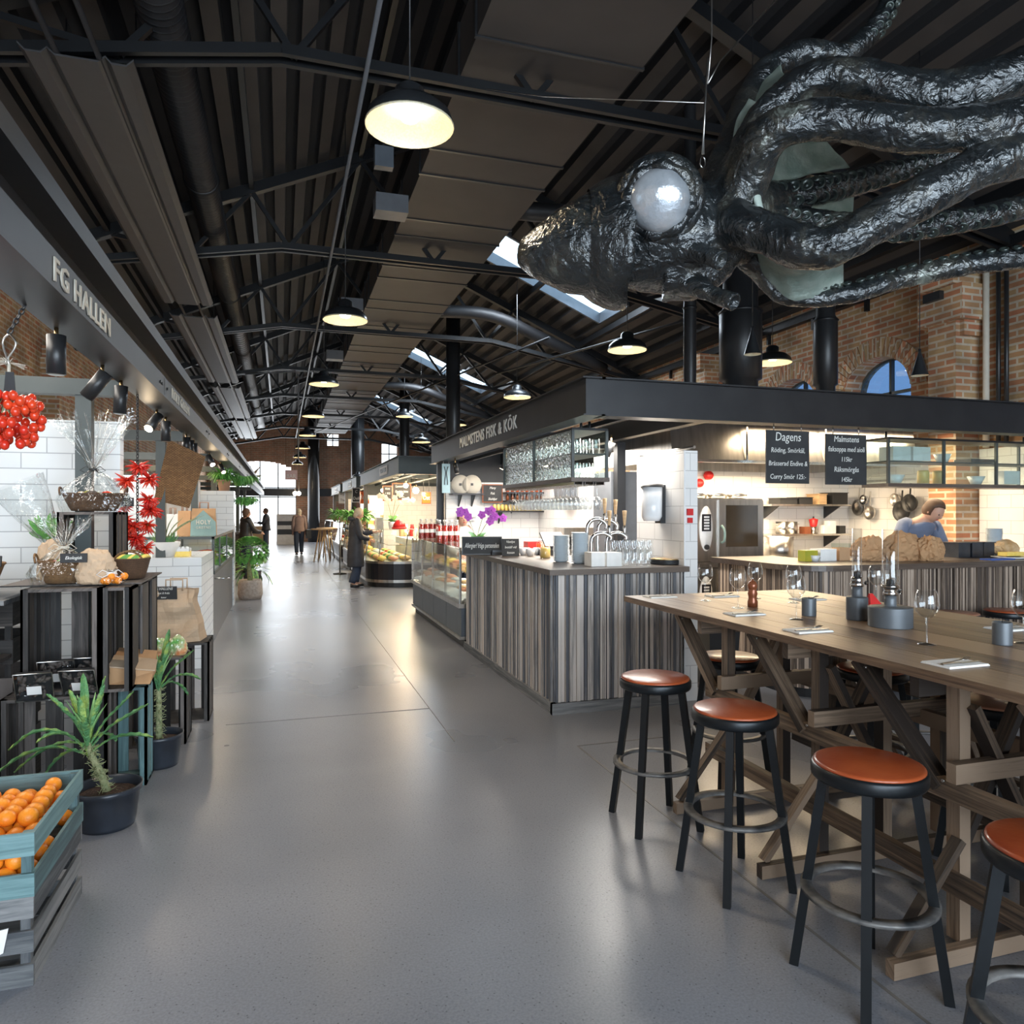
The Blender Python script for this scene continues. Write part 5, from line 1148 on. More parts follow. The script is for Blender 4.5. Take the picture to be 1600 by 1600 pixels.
def crate(x0, x1, y0, y1, z0, z1, axis, label, mat, name='wooden_crate', ns=4, solid=None, rz=0):
    """slatted fruit crate; slats on the four sides run along `axis` ('x' lying, 'z' standing on end)"""
    t = thing(name, label, 'crate', ((x0+x1)/2, (y0+y1)/2, z0)); e = .012; rnd_ = random.Random(int(x0*91+y0*37+z0*11))
    if axis == 'z':      # stood on end: slats upright, end boards top and bottom
        g = G(); g.plank(x0, x1, y0+.002, y1-.002, z1-.016, z1); g.build('end_board', mat, t); G().plank(x0, x1, y0+.002, y1-.002, z0, z0+.016).build('end_board', mat, t)
        g = G()
        for (fx, a, b_) in ((x0, y0, y1), (x1-e, y0, y1)):
            w_ = (b_-a)/(ns*1.42)
            for k in range(ns): s_ = a+(b_-a-w_)*k/(ns-1); g.plank(fx, fx+e, s_, s_+w_, z0, z1)
        n2 = max(2, int((x1-x0)/.105)); w_ = (x1-x0)/(n2*1.42)
        for k in range(n2):
            s_ = x0+(x1-x0-w_)*k/max(1, n2-1); g.plank(s_, s_+w_, y1-e, y1, z0, z1)
        g.build('slats', mat, t)
        for (x, y) in ((x0, y0), (x1-.035, y0), (x0, y1-.035), (x1-.035, y1-.035)): G().plank(x, x+.035, y, y+.035, z0, z1).build('corner_post', mat, t)
    else:
        g = G(); h = (z1-z0); w_ = h/(ns*1.38)
        for k in range(ns):
            z = z0+(h-w_)*k/(ns-1)
            g.plank(x0, x1, y0, y0+e, z, z+w_); g.plank(x0, x1, y1-e, y1, z, z+w_); g.plank(x0, x0+e, y0+e, y1-e, z, z+w_); g.plank(x1-e, x1, y0+e, y1-e, z, z+w_)
        g.build('slats', mat, t)
        for (x, y) in ((x0+e, y0+e), (x1-e-.03, y0+e), (x0+e, y1-e-.03), (x1-e-.03, y1-e-.03)): G().plank(x, x+.03, y, y+.03, z0, z1-.004).build('corner_post', mat, t)
        g = G()
        for k in range(4): a = y0+.02+(y1-y0-.04)*k/4; g.plank(x0+e, x1-e, a, a+(y1-y0)/4.6, z0+.005, z0+.015)
        g.build('base_board', mat, t)
    return t
crate(-1.34, -.80, 2.85, 3.48, 0, .30, 'x', 'weathered grey-brown crate on the floor under the teal orange crate', 'crate_grey', ns=3)
crate(-1.34, -.795, 2.84, 3.48, .305, .52, 'x', 'teal painted crate full of oranges at the lower left corner', 'crate_teal', ns=2)
# oranges
og = None; rnd = random.Random(11); cnt = 0
for lay in range(4):
    for i in range(8):
        for j in range(9):
            x = -1.29+i*.064+(lay % 2)*.03+rnd.uniform(-.006, .006); y = 2.90+j*.064+(lay % 2)*.03+rnd.uniform(-.006, .006)
            if x > -.845 or y > 3.43: continue
            hmax = .33+.05*lay
            if lay == 3 and noise.noise(Vector((x*6, y*6, 1))) < -.02: continue
            if lay < 2 and (x < -.95 and 3.0 < y < 3.35): continue
            s = rnd.uniform(.9, 1.08); loc = (x, y, .322+.047*lay+rnd.uniform(-.004, .006)+.03)
            cnt += 1
            if og is None: og = G().ball((0, 0, 0), .033, 3, (1, 1, .9)).build('orange', 'orange', local=True, loc=loc); tag(og, 'ripe orange piled in the teal crate', 'orange', 'oranges in the teal crate')
            else: c = dup(og, loc); c.scale = (s, s, s); c.rotation_euler = (rnd.random(), rnd.random(), 0)
t = thing('price_tag', 'small white and red price tag stuck on the lower left crate', 'price tag', (-.93, 2.83, .17)); G().hull([(-1.02, 2.838, .19), (-.87, 2.838, .21), (-.885, 2.838, .13), (-.99, 2.838, .09), (-1.02, 2.843, .19), (-.87, 2.843, .21), (-.885, 2.843, .13), (-.99, 2.843, .09)], G.BF).build('card', 'white', t)
text('2 KG', .04, (-.945, 2.836, .155), (1, 0, .1), (-.1, 0, 1), 'red', t)
# crates in the stand
crate(-1.40, -.90, 4.42, 4.72, 0, .62, 'z', 'dark crate stood on end under the mushroom trays', 'crate', ns=3)
crate(-1.12, -.755, 4.74, 5.0, 0, .575, 'z', 'teal crate stood on end behind the front kale pot', 'crate_teal', ns=3)
crate(-1.31, -.94, 4.45, 4.86, .625, 1.19, 'z', 'dark crate stood on end under the cellophane gift basket', 'crate', ns=4)
crate(-.93, -.78, 4.43, 5.3, .625, 1.19, 'z', 'dark narrow crate stood on end beside the aisle, holding a paper bag', 'crate', ns=3)
crate(-1.04, -.53, 6.05, 6.42, 0, .60, 'z', 'dark crate stood on end by the aisle under the big paper carrier bag', 'crate', ns=4)
crate(-1.27, -.96, 4.95, 5.34, 1.2, 1.60, 'z', 'dark crate carrying the tall gift basket, two mangoes inside', 'crate', ns=4)
tag(G().plank(-1.45, -.76, 4.6, 5.36, 1.192, 1.2).build('plank', 'crate'), 'thin dark board lying across the top of the crates', 'board')
crate(-2.1, -1.42, 4.7, 5.2, .55, 1.10, 'x', 'dark blue-grey crate at the left edge behind the stand', 'crate', ns=3)
crate(-2.1, -1.42, 4.7, 5.2, 0, .5, 'x', 'lower dark crate at the left edge under the avocado shelf', 'crate', ns=3)
tag(G().plank(-2.2, -1.40, 4.5, 5.25, 1.105, 1.13).build('shelf_plank', 'crate_grey'), 'grey wooden plank shelf under the dark wicker bowl', 'shelf')
t = thing('avocado_shelf', 'brown plank shelf carrying avocados at the left edge', 'shelf', (-1.8, 4.5, 0)); G().plank(-2.2, -1.42, 4.35, 4.68, .80, .82).build('board', 'crate_brown', t)
for x in (-2.1, -1.47): G().plank(x, x+.03, 4.38, 4.42, 0, .8).build('leg', 'crate', t)
t = thing('pumpkin_stand', 'low brown plank stand carrying the pumpkin', 'stand', (-1.7, 4.1, 0)); G().plank(-1.95, -1.42, 3.9, 4.35, .40, .43).build('board', 'crate_brown', t)
for x in (-1.93, -1.46): G().plank(x, x+.03, 4.1, 4.14, 0, .40).build('leg', 'crate', t)
av = None
for i in range(9):
    loc = (-1.9+.055*i, 4.44+.05*(i % 3), .845)
    if av is None: av = G().ball((0, 0, 0), .03, 2, (1, 1.25, .85)).build('avocado', 'leafgreen', local=True, loc=loc); tag(av, 'green avocado on the shelf at the left edge', 'avocado', 'avocados on the shelf')
    else: dup(av, loc)
g = G(); g.lathe((-1.62, 4.12, .43), [(.001, 0), (.09, .005), (.15, .06), (.155, .11), (.10, .17), (.001, .165)], 32)
for v in g.bm.verts: a = math.atan2(v.co.y-4.12, v.co.x+1.62); k = 1+.06*abs(sin(a*5)); v.co.x = -1.62+(v.co.x+1.62)*k; v.co.y = 4.12+(v.co.y-4.12)*k
t = thing('pumpkin', 'orange pumpkin at the left edge of the photo', 'pumpkin', (-1.62, 4.12, .43)); g.build('pumpkin_body', 'pumpkin', t); G().cyl((-1.62, 4.12, .59), (-1.6, 4.12, .65), .018, .012).build('stalk', 'stem', t)
# price boards
def tagboard(p, w_, h, lines, label, rz=0, tilt=-.2, m_='chalk'): return sign(p, w_, h, rz, tilt, lines, label, 'price_board', edge=0, sizes=[h/(len(lines)+.6)*.8]*len(lines), mat=m_, cat='price board')
tagboard(Vector((-1.5, 4.40, .98)), .17, .13, ['Avokado', '15:-'], 'black price board above the avocados at the left edge')
tagboard(Vector((-1.08, 4.52, 1.325)), .13, .05, ['Ekologisk'], 'small black label behind the kraft paper bag', tilt=-.1)
# trays of mushrooms
def mtray(p, rz, tilt, label):
    t = thing('mushroom_tray', label, 'tray', p, rz)
    t.rotation_euler = (tilt, 0, rz); w_, h, d = .085, .17, .035
    G().hull([(-w_+.01, 0, .01), (w_-.01, 0, .01), (w_-.01, 0, h-.01), (-w_+.01, 0, h-.01), (-w_, -d, 0), (w_, -d, 0), (w_, -d, h), (-w_, -d, h)], ((0, 1, 2, 3), (0, 4, 5, 1), (1, 5, 6, 2), (2, 6, 7, 3), (3, 7, 4, 0))).build('tray_shell', 'black', t, local=True)
    g = G(); r_ = random.Random(int(p.x*99))
    for k in range(30): g.ball((r_.uniform(-w_+.02, w_-.02), -d*r_.uniform(.3, .75), r_.uniform(.02, h-.02)), r_.uniform(.010, .018), 1, (1.6, .8, .7), Matrix.Rotation(r_.random()*3, 3, 'Y'), jit=.15)
    o = g.build('mushrooms', 'crate_brown', t, local=True); o['kind'] = 'stuff'
    g = G(); nx, nz = 6, 10; V = [[g.bm.verts.new((-w_+2*w_*i/nx, -d-.004-.006*r_.random(), h*j/nz)) for i in range(nx+1)] for j in range(nz+1)]
    for j in range(nz):
        for i in range(nx): g.bm.faces.new((V[j][i], V[j][i+1], V[j+1][i+1], V[j+1][i]))
    g.build('film', 'cello', t, local=True)
    G().box(-.03, .035, -d-.014, -d-.012, .05, .10).build('sticker', 'white', t, local=True, label='white and green sticker')
    g = G().tube([(-w_, -d, 0), (w_, -d, 0), (w_, -d, h), (-w_, -d, h)], .004, 6, closed=True); g.build('rim', 'inox', t, local=True); return t
mtray(Vector((-1.23, 4.43, .628)), .1, .42, 'black tray of brown mushrooms leaning at the front left of the stand')
mtray(Vector((-1.16, 4.56, .66)), .1, .40, 'second mushroom tray standing behind the front one')
mtray(Vector((-1.02, 4.47, .628)), -.1, .45, 'mushroom tray on the right, partly behind the kale leaves')
mtray(Vector((-.99, 4.60, .66)), -.05, .38, 'rearmost mushroom tray inside the crate')
# mangoes
for i, x in enumerate((-1.16, -1.07)): tag(G().ball((x, 5.0, 1.262), .045, 3, (1, 1, .93)).build('mango', 'mango'), '%s green-yellow mango in the upper crate' % ('left' if i == 0 else 'right'), 'mango')
# baskets
def basket(c, rx, ry, h, label, mat='wicker', handles=1, name='wicker_basket', cont=None):
    t = thing(name, label, 'basket', c); g = G()
    g.lathe((0, 0, 0), [(.001, .004), (.72, .004), (.80, h*.25), (.9, h*.6), (1, h), (1.04, h+.008), (1.03, h+.016), (.97, h+.012), (.88, h*.6), (.7, .015), (.001, .012)], 36)
    for v in g.bm.verts: v.co.x *= rx; v.co.y *= ry
    g.build('basket_body', mat, t, local=True)
    if handles == 1:
        for s in (-1, 1): G().tube([Vector((s*(rx+.004)+s*.012*sin(a), ry*.35*cos(a), h+.05*sin(a))) for a in [pi*k/10 for k in range(11)]], .006, 7).build('handle', mat, t, local=True)
    if handles == 2:
        for s in (-.35, .35): G().tube([Vector((rx*.7*cos(a), ry*s*1.6, h+.055*sin(a))) for a in [pi*k/14 for k in range(15)]], .006, 7).build('handle', 'wicker', t, local=True)
    return t
def cellophane(c, rb, zt, rt, H, label, seed, tie='black'):
    """crinkled cellophane wrap: hugs the basket, gathered at the tie, flaring in spikes"""
    t = thing('cellophane_wrap', label, 'wrapping', c); r_ = random.Random(seed); g = G(); n = 40
    rows = []
    prof = [(rb*.92, .0), (rb*1.08, zt*.28), (rb*.95, zt*.5), (rb*.5, zt*.8), (.022, zt), (rt*.35, zt+(H-zt)*.3), (rt*.75, zt+(H-zt)*.65), (rt, H)]
    for i, (r, z) in enumerate(prof):
        row = []
        for j in range(n):
            a = 2*pi*j/n; cr = (.16 if i not in (4,) else .0)*(r_.uniform(-1, 1)*(1 if j % 2 else .6)); k = 1+cr*(1.6 if i > 5 else .8)
            zz = z+(r_.uniform(-.35, .25)*(H-zt)*.6 if i == 7 else r_.uniform(-.01, .01))
            row.append(g.bm.verts.new((cos(a)*r*k, sin(a)*r*k*.85, zz)))
        rows.append(row)
    for i in range(len(rows)-1):
        for j in range(n):
            if i >= 5 and r_.random() < .22: continue
            g.bm.faces.new((rows[i][j], rows[i][(j+1) % n], rows[i+1][(j+1) % n], rows[i+1][j]))
    g.build('film', 'cello', t, local=True)
    g = G()
    for k in range(34):
        a = r_.uniform(0, 2*pi); s_ = r_.uniform(.5, 1.05); q = Vector((cos(a)*rt*s_, sin(a)*rt*s_*.85, H*r_.uniform(.86, 1.02)))
        g.tube([Vector((0, 0, zt)), q*.5+Vector((0, 0, zt*.5))+Vector((r_.uniform(-.015, .015), 0, 0)), q], [.001, .0022, .0008], 4)
    g.build('creases', 'cello_crease', t, local=True)
    G().lathe((0, 0, zt-.008), [(.024, 0), (.028, .008), (.024, .016)], 14).build('ribbon', tie, t, local=True)
    g = G()
    for s in (-1, 1): g.tube([Vector((0, -.02, zt)), Vector((s*.04, -.03, zt+.02)), Vector((s*.07, -.03, zt-.005)), Vector((s*.04, -.03, zt-.02)), Vector((0, -.025, zt))], .0025, 5)
    g.build('bow', tie, t, local=True)
    return t
mt['cello_crease'] = GLASS('cellophane_crease', (.97, .98, .98), 1.0, 2.6, .15)
def fruits(c, rx, ry, z, n, mats, name, label, r=.028, seed=0):
    r_ = random.Random(seed)
    for k in range(n):
        a = 2*pi*k/n+r_.uniform(-.2, .2); q = r_.uniform(.2, .75); m_ = mats[k % len(mats)]
        o = G().ball((c[0]+cos(a)*rx*q, c[1]+sin(a)*ry*q, z+r_.uniform(-.004, .01)), r*r_.uniform(.8, 1.15), 2, (1.2, 1, .9), Matrix.Rotation(r_.random()*3, 3, 'Z')).build(name, m_)
        tag(o, label, name.replace('_', ' '), label.split(' in ')[-1]+' contents')
def OZ(px, py, z): return PZ(px, py, z)
# on top of the crates z=1.2
c = Vector((-1.16, 4.66, 1.202)); basket(c, .125, .10, .115, 'wicker gift basket wrapped in cellophane, on the crates at left'); fruits(c, .11, .09, 1.30, 9, ['tomato', 'bread', 'orange', 'leafgreen'], 'gift_fruit', 'fruit peeking out in the lower gift basket', .026, 1)
cellophane(c, .16, .20, .15, .37, 'crinkled clear cellophane with a pale bow around the lower gift basket', 4, 'lettering_cream')
crumple(Vector((-.985, 4.60, 1.202)), .10, .075, .13, 'paper_pale', 'paper_bag', 'crumpled open kraft paper bag between the two baskets', 12, amp=.22)
c = Vector((-.86, 4.86, 1.202)); basket(c, .105, .12, .11, 'brown wicker basket of green and yellow peppers at the crate corner', 'wicker_dark', 2)
for i in range(7): tag(G().tube(spline([(c.x-.07+i*.02, c.y-.07, 1.31), (c.x-.04+i*.02, c.y-.02, 1.335), (c.x-.02+i*.02, c.y+.05, 1.33)], 4), [.006, .012, .013, .013, .013, .013, .012, .008, .003][:9], 8).build('pepper', 'leafgreen' if i % 3 else 'yellow'), ('green' if i % 3 else 'yellow')+' pointed pepper in the brown wicker basket', 'pepper', ('green' if i % 3 else 'yellow')+' peppers in the basket')
for i in range(9):
    a = i*2.4; tag(G().ball((-.905+.035*cos(a)*(i > 0)+.008*i-.03, 4.55+.025*sin(a)*(i > 0), 1.22+.022*(i > 5)), .021, 2).build('kumquat', 'orange'), 'tiny orange in the net bag before the brown basket', 'fruit', 'oranges in the net bag')
cellophane(Vector((-.90, 4.55, 1.20)), .062, .06, .03, .085, 'small clear bag around the tiny oranges', 8, 'white') 
# tall basket
c = Vector((-1.115, 5.14, 1.602)); basket(c, .17, .13, .10, 'wide wicker gift basket on the upper crate', 'wicker_dark'); fruits(c, .15, .11, 1.70, 9, ['tomato', 'bread', 'mango', 'crate_brown'], 'gift_item', 'goods peeking out in the upper gift basket', .03, 2)
cellophane(c, .19, .26, .22, .62, 'tall flaring cellophane wrap tied with black ribbon around the upper gift basket', 14, 'black')
t = thing('bouquet_cone', 'clear cellophane cone leaning at the left of the tall gift basket', 'wrapping', (-1.38, 5.2, 1.4)); g = G(); n = 20
A = Vector((-1.30, 5.15, 1.33)); B = Vector((-1.52, 5.1, 1.78)); ax = (B-A).normalized(); g.lathe(A, [(.01, 0), (.05, .15), (.11, .35), (.14, .5)], 22, axis=ax)
for v in g.bm.verts: v.co += Vector((random.uniform(-.01, .01),)*3)
g.build('film', 'cello', t); g = G()
for k in range(14): g.leaf(A+ax*.12, (random.uniform(-1, .4), random.uniform(-.5, .5), random.uniform(.2, 1.2)), (0, -1, 0), .16, .035, .4, 4)
g.build('leaves', 'leafgreen', t)
tag(crumple(Vector((-1.30, 4.95, 1.2)), .07, .06, .16, 'paper_pale', 'flower_wrap', 'brown paper flower wrap behind the lower gift basket', 31, 'paper wrap', .2), None, None)
# dark wicker bowl at left edge
c = Vector((-1.72, 4.75, 1.132)); basket(c, .24, .20, .17, 'big round wicker bowl with jars at the left edge', 'wicker', 0)
for i in range(4): tag(G().cyl((c.x-.05+.07*i, c.y-.08+.03*i, 1.2), (c.x-.02+.07*i, c.y-.1+.03*i, 1.31), .034, n=14).build('jar', 'copper' if i % 2 else 'lettering_cream'), '%s small jar lying in the big wicker bowl' % ordn[i], 'jar')
tagboard(Vector((-1.52, 4.68, 1.30)), .10, .06, ['125:-'], 'small black price board on the big wicker bowl')
mt['salad'] = M('salad_mix', (.10, .38, .08), .3, 0, c2=(.75, .22, .08), scale=14, c3=(.5, .55, .3), coat=.6, bump=.4)
# folded paper bag inside the narrow crate, salad bags
t = thing('folded_paper_bag', 'folded brown paper bag lying in the narrow crate by the aisle', 'paper bag', (-.84, 4.8, .645)); G().hull([(-.915, 4.55, .642), (-.70, 4.5, .642), (-.72, 4.85, .642), (-.915, 4.85, .642), (-.915, 4.53, .74), (-.69, 4.56, .70), (-.71, 4.83, .77), (-.915, 4.83, .80)], G.BF).build('bag_body', 'paper', t); G().hull([(-.915, 4.53, .742), (-.68, 4.55, .702), (-.69, 4.70, .735), (-.915, 4.7, .775), (-.915, 4.53, .748), (-.68, 4.55, .708), (-.69, 4.70, .742), (-.915, 4.7, .781)], G.BF).build('fold', 'paper_pale', t)
for i in range(2): tag(crumple(Vector((-.83+.13*i, 5.62, .60)), .065, .05, .085, 'salad', 'salad_bag', ['green and clear salad bag behind the narrow crate', 'orange and green salad bag behind the narrow crate'][i], 40+i, 'salad bag', .2), None, None)
crate(-1.0, -.63, 5.5, 5.85, 0, .60, 'z', 'dark crate on end carrying the salad bags, behind the second kale pot', 'crate', ns=3)
# carrier bag with label
def carrier(c, w_, d, h, label, mat='paper_pale', rz=0, top='open', seed=3, handle='flat', amp=.02):
    t = thing('paper_carrier_bag', label, 'paper bag', c, rz); g = G(); n = 10; r_ = random.Random(seed); P = []
    ring = []
    for i in range(n): ring.append((-w_/2+w_*i/n, -d/2))
    for i in range(5): ring.append((w_/2, -d/2+d*i/5))
    for i in range(n): ring.append((w_/2-w_*i/n, d/2))
    for i in range(5): ring.append((-w_/2, d/2-d*i/5))
    rows = []
    for j in range(13):
        z = h*j/12; k = 1-.12*j/12
        rows.append([g.bm.verts.new((x*k+amp*noise.noise(Vector((x*9, z*9, seed)))*1.5, y*k*(1-.25*j/12)+amp*2*noise.noise(Vector((x*7+5, z*8, seed+y*4))), z)) for (x, y) in ring])
    for j in range(12):
        for i in range(len(ring)): g.bm.faces.new((rows[j][i], rows[j][(i+1) % len(ring)], rows[j+1][(i+1) % len(ring)], rows[j+1][i]))
    g.bm.faces.new(rows[0][::-1]); g.build('bag_body', mat, t, local=True)
    for s in (-1, 1):
        G().tube([Vector((-.05*w_/.3, s*d*.3, h*.97)), Vector((-.05*w_/.3, s*d*.3, h+.075)), Vector((.05*w_/.3, s*d*.3, h+.075)), Vector((.05*w_/.3, s*d*.3, h*.97))], .006, 6, flat=1).build('handle', 'terracotta' if handle == 'brown' else mat, t, local=True)
    return t
cb = carrier(Vector((-.78, 6.23, .603)), .37, .20, .40, 'large crumpled kraft carrier bag with a black tag, on the aisle-side crate', rz=-.15, seed=5, amp=.03)
sign(Vector((-.86, 6.15, .93)), .19, .10, -.15, .1, ['FG HALLENS', 'mat & frukt', 'kassar'], 'black tag sticking out of the large carrier bag', edge=0, sizes=[.028, .022, .018], name='bag_tag', cat='tag')
t = carrier(Vector((-.93, 9.95, 1.305)), .30, .16, .34, 'kraft carrier bag printed with a green gable and HOLY GREENS', 'paper', 0, seed=8, handle='brown', amp=.004)
G().prism([(-.15, .0), (.15, .0), (.145, .17), (0, .32), (-.145, .17)], 1, -.086, -.083).build('green_print', 'green_glaze', t, local=True) 
text('HOLY', .075, (-.93, 9.95-.089, 1.305+.165), (1, 0, 0), (0, 0, 1), 'lettering_cream', t, fit=.17, bold=.002, space=1.2); text('GREENS', .045, (-.93, 9.95-.089, 1.305+.10), (1, 0, 0), (0, 0, 1), 'lettering_cream', t, fit=.17, space=1.2)
for i in range(2): carrier(Vector((-1.16-.14*i, 10.02+.03*i, 1.305)), .16, .2, .31-.04*i, 'plain kraft carrier bag left of the printed one, %s' % ('inner' if i == 0 else 'outer'), 'paper' if i == 0 else 'white', 0, seed=20+i, handle='brown', amp=.006)
# salad display case
t = thing('salad_display_case', 'green-framed glass salad case along the left side of the aisle', 'display case', (-1.2, 11.5, 0))
X0, X1, Y0, Y1 = -1.6, -.78, 9.6, 13.38
G().box(X0, X1-.02, Y0, Y1, .08, .86).build('base_panel', 'green_glass_panel', t) if False else G().box(X0, X1-.02, Y0, Y1, .0, .86).build('base_panel', 'grey_panel', t)
g = G()
for (x, y) in ((X0, Y0), (X1-.03, Y0), (X0, Y1-.03), (X1-.03, Y1-.03), (X1-.03, Y0+.9), (X1-.03, Y0+2.2)): g.box(x, x+.03, y, y+.03, .86, 1.3)
g.box(X0, X1, Y0, Y0+.03, 1.27, 1.3).box(X0, X1, Y1-.03, Y1, 1.27, 1.3).box(X0, X0+.03, Y0, Y1, 1.27, 1.3).box(X1-.03, X1, Y0, Y1, 1.27, 1.3).box(X1-.03, X1+.005, Y0, Y1, .84, .88); g.build('frame', 'steel_green', t)
G().box(X0, X1-.01, Y0+.012, Y0+.016, .86, 1.28).build('end_pane', 'glass', t); G().box(X1-.012, X1-.008, Y0, Y1, .86, 1.28).build('side_pane', 'glass', t); G().box(X0, X1, Y0, Y1, 1.298, 1.304).build('top_pane', 'glass', t)
for i in range(10):
    y = Y0+.25+i*.35; m_ = ('leafgreen', 'salmon', 'bread', 'yellow', 'tomato')[i % 5]
    tag(G().box(-1.45, -.9, y-.12, y+.12, .865, .90).ball((-1.17, y, .92), .13, 2, (1.6, .8, .5), jit=.1).build('salad_bowl', m_), 'dish of salad inside the left glass case, row position %s' % (ordn+['ninth', 'tenth'])[i].replace('farthest', 'eighth').replace('nearest', 'first'), 'dish')
G().cyl((-.77, 9.5, .80), (-.60, 9.5, .80), .008, n=8).build('tap_handle', 'chrome', t)
# on tiled counter
p = OZ(249, 872, 1.135); t = thing('succulent_pot', 'pale fluted pot of spiky dark green succulent on the tiled counter', 'potted plant', (p.x, 8.35, 1.136))
g = G().lathe((0, 0, 0), [(.001, 0), (.11, 0), (.155, .15), (.15, .155), (.11, .12), (.001, .12)], 36); g.build('pot', 'white', t, local=True)
g = G(); r_ = random.Random(4)
for k in range(60): a = r_.uniform(0, 2*pi); g.leaf((cos(a)*.07, sin(a)*.07, .13), (cos(a)*.9, sin(a)*.9, r_.uniform(.5, 1.6)), (-cos(a), -sin(a), .5), r_.uniform(.08, .14), .022, -.3, 4, .25)
g.build('foliage', 'kale', t, local=True)
for k in range(8):
    a = -2.9+k*.8; L_ = r_.uniform(.3, .42); G().tube(spline([(0, 0, .13), (cos(a)*L_*.4, sin(a)*L_*.2, .13+L_*.45), (cos(a)*L_, sin(a)*L_*.3, .13+L_*.75)], 5), [.006]*8+[.004, .002, .001], 6).build('long_leaf', 'stem', t, local=True)
t = thing('striped_cake', 'white-topped yellow layered cake on the tiled counter', 'cake', (-1.06, 8.4, 1.136)); G().box(-1.20, -.92, 8.3, 8.5, 1.136, 1.19).build('sponge', 'yellow', t); g = G()
g.box(-1.20, -.92, 8.3, 8.5, 1.19, 1.22)
for k in range(7): g.ball((-1.18+k*.04, 8.32, 1.225), .018, 2)
g.build('cream', 'white_gloss', t)
# kale plants
def blade(g, pts, w0, n=5, ruffle=.0, th=.0):
    P = spline(pts, n); k = len(P); prev = None; ax = []
    for i, p in enumerate(P):
        t_ = (P[min(i+1, k-1)]-P[max(i-1, 0)]).normalized(); side = t_.cross(Vector((0, 0, 1))); 
        if side.length < .05: side = Vector((1, 0, 0))
        side.normalize(); u = i/(k-1); ww = w0*(.22+.78*min(1, u*1.5))*math.sqrt(max(.01, 1-u**5)); up = side.cross(t_)
        rf = ruffle*w0*(1 if i % 2 else -1)
        row = [p-side*ww+up*(ww*.35+rf), p-side*ww*.5+up*(ww*.05), p-up*.004, p+side*ww*.5+up*(ww*.05), p+side*ww+up*(ww*.35-rf)]
        row = [g.bm.verts.new(q) for q in row]
        if prev:
            for a in range(4): f = g.bm.faces.new((prev[a], prev[a+1], row[a+1], row[a])); f.smooth = True
        prev = row
    g.tube(P, [.0055*(1-.8*i/k) for i in range(k)], 5)
def kale(base, label, leaves, lean, r=.155, h=.21, trunk=.33, seed=2, crate_tall=1):
    t = thing('potted_kale', label, 'potted plant', base); r_ = random.Random(seed)
    G().lathe((0, 0, 0), [(.001, 0), (r*.78, 0), (r*.82, .02), (r*.94, h*.85), (r, h*.87), (r*1.03, h), (r*.97, h), (r*.92, h*.86), (r*.9, h*.8)], 36).build('pot', 'black_plastic', t, local=True)
    G().lathe((0, 0, h*.78), [(r*.91, 0), (r*.5, .012), (.001, .016)], 24).build('soil', 'soil', t, local=True)
    top = Vector((lean[0], lean[1], h*.8+trunk)); pts = spline([(0, 0, h*.78), (lean[0]*.3, lean[1]*.3, h*.8+trunk*.35), (lean[0]*.75, lean[1]*.75, h*.8+trunk*.7), top], 5); g = G().tube(pts, [.022, .021, .02, .02, .019, .019, .019, .018, .018, .017, .017, .016, .016, .016, .015, .014], 12)
    for k in range(110):
        q = pts[r_.randrange(len(pts)-1)]; a = r_.uniform(0, 2*pi); d = Vector((cos(a), sin(a), r_.uniform(-.5, .3))); g.tube([q, q+d*.03, q+d*.045+Vector((0, 0, r_.uniform(-.02, .02)))], [.003, .0022, .0012], 5)
    g.build('stalk', 'stem', t, local=True)
    for (a, el, L_, dr, w_) in leaves:
        d = Vector((cos(a)*cos(el), sin(a)*cos(el), sin(el))); p0 = top-Vector((0, 0, r_.uniform(0, .07)))
        p = [p0, p0+d*L_*.35+Vector((0, 0, .02)), p0+d*L_*.7+Vector((0, 0, -dr*.25)), p0+d*L_+Vector((0, 0, -dr))]
        gg = G(); blade(gg, p, w_, 5, .10); gg.build('leaf', 'kale', t, local=True)
    g = G()
    for k in range(11): a = r_.uniform(0, 2*pi); g.leaf(top, (cos(a)*.35, sin(a)*.35, 1), (-cos(a), -sin(a), .2), r_.uniform(.14, .28), .016, .15, 5, .5)
    g.build('young_leaves', 'kale_light', t, local=True)
    return t
LW = .027
kale(Vector((-.85, 4.20, 0)), 'curly-leaved kale plant in a wide black pot on the floor, nearest the camera', [(pi*1.02, .55, .40, .18, LW), (pi*1.05, .25, .40, .14, LW), (pi*.98, -.05, .33, .10, LW), (pi*1.1, .75, .30, .12, LW), (.0, .95, .36, .02, LW), (.15, .7, .36, .03, LW), (-.1, .45, .34, .08, LW), (1.3, 1.2, .30, .02, LW*.9), (-1.5, 1.0, .27, .04, LW*.9), (-.6, 1.25, .34, .0, LW*.8), (2.6, 1.2, .32, .02, LW*.8), (2.0, 1.3, .38, 0, LW*.8), (-2.3, 1.1, .30, .05, LW*.9), (0, 1.35, .36, 0, LW*.8), (-1.8, 1.3, .33, 0, LW*.8), (3.0, 1.0, .36, .04, LW*.9), (3.3, .1, .2, .12, LW), (1.0, .4, .2, .1, LW)], (-.085, -.02), .160, .205, .27)
kale(Vector((-.74, 5.10, 0)), 'second kale plant in a black pot between the teal crate and the aisle', [(0.1, .9, .33, .03, LW), (-.2, .55, .30, .1, LW), (1.2, 1.2, .36, 0, LW*.8), (-1.4, 1.1, .30, .03, LW*.9), (2.6, 1.1, .3, .04, LW), (.6, .25, .2, .12, LW), (-.7, 1.3, .34, 0, LW*.8), (.3, 1.35, .3, 0, LW*.8), (-2.2, 1.2, .3, 0, LW*.8)], (.0, -.02), .14, .20, .35, 9)
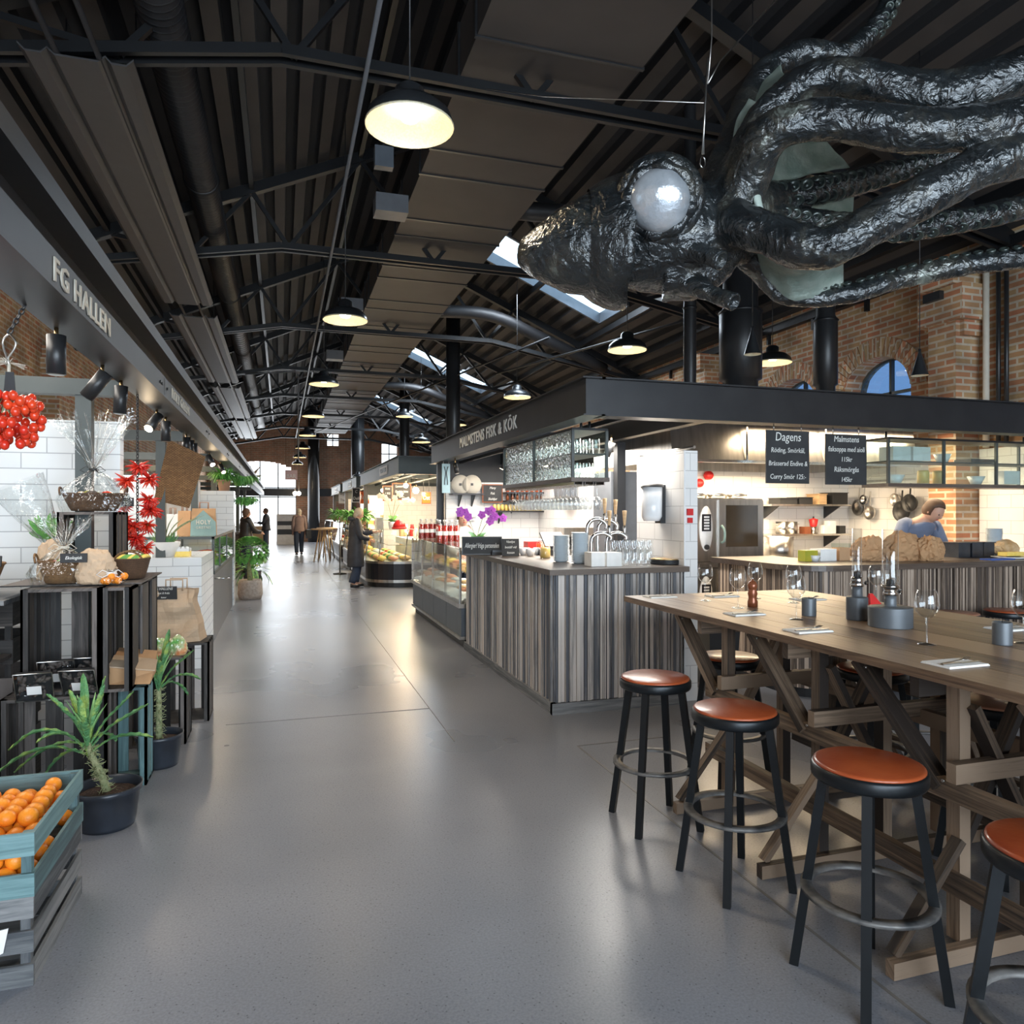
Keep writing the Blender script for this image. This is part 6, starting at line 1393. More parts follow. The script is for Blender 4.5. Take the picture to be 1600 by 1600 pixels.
# tomato bunch on chain
def chain(t, a, b_, link=.028, r=.0035, mat='black'):
    a, b_ = Vector(a), Vector(b_); d = (b_-a); n = max(2, int(d.length/(link*.78))); g = G(); ax = d.normalized(); s1_ = ax.orthogonal().normalized(); s2_ = ax.cross(s1_)
    for k in range(n):
        c = a+d*(k+.5)/n; s = s1_ if k % 2 else s2_
        g.tube([c+ax*(link*.5*cos(q))+s*(link*.28*sin(q)) for q in [2*pi*m_/10 for m_ in range(10)]], r, 5, closed=True)
    return g.build('chain', mat, t)
tc_ = PD(16, 650, 2.86); hook = Vector((-.965, 3.34, 2.42)); mid = PD(14, 520, 2.87)
t = thing('tomato_bunch', 'bunch of small red tomatoes hanging on a chain under the sign beam, upper left', 'tomatoes', (tc_.x, tc_.y, tc_.z))
chain(t, hook, mid); G().tube(spline([mid, PD(24, 532, 2.87), PD(22, 545, 2.87), PD(8, 565, 2.87), mid+Vector((0, 0, -.12)), PD(4, 535, 2.87), mid], 4), .004, 6).build('carabiner', 'inox', t)
top = PD(14, 615, 2.87); G().tube([mid+Vector((0, 0, -.12)), top], .006, 6).build('string', 'lettering_cream', t); g = G()
for k in range(26): a = random.uniform(-.6, pi+.6); q = PD(14, 566, 2.87); g.tube([q, q+Vector((cos(a)*.03, random.uniform(-.02, .02), sin(a)*.02)), q+Vector((cos(a)*.06, random.uniform(-.03, .03), sin(a)*.03-.01))], .0012, 4)
g.build('raffia', 'lettering_cream', t)
pt = PD(15, 592, 2.85); G().hull([(pt.x-.02, pt.y, pt.z-.05), (pt.x+.02, pt.y, pt.z-.05), (pt.x+.02, pt.y+.004, pt.z-.05), (pt.x-.02, pt.y+.004, pt.z-.05), (pt.x-.014, pt.y, pt.z+.03), (pt.x+.014, pt.y, pt.z+.03), (pt.x+.014, pt.y+.004, pt.z+.03), (pt.x-.014, pt.y+.004, pt.z+.03)], G.BF).build('name_card', 'chalk', t)
g = G()
for k in range(24): a = random.uniform(0, 2*pi); g.tube([top, top+Vector((cos(a)*.03, sin(a)*.03, -.02)), top+Vector((cos(a)*.07, sin(a)*.07, -.08))], .0018, 4)
g.build('vine', 'stem', t)
r_ = random.Random(21); tm = None; pl = []
tries = 0
while len(pl) < 98 and tries < 30000:
    tries += 1; u = r_.uniform(0, 1); ph = r_.uniform(0, 2*pi); zz = .085-.20*u; rad = .112*math.sqrt(max(.05, 1-((u-.45)/.62)**2))*r_.uniform(.15, 1)**.4
    q = Vector((cos(ph)*rad, sin(ph)*rad, zz))
    if all((q-x).length > .0235 for x in pl): pl.append(q)
for q in pl:
    loc = tc_+q
    o_ = G().ball(q, .0185, 2, (.92, .92, 1.12), Matrix.Rotation(r_.uniform(-.5, .5), 3, 'X')).build('tomato', 'tomato', t, local=True)
# chili string
X_, Y_ = -.955, 5.64; z0 = 2.42; t = thing('chili_string', 'string of red chili clusters hanging on a chain under the sign beam', 'chilies', (X_, Y_, 1.3))
zc = lambda py: PX(205, py, X_).z
chain(t, (X_, Y_, z0), (X_, Y_, zc(845)))
r_ = random.Random(8)
def pxw(px, py): q = PX(205, py, X_); return Vector((X_+(px-205)/FPX*5.0, Y_, q.z))
for (px, py, s, n) in ((207, 726, 1, 26), (190, 748, .95, 24), (223, 745, .95, 22), (222, 778, .9, 22), (224, 795, 1.05, 26), (183, 790, .8, 18), (186, 812, .9, 22), (198, 822, 1, 26), (219, 820, .85, 20), (203, 842, .95, 24), (193, 838, .8, 14), (215, 858, .9, 22)):
    c = pxw(px, py); g = G(); gg = G()
    for k in range(int(n*1.9)):
        a = r_.uniform(0, 2*pi); el = r_.uniform(-1.1, .9); d = Vector((cos(a)*cos(el), sin(a)*cos(el), sin(el)-.25)).normalized(); L_ = r_.uniform(.05, .082)*s
        b0 = c+d*.012; g.tube([b0, b0+d*L_*.5+Vector((0, 0, .003)), b0+d*L_+Vector((0, 0, r_.uniform(-.008, .004)))], [.0085*s, .008*s, .0015], 6)
        if k % 2: gg.tube([c, b0], [.002, .004], 5)
    g.build('chili_cluster', 'chili', t); gg.build('stalks', 'kale_light', t)
pz = pxw(193, 783); G().box(pz.x-.04, pz.x+.04, pz.y-.06, pz.y-.055, pz.z-.03, pz.z+.03).build('price_card', 'chalk', t); text('35:-', .035, (pz.x, pz.y-.062, pz.z-.008), (1, 0, 0), (0, 0, 1), 'lettering', t)
# spots and steel bits under the left beam
for i, (px, py, aim, lit) in enumerate(((88, 520, (0, 0, -1), 0), (160, 572, (-.6, .1, -.8), 0), (189, 603, (-.05, 0, -1), 0), (245, 650, (-.3, -.6, -.6), 1), (259, 662, (0, 0, -1), 0), (291, 692, (0, 0, -1), 0), (297, 697, (0, 0, -1), 0), (303, 702, (0, 0, -1), 0), (327, 716, (.3, -.5, -.6), 1), (345, 728, (.3, -.5, -.6), 1))):
    q = PX(px, py, -.955); q.z = 2.42; spot(q, 'small black cylinder spotlight under the left sign beam, %s along' % (ordn+['ninth', 'tenth'])[i].replace('farthest', 'eighth'), aim, 1.15, lit, 14 if lit else 0, .07, (1, .85, .65))
q = PY(277, 735, 8.20); t = thing('hanging_board', 'tilted brown woven board hanging behind the steel post', 'board', q); G().hull([(-.22, 0, -.30), (.10, .1, -.38), (.10, .12, -.38), (-.22, .02, -.30), (-.08, 0, .32), (.26, .1, .16), (.26, .12, .16), (-.08, .02, .32)], G.BF).build('board_body', 'wicker', t, local=True)
G().cyl((0, .05, .2), (0, .05, 2.33-q.z), .003, n=5).build('cord', 'black', t, local=True)
# fern on tiled pier
def bush(t, c, R, n, L_, w_, mat, seed, name='foliage', droop=.5, up=.6):
    r_ = random.Random(seed); g = G()
    for k in range(n):
        a = r_.uniform(0, 2*pi); e = r_.uniform(-.2, 1.3); g.leaf(Vector(c)+Vector((cos(a), sin(a), .5))*R*r_.random(), (cos(a)*cos(e), sin(a)*cos(e), sin(e)*up+.1), (0, 0, 1), L_*r_.uniform(.6, 1.1), w_, droop*r_.uniform(.5, 1.6), 4, .1)
    return g.build(name, mat, t)
t = thing('potted_fern', 'bright green fern in a terracotta pot on top of the white tiled pier', 'potted plant', (-.95, 13.6, 1.961)); G().lathe((-.95, 13.6, 1.961), [(.001, 0), (.08, 0), (.11, .17), (.12, .17), (.12, .2), (.001, .19)], 20).build('pot', 'terracotta', t); bush(t, (-.95, 13.6, 2.2), .15, 420, .19, .02, 'leafgreen', 3, droop=.9)
t = thing('trailing_plant', 'trailing green plant hanging down the aisle side of the tiled pier', 'potted plant', (-.68, 13.9, 1.9)); bush(t, (-.66, 13.9, 2.15), .2, 320, .18, .025, 'leafgreen', 5, droop=1.6, up=.3); bush(t, (-.60, 13.9, 1.8), .14, 200, .18, .025, 'leafgreen', 6, droop=2, up=.1)
t = thing('potted_tree', 'bushy curly-leaved plant in a stone pot beside the white tiled pier', 'potted plant', (-.55, 14.3, 0)); G().lathe((-.55, 14.3, 0), [(.001, 0), (.19, 0), (.22, .1), (.21, .3), (.19, .36), (.17, .34), (.001, .33)], 24).build('pot', 'stonepot', t)
G().tube([(-.55, 14.3, .3), (-.57, 14.3, .55), (-.55, 14.3, .75)], [.05, .035, .03], 10).build('trunk', 'stem', t); g = G(); r_ = random.Random(6)
for k in range(520):
    a = r_.uniform(0, 2*pi); e = r_.uniform(-.6, 1.4); d = Vector((cos(a)*cos(e), sin(a)*cos(e), sin(e))); q = Vector((-.55, 14.3, .85))+Vector((d.x*.27, d.y*.27, d.z*.24)); g.leaf(q, d+Vector((0, 0, .2)), (0, 0, 1), .085, .075, .8, 3, .3)
g.build('foliage', 'leafgreen', t)
t = thing('strap_leaf_plant', 'dark strappy floor plant just beyond the bushy one', 'potted plant', (-.62, 17.2, 0)); G().lathe((-.62, 17.2, 0), [(.001, 0), (.16, 0), (.2, .3), (.001, .28)], 20).build('pot', 'black_plastic', t); bush(t, (-.62, 17.2, .3), .1, 50, .6, .06, 'kale', 9, droop=1.2, up=1.2)
t = thing('reception_desk', 'dark wooden counter further along the left side', 'counter', (-1.5, 24, 0)); G().box(-2.4, -.95, 20.5, 27, 0, 1.02).build('body', 'crate_brown', t); G().box(-2.45, -.9, 20.4, 27.1, 1.02, 1.07).build('worktop', 'darktop', t)
# ================================================================== FAR STALLS (right)
def farstall(Y0, Y1, label, sign_txt, mat, curved=False, idx=0):
    cp = canopy(2.25, 7.6, Y0, Y1, label, 2.38, 2.72, 'steel_green', inner=True)
    g = G().box(2.236, 2.248, Y0+1.6, Y0+2.9, 2.45, 2.65); g.build('sign_panel', 'white', cp)
    text(sign_txt, .14, (2.232, Y0+2.25, 2.55), (0, -1, 0), (0, 0, 1), 'black', cp, fit=1.0)
    struct(G().box(2.9, 7.6, Y1-.3, Y1-.2, 0, 2.38).build('wall_stall', 'tile', label='white tiled rear wall of a far stall'))
    tag(G().box(2.3, 2.42, Y1-.5, Y1-.38, 0, 2.38).build('stall_post', 'steel_dark'), 'dark steel post at the rear corner of the %s far stall' % ordn[idx], 'post')
    tag(G().box(4.9, 5.1, Y0+.6, Y0+.8, 0, 2.38).build('stall_post', 'steel_dark'), 'dark steel post inside the %s far stall' % ordn[idx], 'post')
    return cp
farstall(14.8, 22.3, 'green-grey steel canopy of the second stall, beyond the fish stall', 'SKAFFERI', 'x', idx=0)
farstall(23.6, 29.0, 'green-grey canopy of the third stall down the right side', 'CHARK', 'x', idx=1)
farstall(30.2, 35.6, 'green-grey canopy of the farthest stall on the right', 'GLASS', 'x', idx=2)
def cased(x0, x1, y0, y1, r, label, low='dark_panel', hb=.55, ht=1.22, seed=0):
    """deli case: rounded near-left corner, dark base, steel strips, glass, food"""
    t = thing('deli_display_case', label, 'display case', ((x0+x1)/2, (y0+y1)/2, 0))
    def outl(o=0):
        P = [(x1, y0-o)]+[(x0+r-(r+o)*sin(a), y0+r-(r+o)*cos(a)) for a in [pi/2*k/10 for k in range(11)]]+[(x0-o, y1), (x1, y1)]
        return P
    G().prism(outl(-.04), 2, 0, .10).build('plinth', 'black', t); G().prism(outl(), 2, .10, .16).build('bottom_strip', 'inox', t); G().prism(outl(), 2, .16, hb-.05).build('base_panel', low, t); G().prism(outl(.01), 2, hb-.05, hb).build('top_strip', 'inox', t)
    P = outl(-.01); g = G()
    for (a, b_) in zip(P[:-2], P[1:-1]): g.hull([(a[0], a[1], hb), (b_[0], b_[1], hb), (b_[0]+.08, b_[1]+.05, ht), (a[0]+.08, a[1]+.05, ht)], ((0, 1, 2, 3),))
    g.build('glass_front', 'glass', t)
    top = [(a+.08 if i > 0 else a, b_+.05 if i < len(P)-2 else b_) for i, (a, b_) in enumerate(P)]; G().prism(top, 2, ht, ht+.012).build('glass_top', 'glass', t)
    for k in (0, 1, 6, 11, len(P)-2):
        a = P[min(k, len(P)-2)]; G().cyl((a[0], a[1], hb), (a[0]+.08, a[1]+.05, ht), .011, n=8).build('post', 'chrome', t)
    G().box(x0+.45, x1-.05, y0+.3, y1-.1, .88, .895).build('inner_shelf', 'glass_green', t)
    r_ = random.Random(seed); k = 0
    y = y0+.25
    while y < y1-.15:
        x = x0+.3
        while x < x1-.12:
            m_ = r_.choice(('bread', 'salmon', 'yellow', 'white_gloss', 'bread', 'tomato', 'leafgreen', 'mustard')); k += 1
            o = G().ball((x, y, hb+.06), .10, 2, (1, 1.1, .55), jit=.1).build('deli_dish', m_); tag(o, {'bread': 'brown', 'salmon': 'pink', 'yellow': 'yellow', 'white_gloss': 'white', 'tomato': 'red', 'leafgreen': 'green', 'mustard': 'ochre'}[m_]+' food heap in the '+label.split(',')[0], 'food', label.split(',')[0]+' food')
            x += .26
        y += .27
    return t
cased(1.74, 2.75, 15.5, 19.6, .75, 'rounded glass pastry case, behind the woman in the dark coat', seed=1)
cased(2.75, 5.0, 15.0, 15.9, .05, 'straight glass deli case, left of the fish case end', seed=2)
cased(1.75, 2.5, 20.3, 22.4, .3, 'low glass case, further along the second stall', seed=3)
cased(1.80, 2.6, 23.8, 28.8, .3, 'glass counter, front of the third stall', seed=4)
cased(1.85, 2.6, 30.5, 35, .3, 'glass counter, front of the farthest stall', seed=5)
for i, (x, y, z, s) in enumerate(((2.69, 15.3, 2.05, 1.2), (2.69, 16.6, 2.2, 1), (2.69, 18.2, 2.2, 1), (3.4, 16.2, 2.15, 1), (3.4, 19.5, 2.2, 1), (2.69, 20.6, 2.2, 1), (2.69, 24.8, 2.2, 1), (2.69, 26.8, 2.2, 1), (2.69, 31.5, 2.2, 1))):
    t = thing('bulb_pendant', 'glowing round bulb pendant under the far canopies, %s of nine' % (ordn+['ninth'])[i].replace('farthest', 'eighth'), 'pendant lamp', (x, y, z)); G().ball((0, 0, 0), .055*s, 2).build('bulb', 'bulb_small', t, local=True); G().cyl((0, 0, .05*s), (0, 0, .1*s), .02, n=10).build('socket', 'brass', t, local=True); G().cyl((0, 0, .1*s), (0, 0, 2.42-z), .004, n=5).build('cord', 'black', t, local=True)
    l = bpy.data.lights.new('bulb_light', 'POINT'); l.energy = 14; l.color = (1, .75, .48); l.shadow_soft_size = .06; lo = bpy.data.objects.new('bulb_light', l); SC.collection.objects.link(lo); lo.parent = t; KIDS.setdefault(t.name, []).append(lo); lo.location = (0, 0, -.08)
def board(px0, px1, py0, py1, Y, lines, label, frame='copper', mat='chalk', tmat='lettering', zt=2.38):
    a = PY(px0, py0, Y); b_ = PY(px1, py1, Y); w_ = b_.x-a.x; h = a.z-b_.z
    t = sign(Vector(((a.x+b_.x)/2, Y, b_.z)), w_, h, 0, 0, lines, label, 'chalk_menu', frame=frame, mat=mat, tmat=tmat, edge=.02, cat='sign', shear=.1)
    for s in (-.35, .35): G().cyl((s*w_, .006, h), (s*w_, .006, max(h+.05, zt-b_.z)), .005, n=5).build('cord', 'black', t, local=True)
board(614, 641, 755, 779, 17.29, ['Lammracks', 'Danskt kött', '259:-'], 'chalkboard with a wooden frame hanging in the second stall')
board(660, 672, 769, 785, 17.3, ['Ost'], 'small orange poster at the back of the second stall', 'copper', 'juice_orange', 'white')
board(599, 612, 759, 781, 19.8, ['Kött', '1 KG', '89:-'], 'narrow chalkboard left of the framed one')
board(563, 576, 767, 785, 22.2, ['Delikat'], 'orange poster between the far canopies', 'copper', 'juice_orange', 'white')
board(551, 562, 762, 783, 23.65, ['C', 'Deli'], 'black shield-shaped sign on the third stall', 'white')
board(530, 541, 767, 785, 30.26, ['Wok', 'Thai'], 'pale poster on the front corner of the farthest stall', 'white', 'white', 'black')
p = PD(455, 741, 26); t = thing('hanging_sign', 'small pinkish sign hanging in the middle of the aisle', 'sign', p); G().box(p.x-.21, p.x+.21, p.y, p.y+.03, p.z-.17, p.z+.17).build('panel', 'sign_pink', t) if False else G().box(p.x-.21, p.x+.21, p.y, p.y+.03, p.z-.17, p.z+.17).build('panel', 'pinkish', t) if 'pinkish' in mt else None
mt['pinkish'] = M('sign_pinkish', (.62, .42, .42), .6)
G().box(p.x-.21, p.x+.21, p.y, p.y+.03, p.z-.17, p.z+.17).build('panel', 'pinkish', t); text('BAR', .2, (p.x, p.y-.01, p.z-.05), (1, 0, 0), (0, 0, 1), 'white', t, fit=.32); 
for s in (-.18, .18): G().cyl((p.x+s, p.y+.015, p.z+.17), (p.x+s, p.y+.015, roofz(p.x+s)), .004, n=5).build('cord', 'black', t)
# paper star
p = PD(392, 745, 30); t = thing('paper_star', 'seven-pointed pale paper star hanging before the far window', 'star', p); g = G()
mt['starpaper'] = M('star_paper', (.45, .32, .22), .8)
for k in range(9):
    a = k*2*pi/9+.2; d = Vector((cos(a), 0, sin(a))); s_ = Vector((-sin(a), 0, cos(a))); L_ = .62 if k % 2 else .5
    g.hull([s_*.08+d*.1, -s_*.08+d*.1, d*.1+Vector((0, -.1, 0)), d*L_, d*.1+Vector((0, .1, 0))], ((0, 2, 3), (2, 1, 3), (1, 4, 3), (4, 0, 3)))
g.ball((0, 0, 0), .13, 1); g.build('star_body', 'starpaper', t, local=True); G().cyl((0, 0, .1), (0, 0, roofz(p.x)-p.z), .004, n=5).build('cord', 'black', t, local=True)
# goods on the second stall
def heap(px, py, Y, r, m_, name, label, cat, sc=(1, 1, 1)):
    p = PY(px, py, Y); return tag(G().ball(p, r, 2, sc, jit=.05).build(name, m_), label, cat)
for (x, y) in ((2.3, 16.5),):
    orchid(Vector((2.35, 16.4, 1.235)), 'white orchid standing on the pastry case left of the red juice bottles', 'whiteflower', ((-.1, .5), (.08, .55), (.16, .45)), s=1.35, seed=8)
t = thing('santa_hat', 'red cloth hat lying on the far end of the case', 'hat', (2.45, 16.0, 1.235)); g = G().lathe((2.45, 16.0, 1.234), [(.001, 0), (.15, 0), (.13, .10), (.08, .17), (.001, .2)], 20); g.build('hat_body', 'red', t); G().lathe((2.45, 16.0, 1.234), [(.15, 0), (.175, .015), (.15, .04)], 20).build('brim', 'red', t)
r_ = random.Random(77); 
for i in range(34):
    x = r_.uniform(2.88, 4.4); y = r_.choice((16.1, 16.3, 17.4, 18.6)); h = r_.uniform(.12, .34); m_ = r_.choice(('bread', 'white', 'leafgreen', 'lettering_cream', 'red', 'mango', 'palewood', 'wicker'))
    z = 1.235 if y < 15.9 else .98
    g = G().lathe((x, y, z), [(.001, 0), (.06, 0), (.07, h*.6), (.04, h*.85), (.04, h), (.001, h)], 12); tag(g.build('packaged_good', m_), {'bread': 'brown', 'white': 'white', 'leafgreen': 'green', 'lettering_cream': 'cream', 'red': 'red', 'mango': 'olive', 'palewood': 'tan', 'wicker': 'wicker'}[m_]+' package on the counters of the second stall', 'package', 'packages on the second stall')
tag(G().box(2.8, 4.6, 16.0, 18.9, .0, .975).build('work_counter', 'white'), 'white work counter inside the second stall', 'counter')
for i, (x, y, h) in enumerate(((2.2, 21.2, .7), (2.15, 24.6, .8), (2.1, 27, .6), (2.2, 31.5, .8), (2.0, 20.5, .5))):
    t = thing('leafy_plant', 'leafy green plant on top of the far right counters, %s' % ordn[i], 'potted plant', (x, y, 1.235)); G().lathe((x, y, 1.235), [(.001, 0), (.1, 0), (.13, .18), (.001, .17)], 16).build('pot', 'terracotta', t); bush(t, (x, y, 1.45), .15, 120, .4*h+.1, .07, 'leafgreen', 50+i, droop=.8)
# garlands of goods, hanging shelf lights of the far stalls
for i in range(10):
    y = 24.4+i*1.1 if i < 4 else 30.9+(i-4)*.75; x = 3.2+r_.uniform(-.2, .3); m_ = r_.choice(('bread', 'white', 'yellow', 'mango', 'red')); tag(G().box(x-.2, x+.2, y-.3, y+.3, 1.0, 1.0+r_.uniform(.15, .5)).box(x-.3, x+.3, y-.45, y+.45, 0, .99).build('goods_stand', m_), 'stand of %s goods inside the far stalls, number %s from the camera' % ({'bread': 'brown', 'white': 'white', 'yellow': 'yellow', 'mango': 'olive', 'red': 'red'}[m_], ['one', 'two', 'three', 'four', 'five', 'six', 'seven', 'eight', 'nine', 'ten'][i]), 'display stand')
# stanchion, far cafe furniture
p = PZ(531, 896, 0); t = thing('stanchion', 'thin black queue post with round base left of the woman', 'post', p); G().lathe((0, 0, 0), [(.001, 0), (.17, 0), (.17, .02), (.02, .04), (.016, .06), (.016, 1.5), (.001, 1.5)], 20).build('pole', 'black', t, local=True)
p = PY(447, 842, 38); p.z = 0; t = thing('white_trolley', 'white refrigerated trolley at the far end of the aisle', 'trolley', p); G().box(-.45, .45, -.3, .3, 0, 1.5).build('body', 'white', t, local=True); G().box(-.4, .4, -.32, -.3, .5, .75).build('dark_shelf', 'black', t, local=True); G().box(-.4, .4, -.32, -.3, .95, 1.15).build('dark_shelf', 'black', t, local=True)
for i, (x, y) in enumerate(((1.25, 24.5), (1.5, 26.2))):
    t = thing('high_cafe_table', 'small high cafe table among the far stalls, %s' % ('near' if i == 0 else 'rear'), 'table', (x, y, 0)); G().lathe((x, y, 0), [(.001, 1.02), (.35, 1.02), (.35, 1.06), (.001, 1.06)], 24).build('tabletop', 'palewood', t)
    for k in range(4): a = k*pi/2+.4; G().cyl((x+cos(a)*.1, y+sin(a)*.1, 1.02), (x+cos(a)*.28, y+sin(a)*.28, 0), .02, n=8).build('leg', 'palewood', t)
for i, px in enumerate((536, 549)):
    p = PD(px if i else 530, 779, 36) if False else None
tag(G().box(-2.9, -.6, 38.5, 38.9, 0, .9).build('bench', 'palewood'), 'low wooden bench under the far window', 'bench')
for i in range(2):
    q = PD(461+i*6, 770, 37); t = thing('globe_lamp', 'small glowing amber globe lamp at the far end, %s' % ('left' if i == 0 else 'right'), 'pendant lamp', q); G().ball((0, 0, 0), .11, 2).build('globe', 'bulb', t, local=True); G().cyl((0, 0, .1), (0, 0, roofz(q.x)-q.z), .01, n=5).build('cord', 'black', t, local=True)
# ================================================================== HANGING SQUID SCULPTURE
m, nt, b = newmat('squid_skin'); N = nt.nodes.new; L = nt.links.new
tc = N('ShaderNodeTexCoord'); n1 = N('ShaderNodeTexNoise'); n1.inputs['Scale'].default_value = 3.2; n1.inputs['Detail'].default_value = 8; n1.inputs['Roughness'].default_value = .65; n1.inputs['Distortion'].default_value = .8
r = N('ShaderNodeValToRGB'); e = r.color_ramp.elements; e[0].position = .38; e[0].color = (.012, .015, .017, 1); e[1].position = .72; e[1].color = (.30, .34, .30, 1)
x = e.new(.52); x.color = (.024, .030, .033, 1); x = e.new(.62); x.color = (.06, .06, .052, 1)
L(tc.outputs['Object'], n1.inputs['Vector']); L(n1.outputs[0], r.inputs[0]); L(r.outputs[0], b.inputs['Base Color'])
b.inputs['Metallic'].default_value = .45; b.inputs['Roughness'].default_value = .26; b.inputs['Coat Weight'].default_value = .8; b.inputs['Coat Roughness'].default_value = .12
n2 = N('ShaderNodeTexNoise'); n2.inputs['Scale'].default_value = 19; n2.inputs['Detail'].default_value = 6; n2.inputs['Distortion'].default_value = 1.2; L(tc.outputs['Object'], n2.inputs['Vector'])
n3 = N('ShaderNodeTexNoise'); n3.inputs['Scale'].default_value = 8; n3.inputs['Detail'].default_value = 4; n3.inputs['Distortion'].default_value = 2.0; L(tc.outputs['Object'], n3.inputs['Vector'])
ad = N('ShaderNodeMath'); ad.operation = 'MULTIPLY_ADD'; ad.inputs[1].default_value = .45; L(n2.outputs[0], ad.inputs[0]); L(n3.outputs[0], ad.inputs[2])
bp = N('ShaderNodeBump'); bp.inputs['Strength'].default_value = .75; bp.inputs['Distance'].default_value = .03; L(ad.outputs[0], bp.inputs['Height']); L(bp.outputs[0], b.inputs['Normal']); L(bp.outputs[0], b.inputs['Coat Normal'])
mt['squid'] = m
mt['squid_web'] = M('squid_membrane', (.30, .39, .34), .32, .1, c2=(.50, .58, .52), scale=7, bump=.9, bscale=14, coat=.4)
mt['squid_eye'] = M('squid_eye_silver', (.62, .66, .70), .18, .5, c2=(.28, .32, .36), scale=5, bump=.2, bscale=30, coat=.6)
mt['sucker'] = M('squid_sucker', (.03, .042, .04), .3, .4, c2=(.07, .09, .08), scale=20, coat=.5)
SQ = thing('squid_sculpture', 'giant dark glossy squid sculpture hanging from cables over the bar tables', 'sculpture', PD(1090, 350, 4.4))
def px_path(L_): return [PD(a, c, d) for (a, c, d, r_) in L_], [r_ for (a, c, d, r_) in L_]
SP = 4.4/FPX
def tubep(g, L_, n=14, sub=5, flat=1):
    P, R = px_path(L_); g.tube(spline(P, sub), [q*SP for q in slerp(R, sub)], n, flat=flat)
g = G()
# mantle with open hood rim
tubep(g, [(808, 412, 4.45, 3), (822, 405, 4.45, 26), (850, 398, 4.45, 46), (885, 393, 4.45, 66), (925, 386, 4.45, 80), (950, 383, 4.45, 86), (962, 383, 4.45, 70)], 30)
# head
tubep(g, [(960, 384, 4.45, 62), (1000, 378, 4.45, 76), (1040, 368, 4.45, 88), (1080, 358, 4.43, 84), (1115, 345, 4.42, 66), (1145, 328, 4.4, 56), (1165, 310, 4.4, 40)], 28)
tubep(g, [(1050, 410, 4.45, 60), (1090, 415, 4.42, 46), (1140, 385, 4.4, 30), (1180, 372, 4.4, 22)], 20)
ARMS = [
 [(1120, 340, 4.4, 44), (1140, 275, 4.45, 40), (1155, 210, 4.55, 30), (1172, 150, 4.65, 24), (1205, 102, 4.7, 21), (1255, 84, 4.7, 20), (1315, 84, 4.7, 19), (1352, 58, 4.7, 18), (1382, 18, 4.7, 17), (1402, -40, 4.7, 15)],
 [(1125, 340, 4.35, 42), (1160, 262, 4.25, 32), (1190, 195, 4.15, 26), (1228, 148, 4.1, 25), (1275, 122, 4.05, 27), (1335, 122, 4.0, 29), (1400, 138, 3.95, 29), (1475, 148, 3.9, 30), (1545, 130, 3.85, 30), (1620, 98, 3.8, 30), (1720, 40, 3.8, 24)],
 [(1130, 345, 4.3, 42), (1165, 285, 4.2, 34), (1188, 228, 4.05, 30), (1225, 195, 3.95, 27), (1290, 186, 3.9, 28), (1360, 194, 3.85, 28), (1440, 205, 3.8, 27), (1520, 200, 3.75, 28), (1600, 188, 3.7, 29), (1720, 165, 3.7, 26)],
 [(1120, 350, 4.3, 44), (1160, 352, 4.15, 32), (1200, 366, 4.05, 28), (1250, 386, 3.95, 30), (1300, 385, 3.9, 30), (1360, 352, 3.85, 29), (1430, 313, 3.8, 28), (1505, 272, 3.75, 28), (1580, 246, 3.7, 28), (1720, 215, 3.7, 26)],
 [(1165, 325, 4.5, 28), (1215, 305, 4.7, 24), (1280, 296, 4.75, 24), (1345, 282, 4.8, 22), (1420, 262, 4.8, 19), (1480, 242, 4.8, 17), (1560, 215, 4.8, 15), (1700, 175, 4.8, 10)],
 [(1165, 345, 4.5, 26), (1220, 338, 4.7, 20), (1300, 350, 4.75, 21), (1400, 358, 4.75, 22), (1480, 346, 4.75, 22), (1560, 332, 4.75, 20), (1700, 300, 4.75, 16)],
 [(1140, 365, 4.45, 34), (1165, 395, 4.5, 22), (1195, 430, 4.55, 17), (1225, 460, 4.55, 14), (1275, 466, 4.55, 15), (1340, 455, 4.5, 16), (1420, 432, 4.5, 16), (1500, 415, 4.45, 16), (1600, 402, 4.4, 16), (1720, 385, 4.4, 14)],
 [(1190, 200, 4.6, 10), (1300, 150, 4.9, 20), (1400, 160, 5.1, 22), (1480, 190, 5.15, 22), (1560, 130, 5.1, 20), (1700, 60, 5.1, 16)]]
for A in ARMS: tubep(g, A, 16, 6)
# brow ring round the eye, siphons
tubep(g, [(1046, 383, 4.28, 17), (1085, 392, 4.2, 15), (1122, 405, 4.1, 13)], 14); tubep(g, [(1075, 440, 4.35, 20), (1110, 458, 4.25, 14), (1143, 470, 4.15, 12)], 14)
bmesh.ops.recalc_face_normals(g.bm, faces=g.bm.faces); me0 = bpy.data.meshes.new('tmp'); g.bm.to_mesh(me0); g.bm.free(); ob = bpy.data.objects.new('tmp', me0); SC.collection.objects.link(ob)
md = ob.modifiers.new('r', 'REMESH'); md.mode = 'VOXEL'; md.voxel_size = .012; md.use_smooth_shade = True
sm = ob.modifiers.new('s', 'SMOOTH'); sm.factor = .6; sm.iterations = 7
bpy.context.view_layer.update(); me1 = bpy.data.meshes.new_from_object(ob.evaluated_get(bpy.context.evaluated_depsgraph_get())); bpy.data.objects.remove(ob)
hoodx = [PD(968, 383, 4.45), (PD(990, 383, 4.45)-PD(960, 383, 4.45)).normalized()]
NRM = [v.normal.copy() for v in me1.vertices]
for v in me1.vertices:
    c = v.co.copy(); n_ = NRM[v.index]; d = .011*noise.noise(c*9)+.008*abs(noise.noise(c*22))+.016*noise.noise(c*3.2)
    v.co = c+n_*d
me1.name = 'squid_body'; g = G(); g.bm.from_mesh(me1); bpy.data.meshes.remove(me1)
for f in g.bm.faces: f.smooth = True
g.build('squid_body', 'squid', SQ)
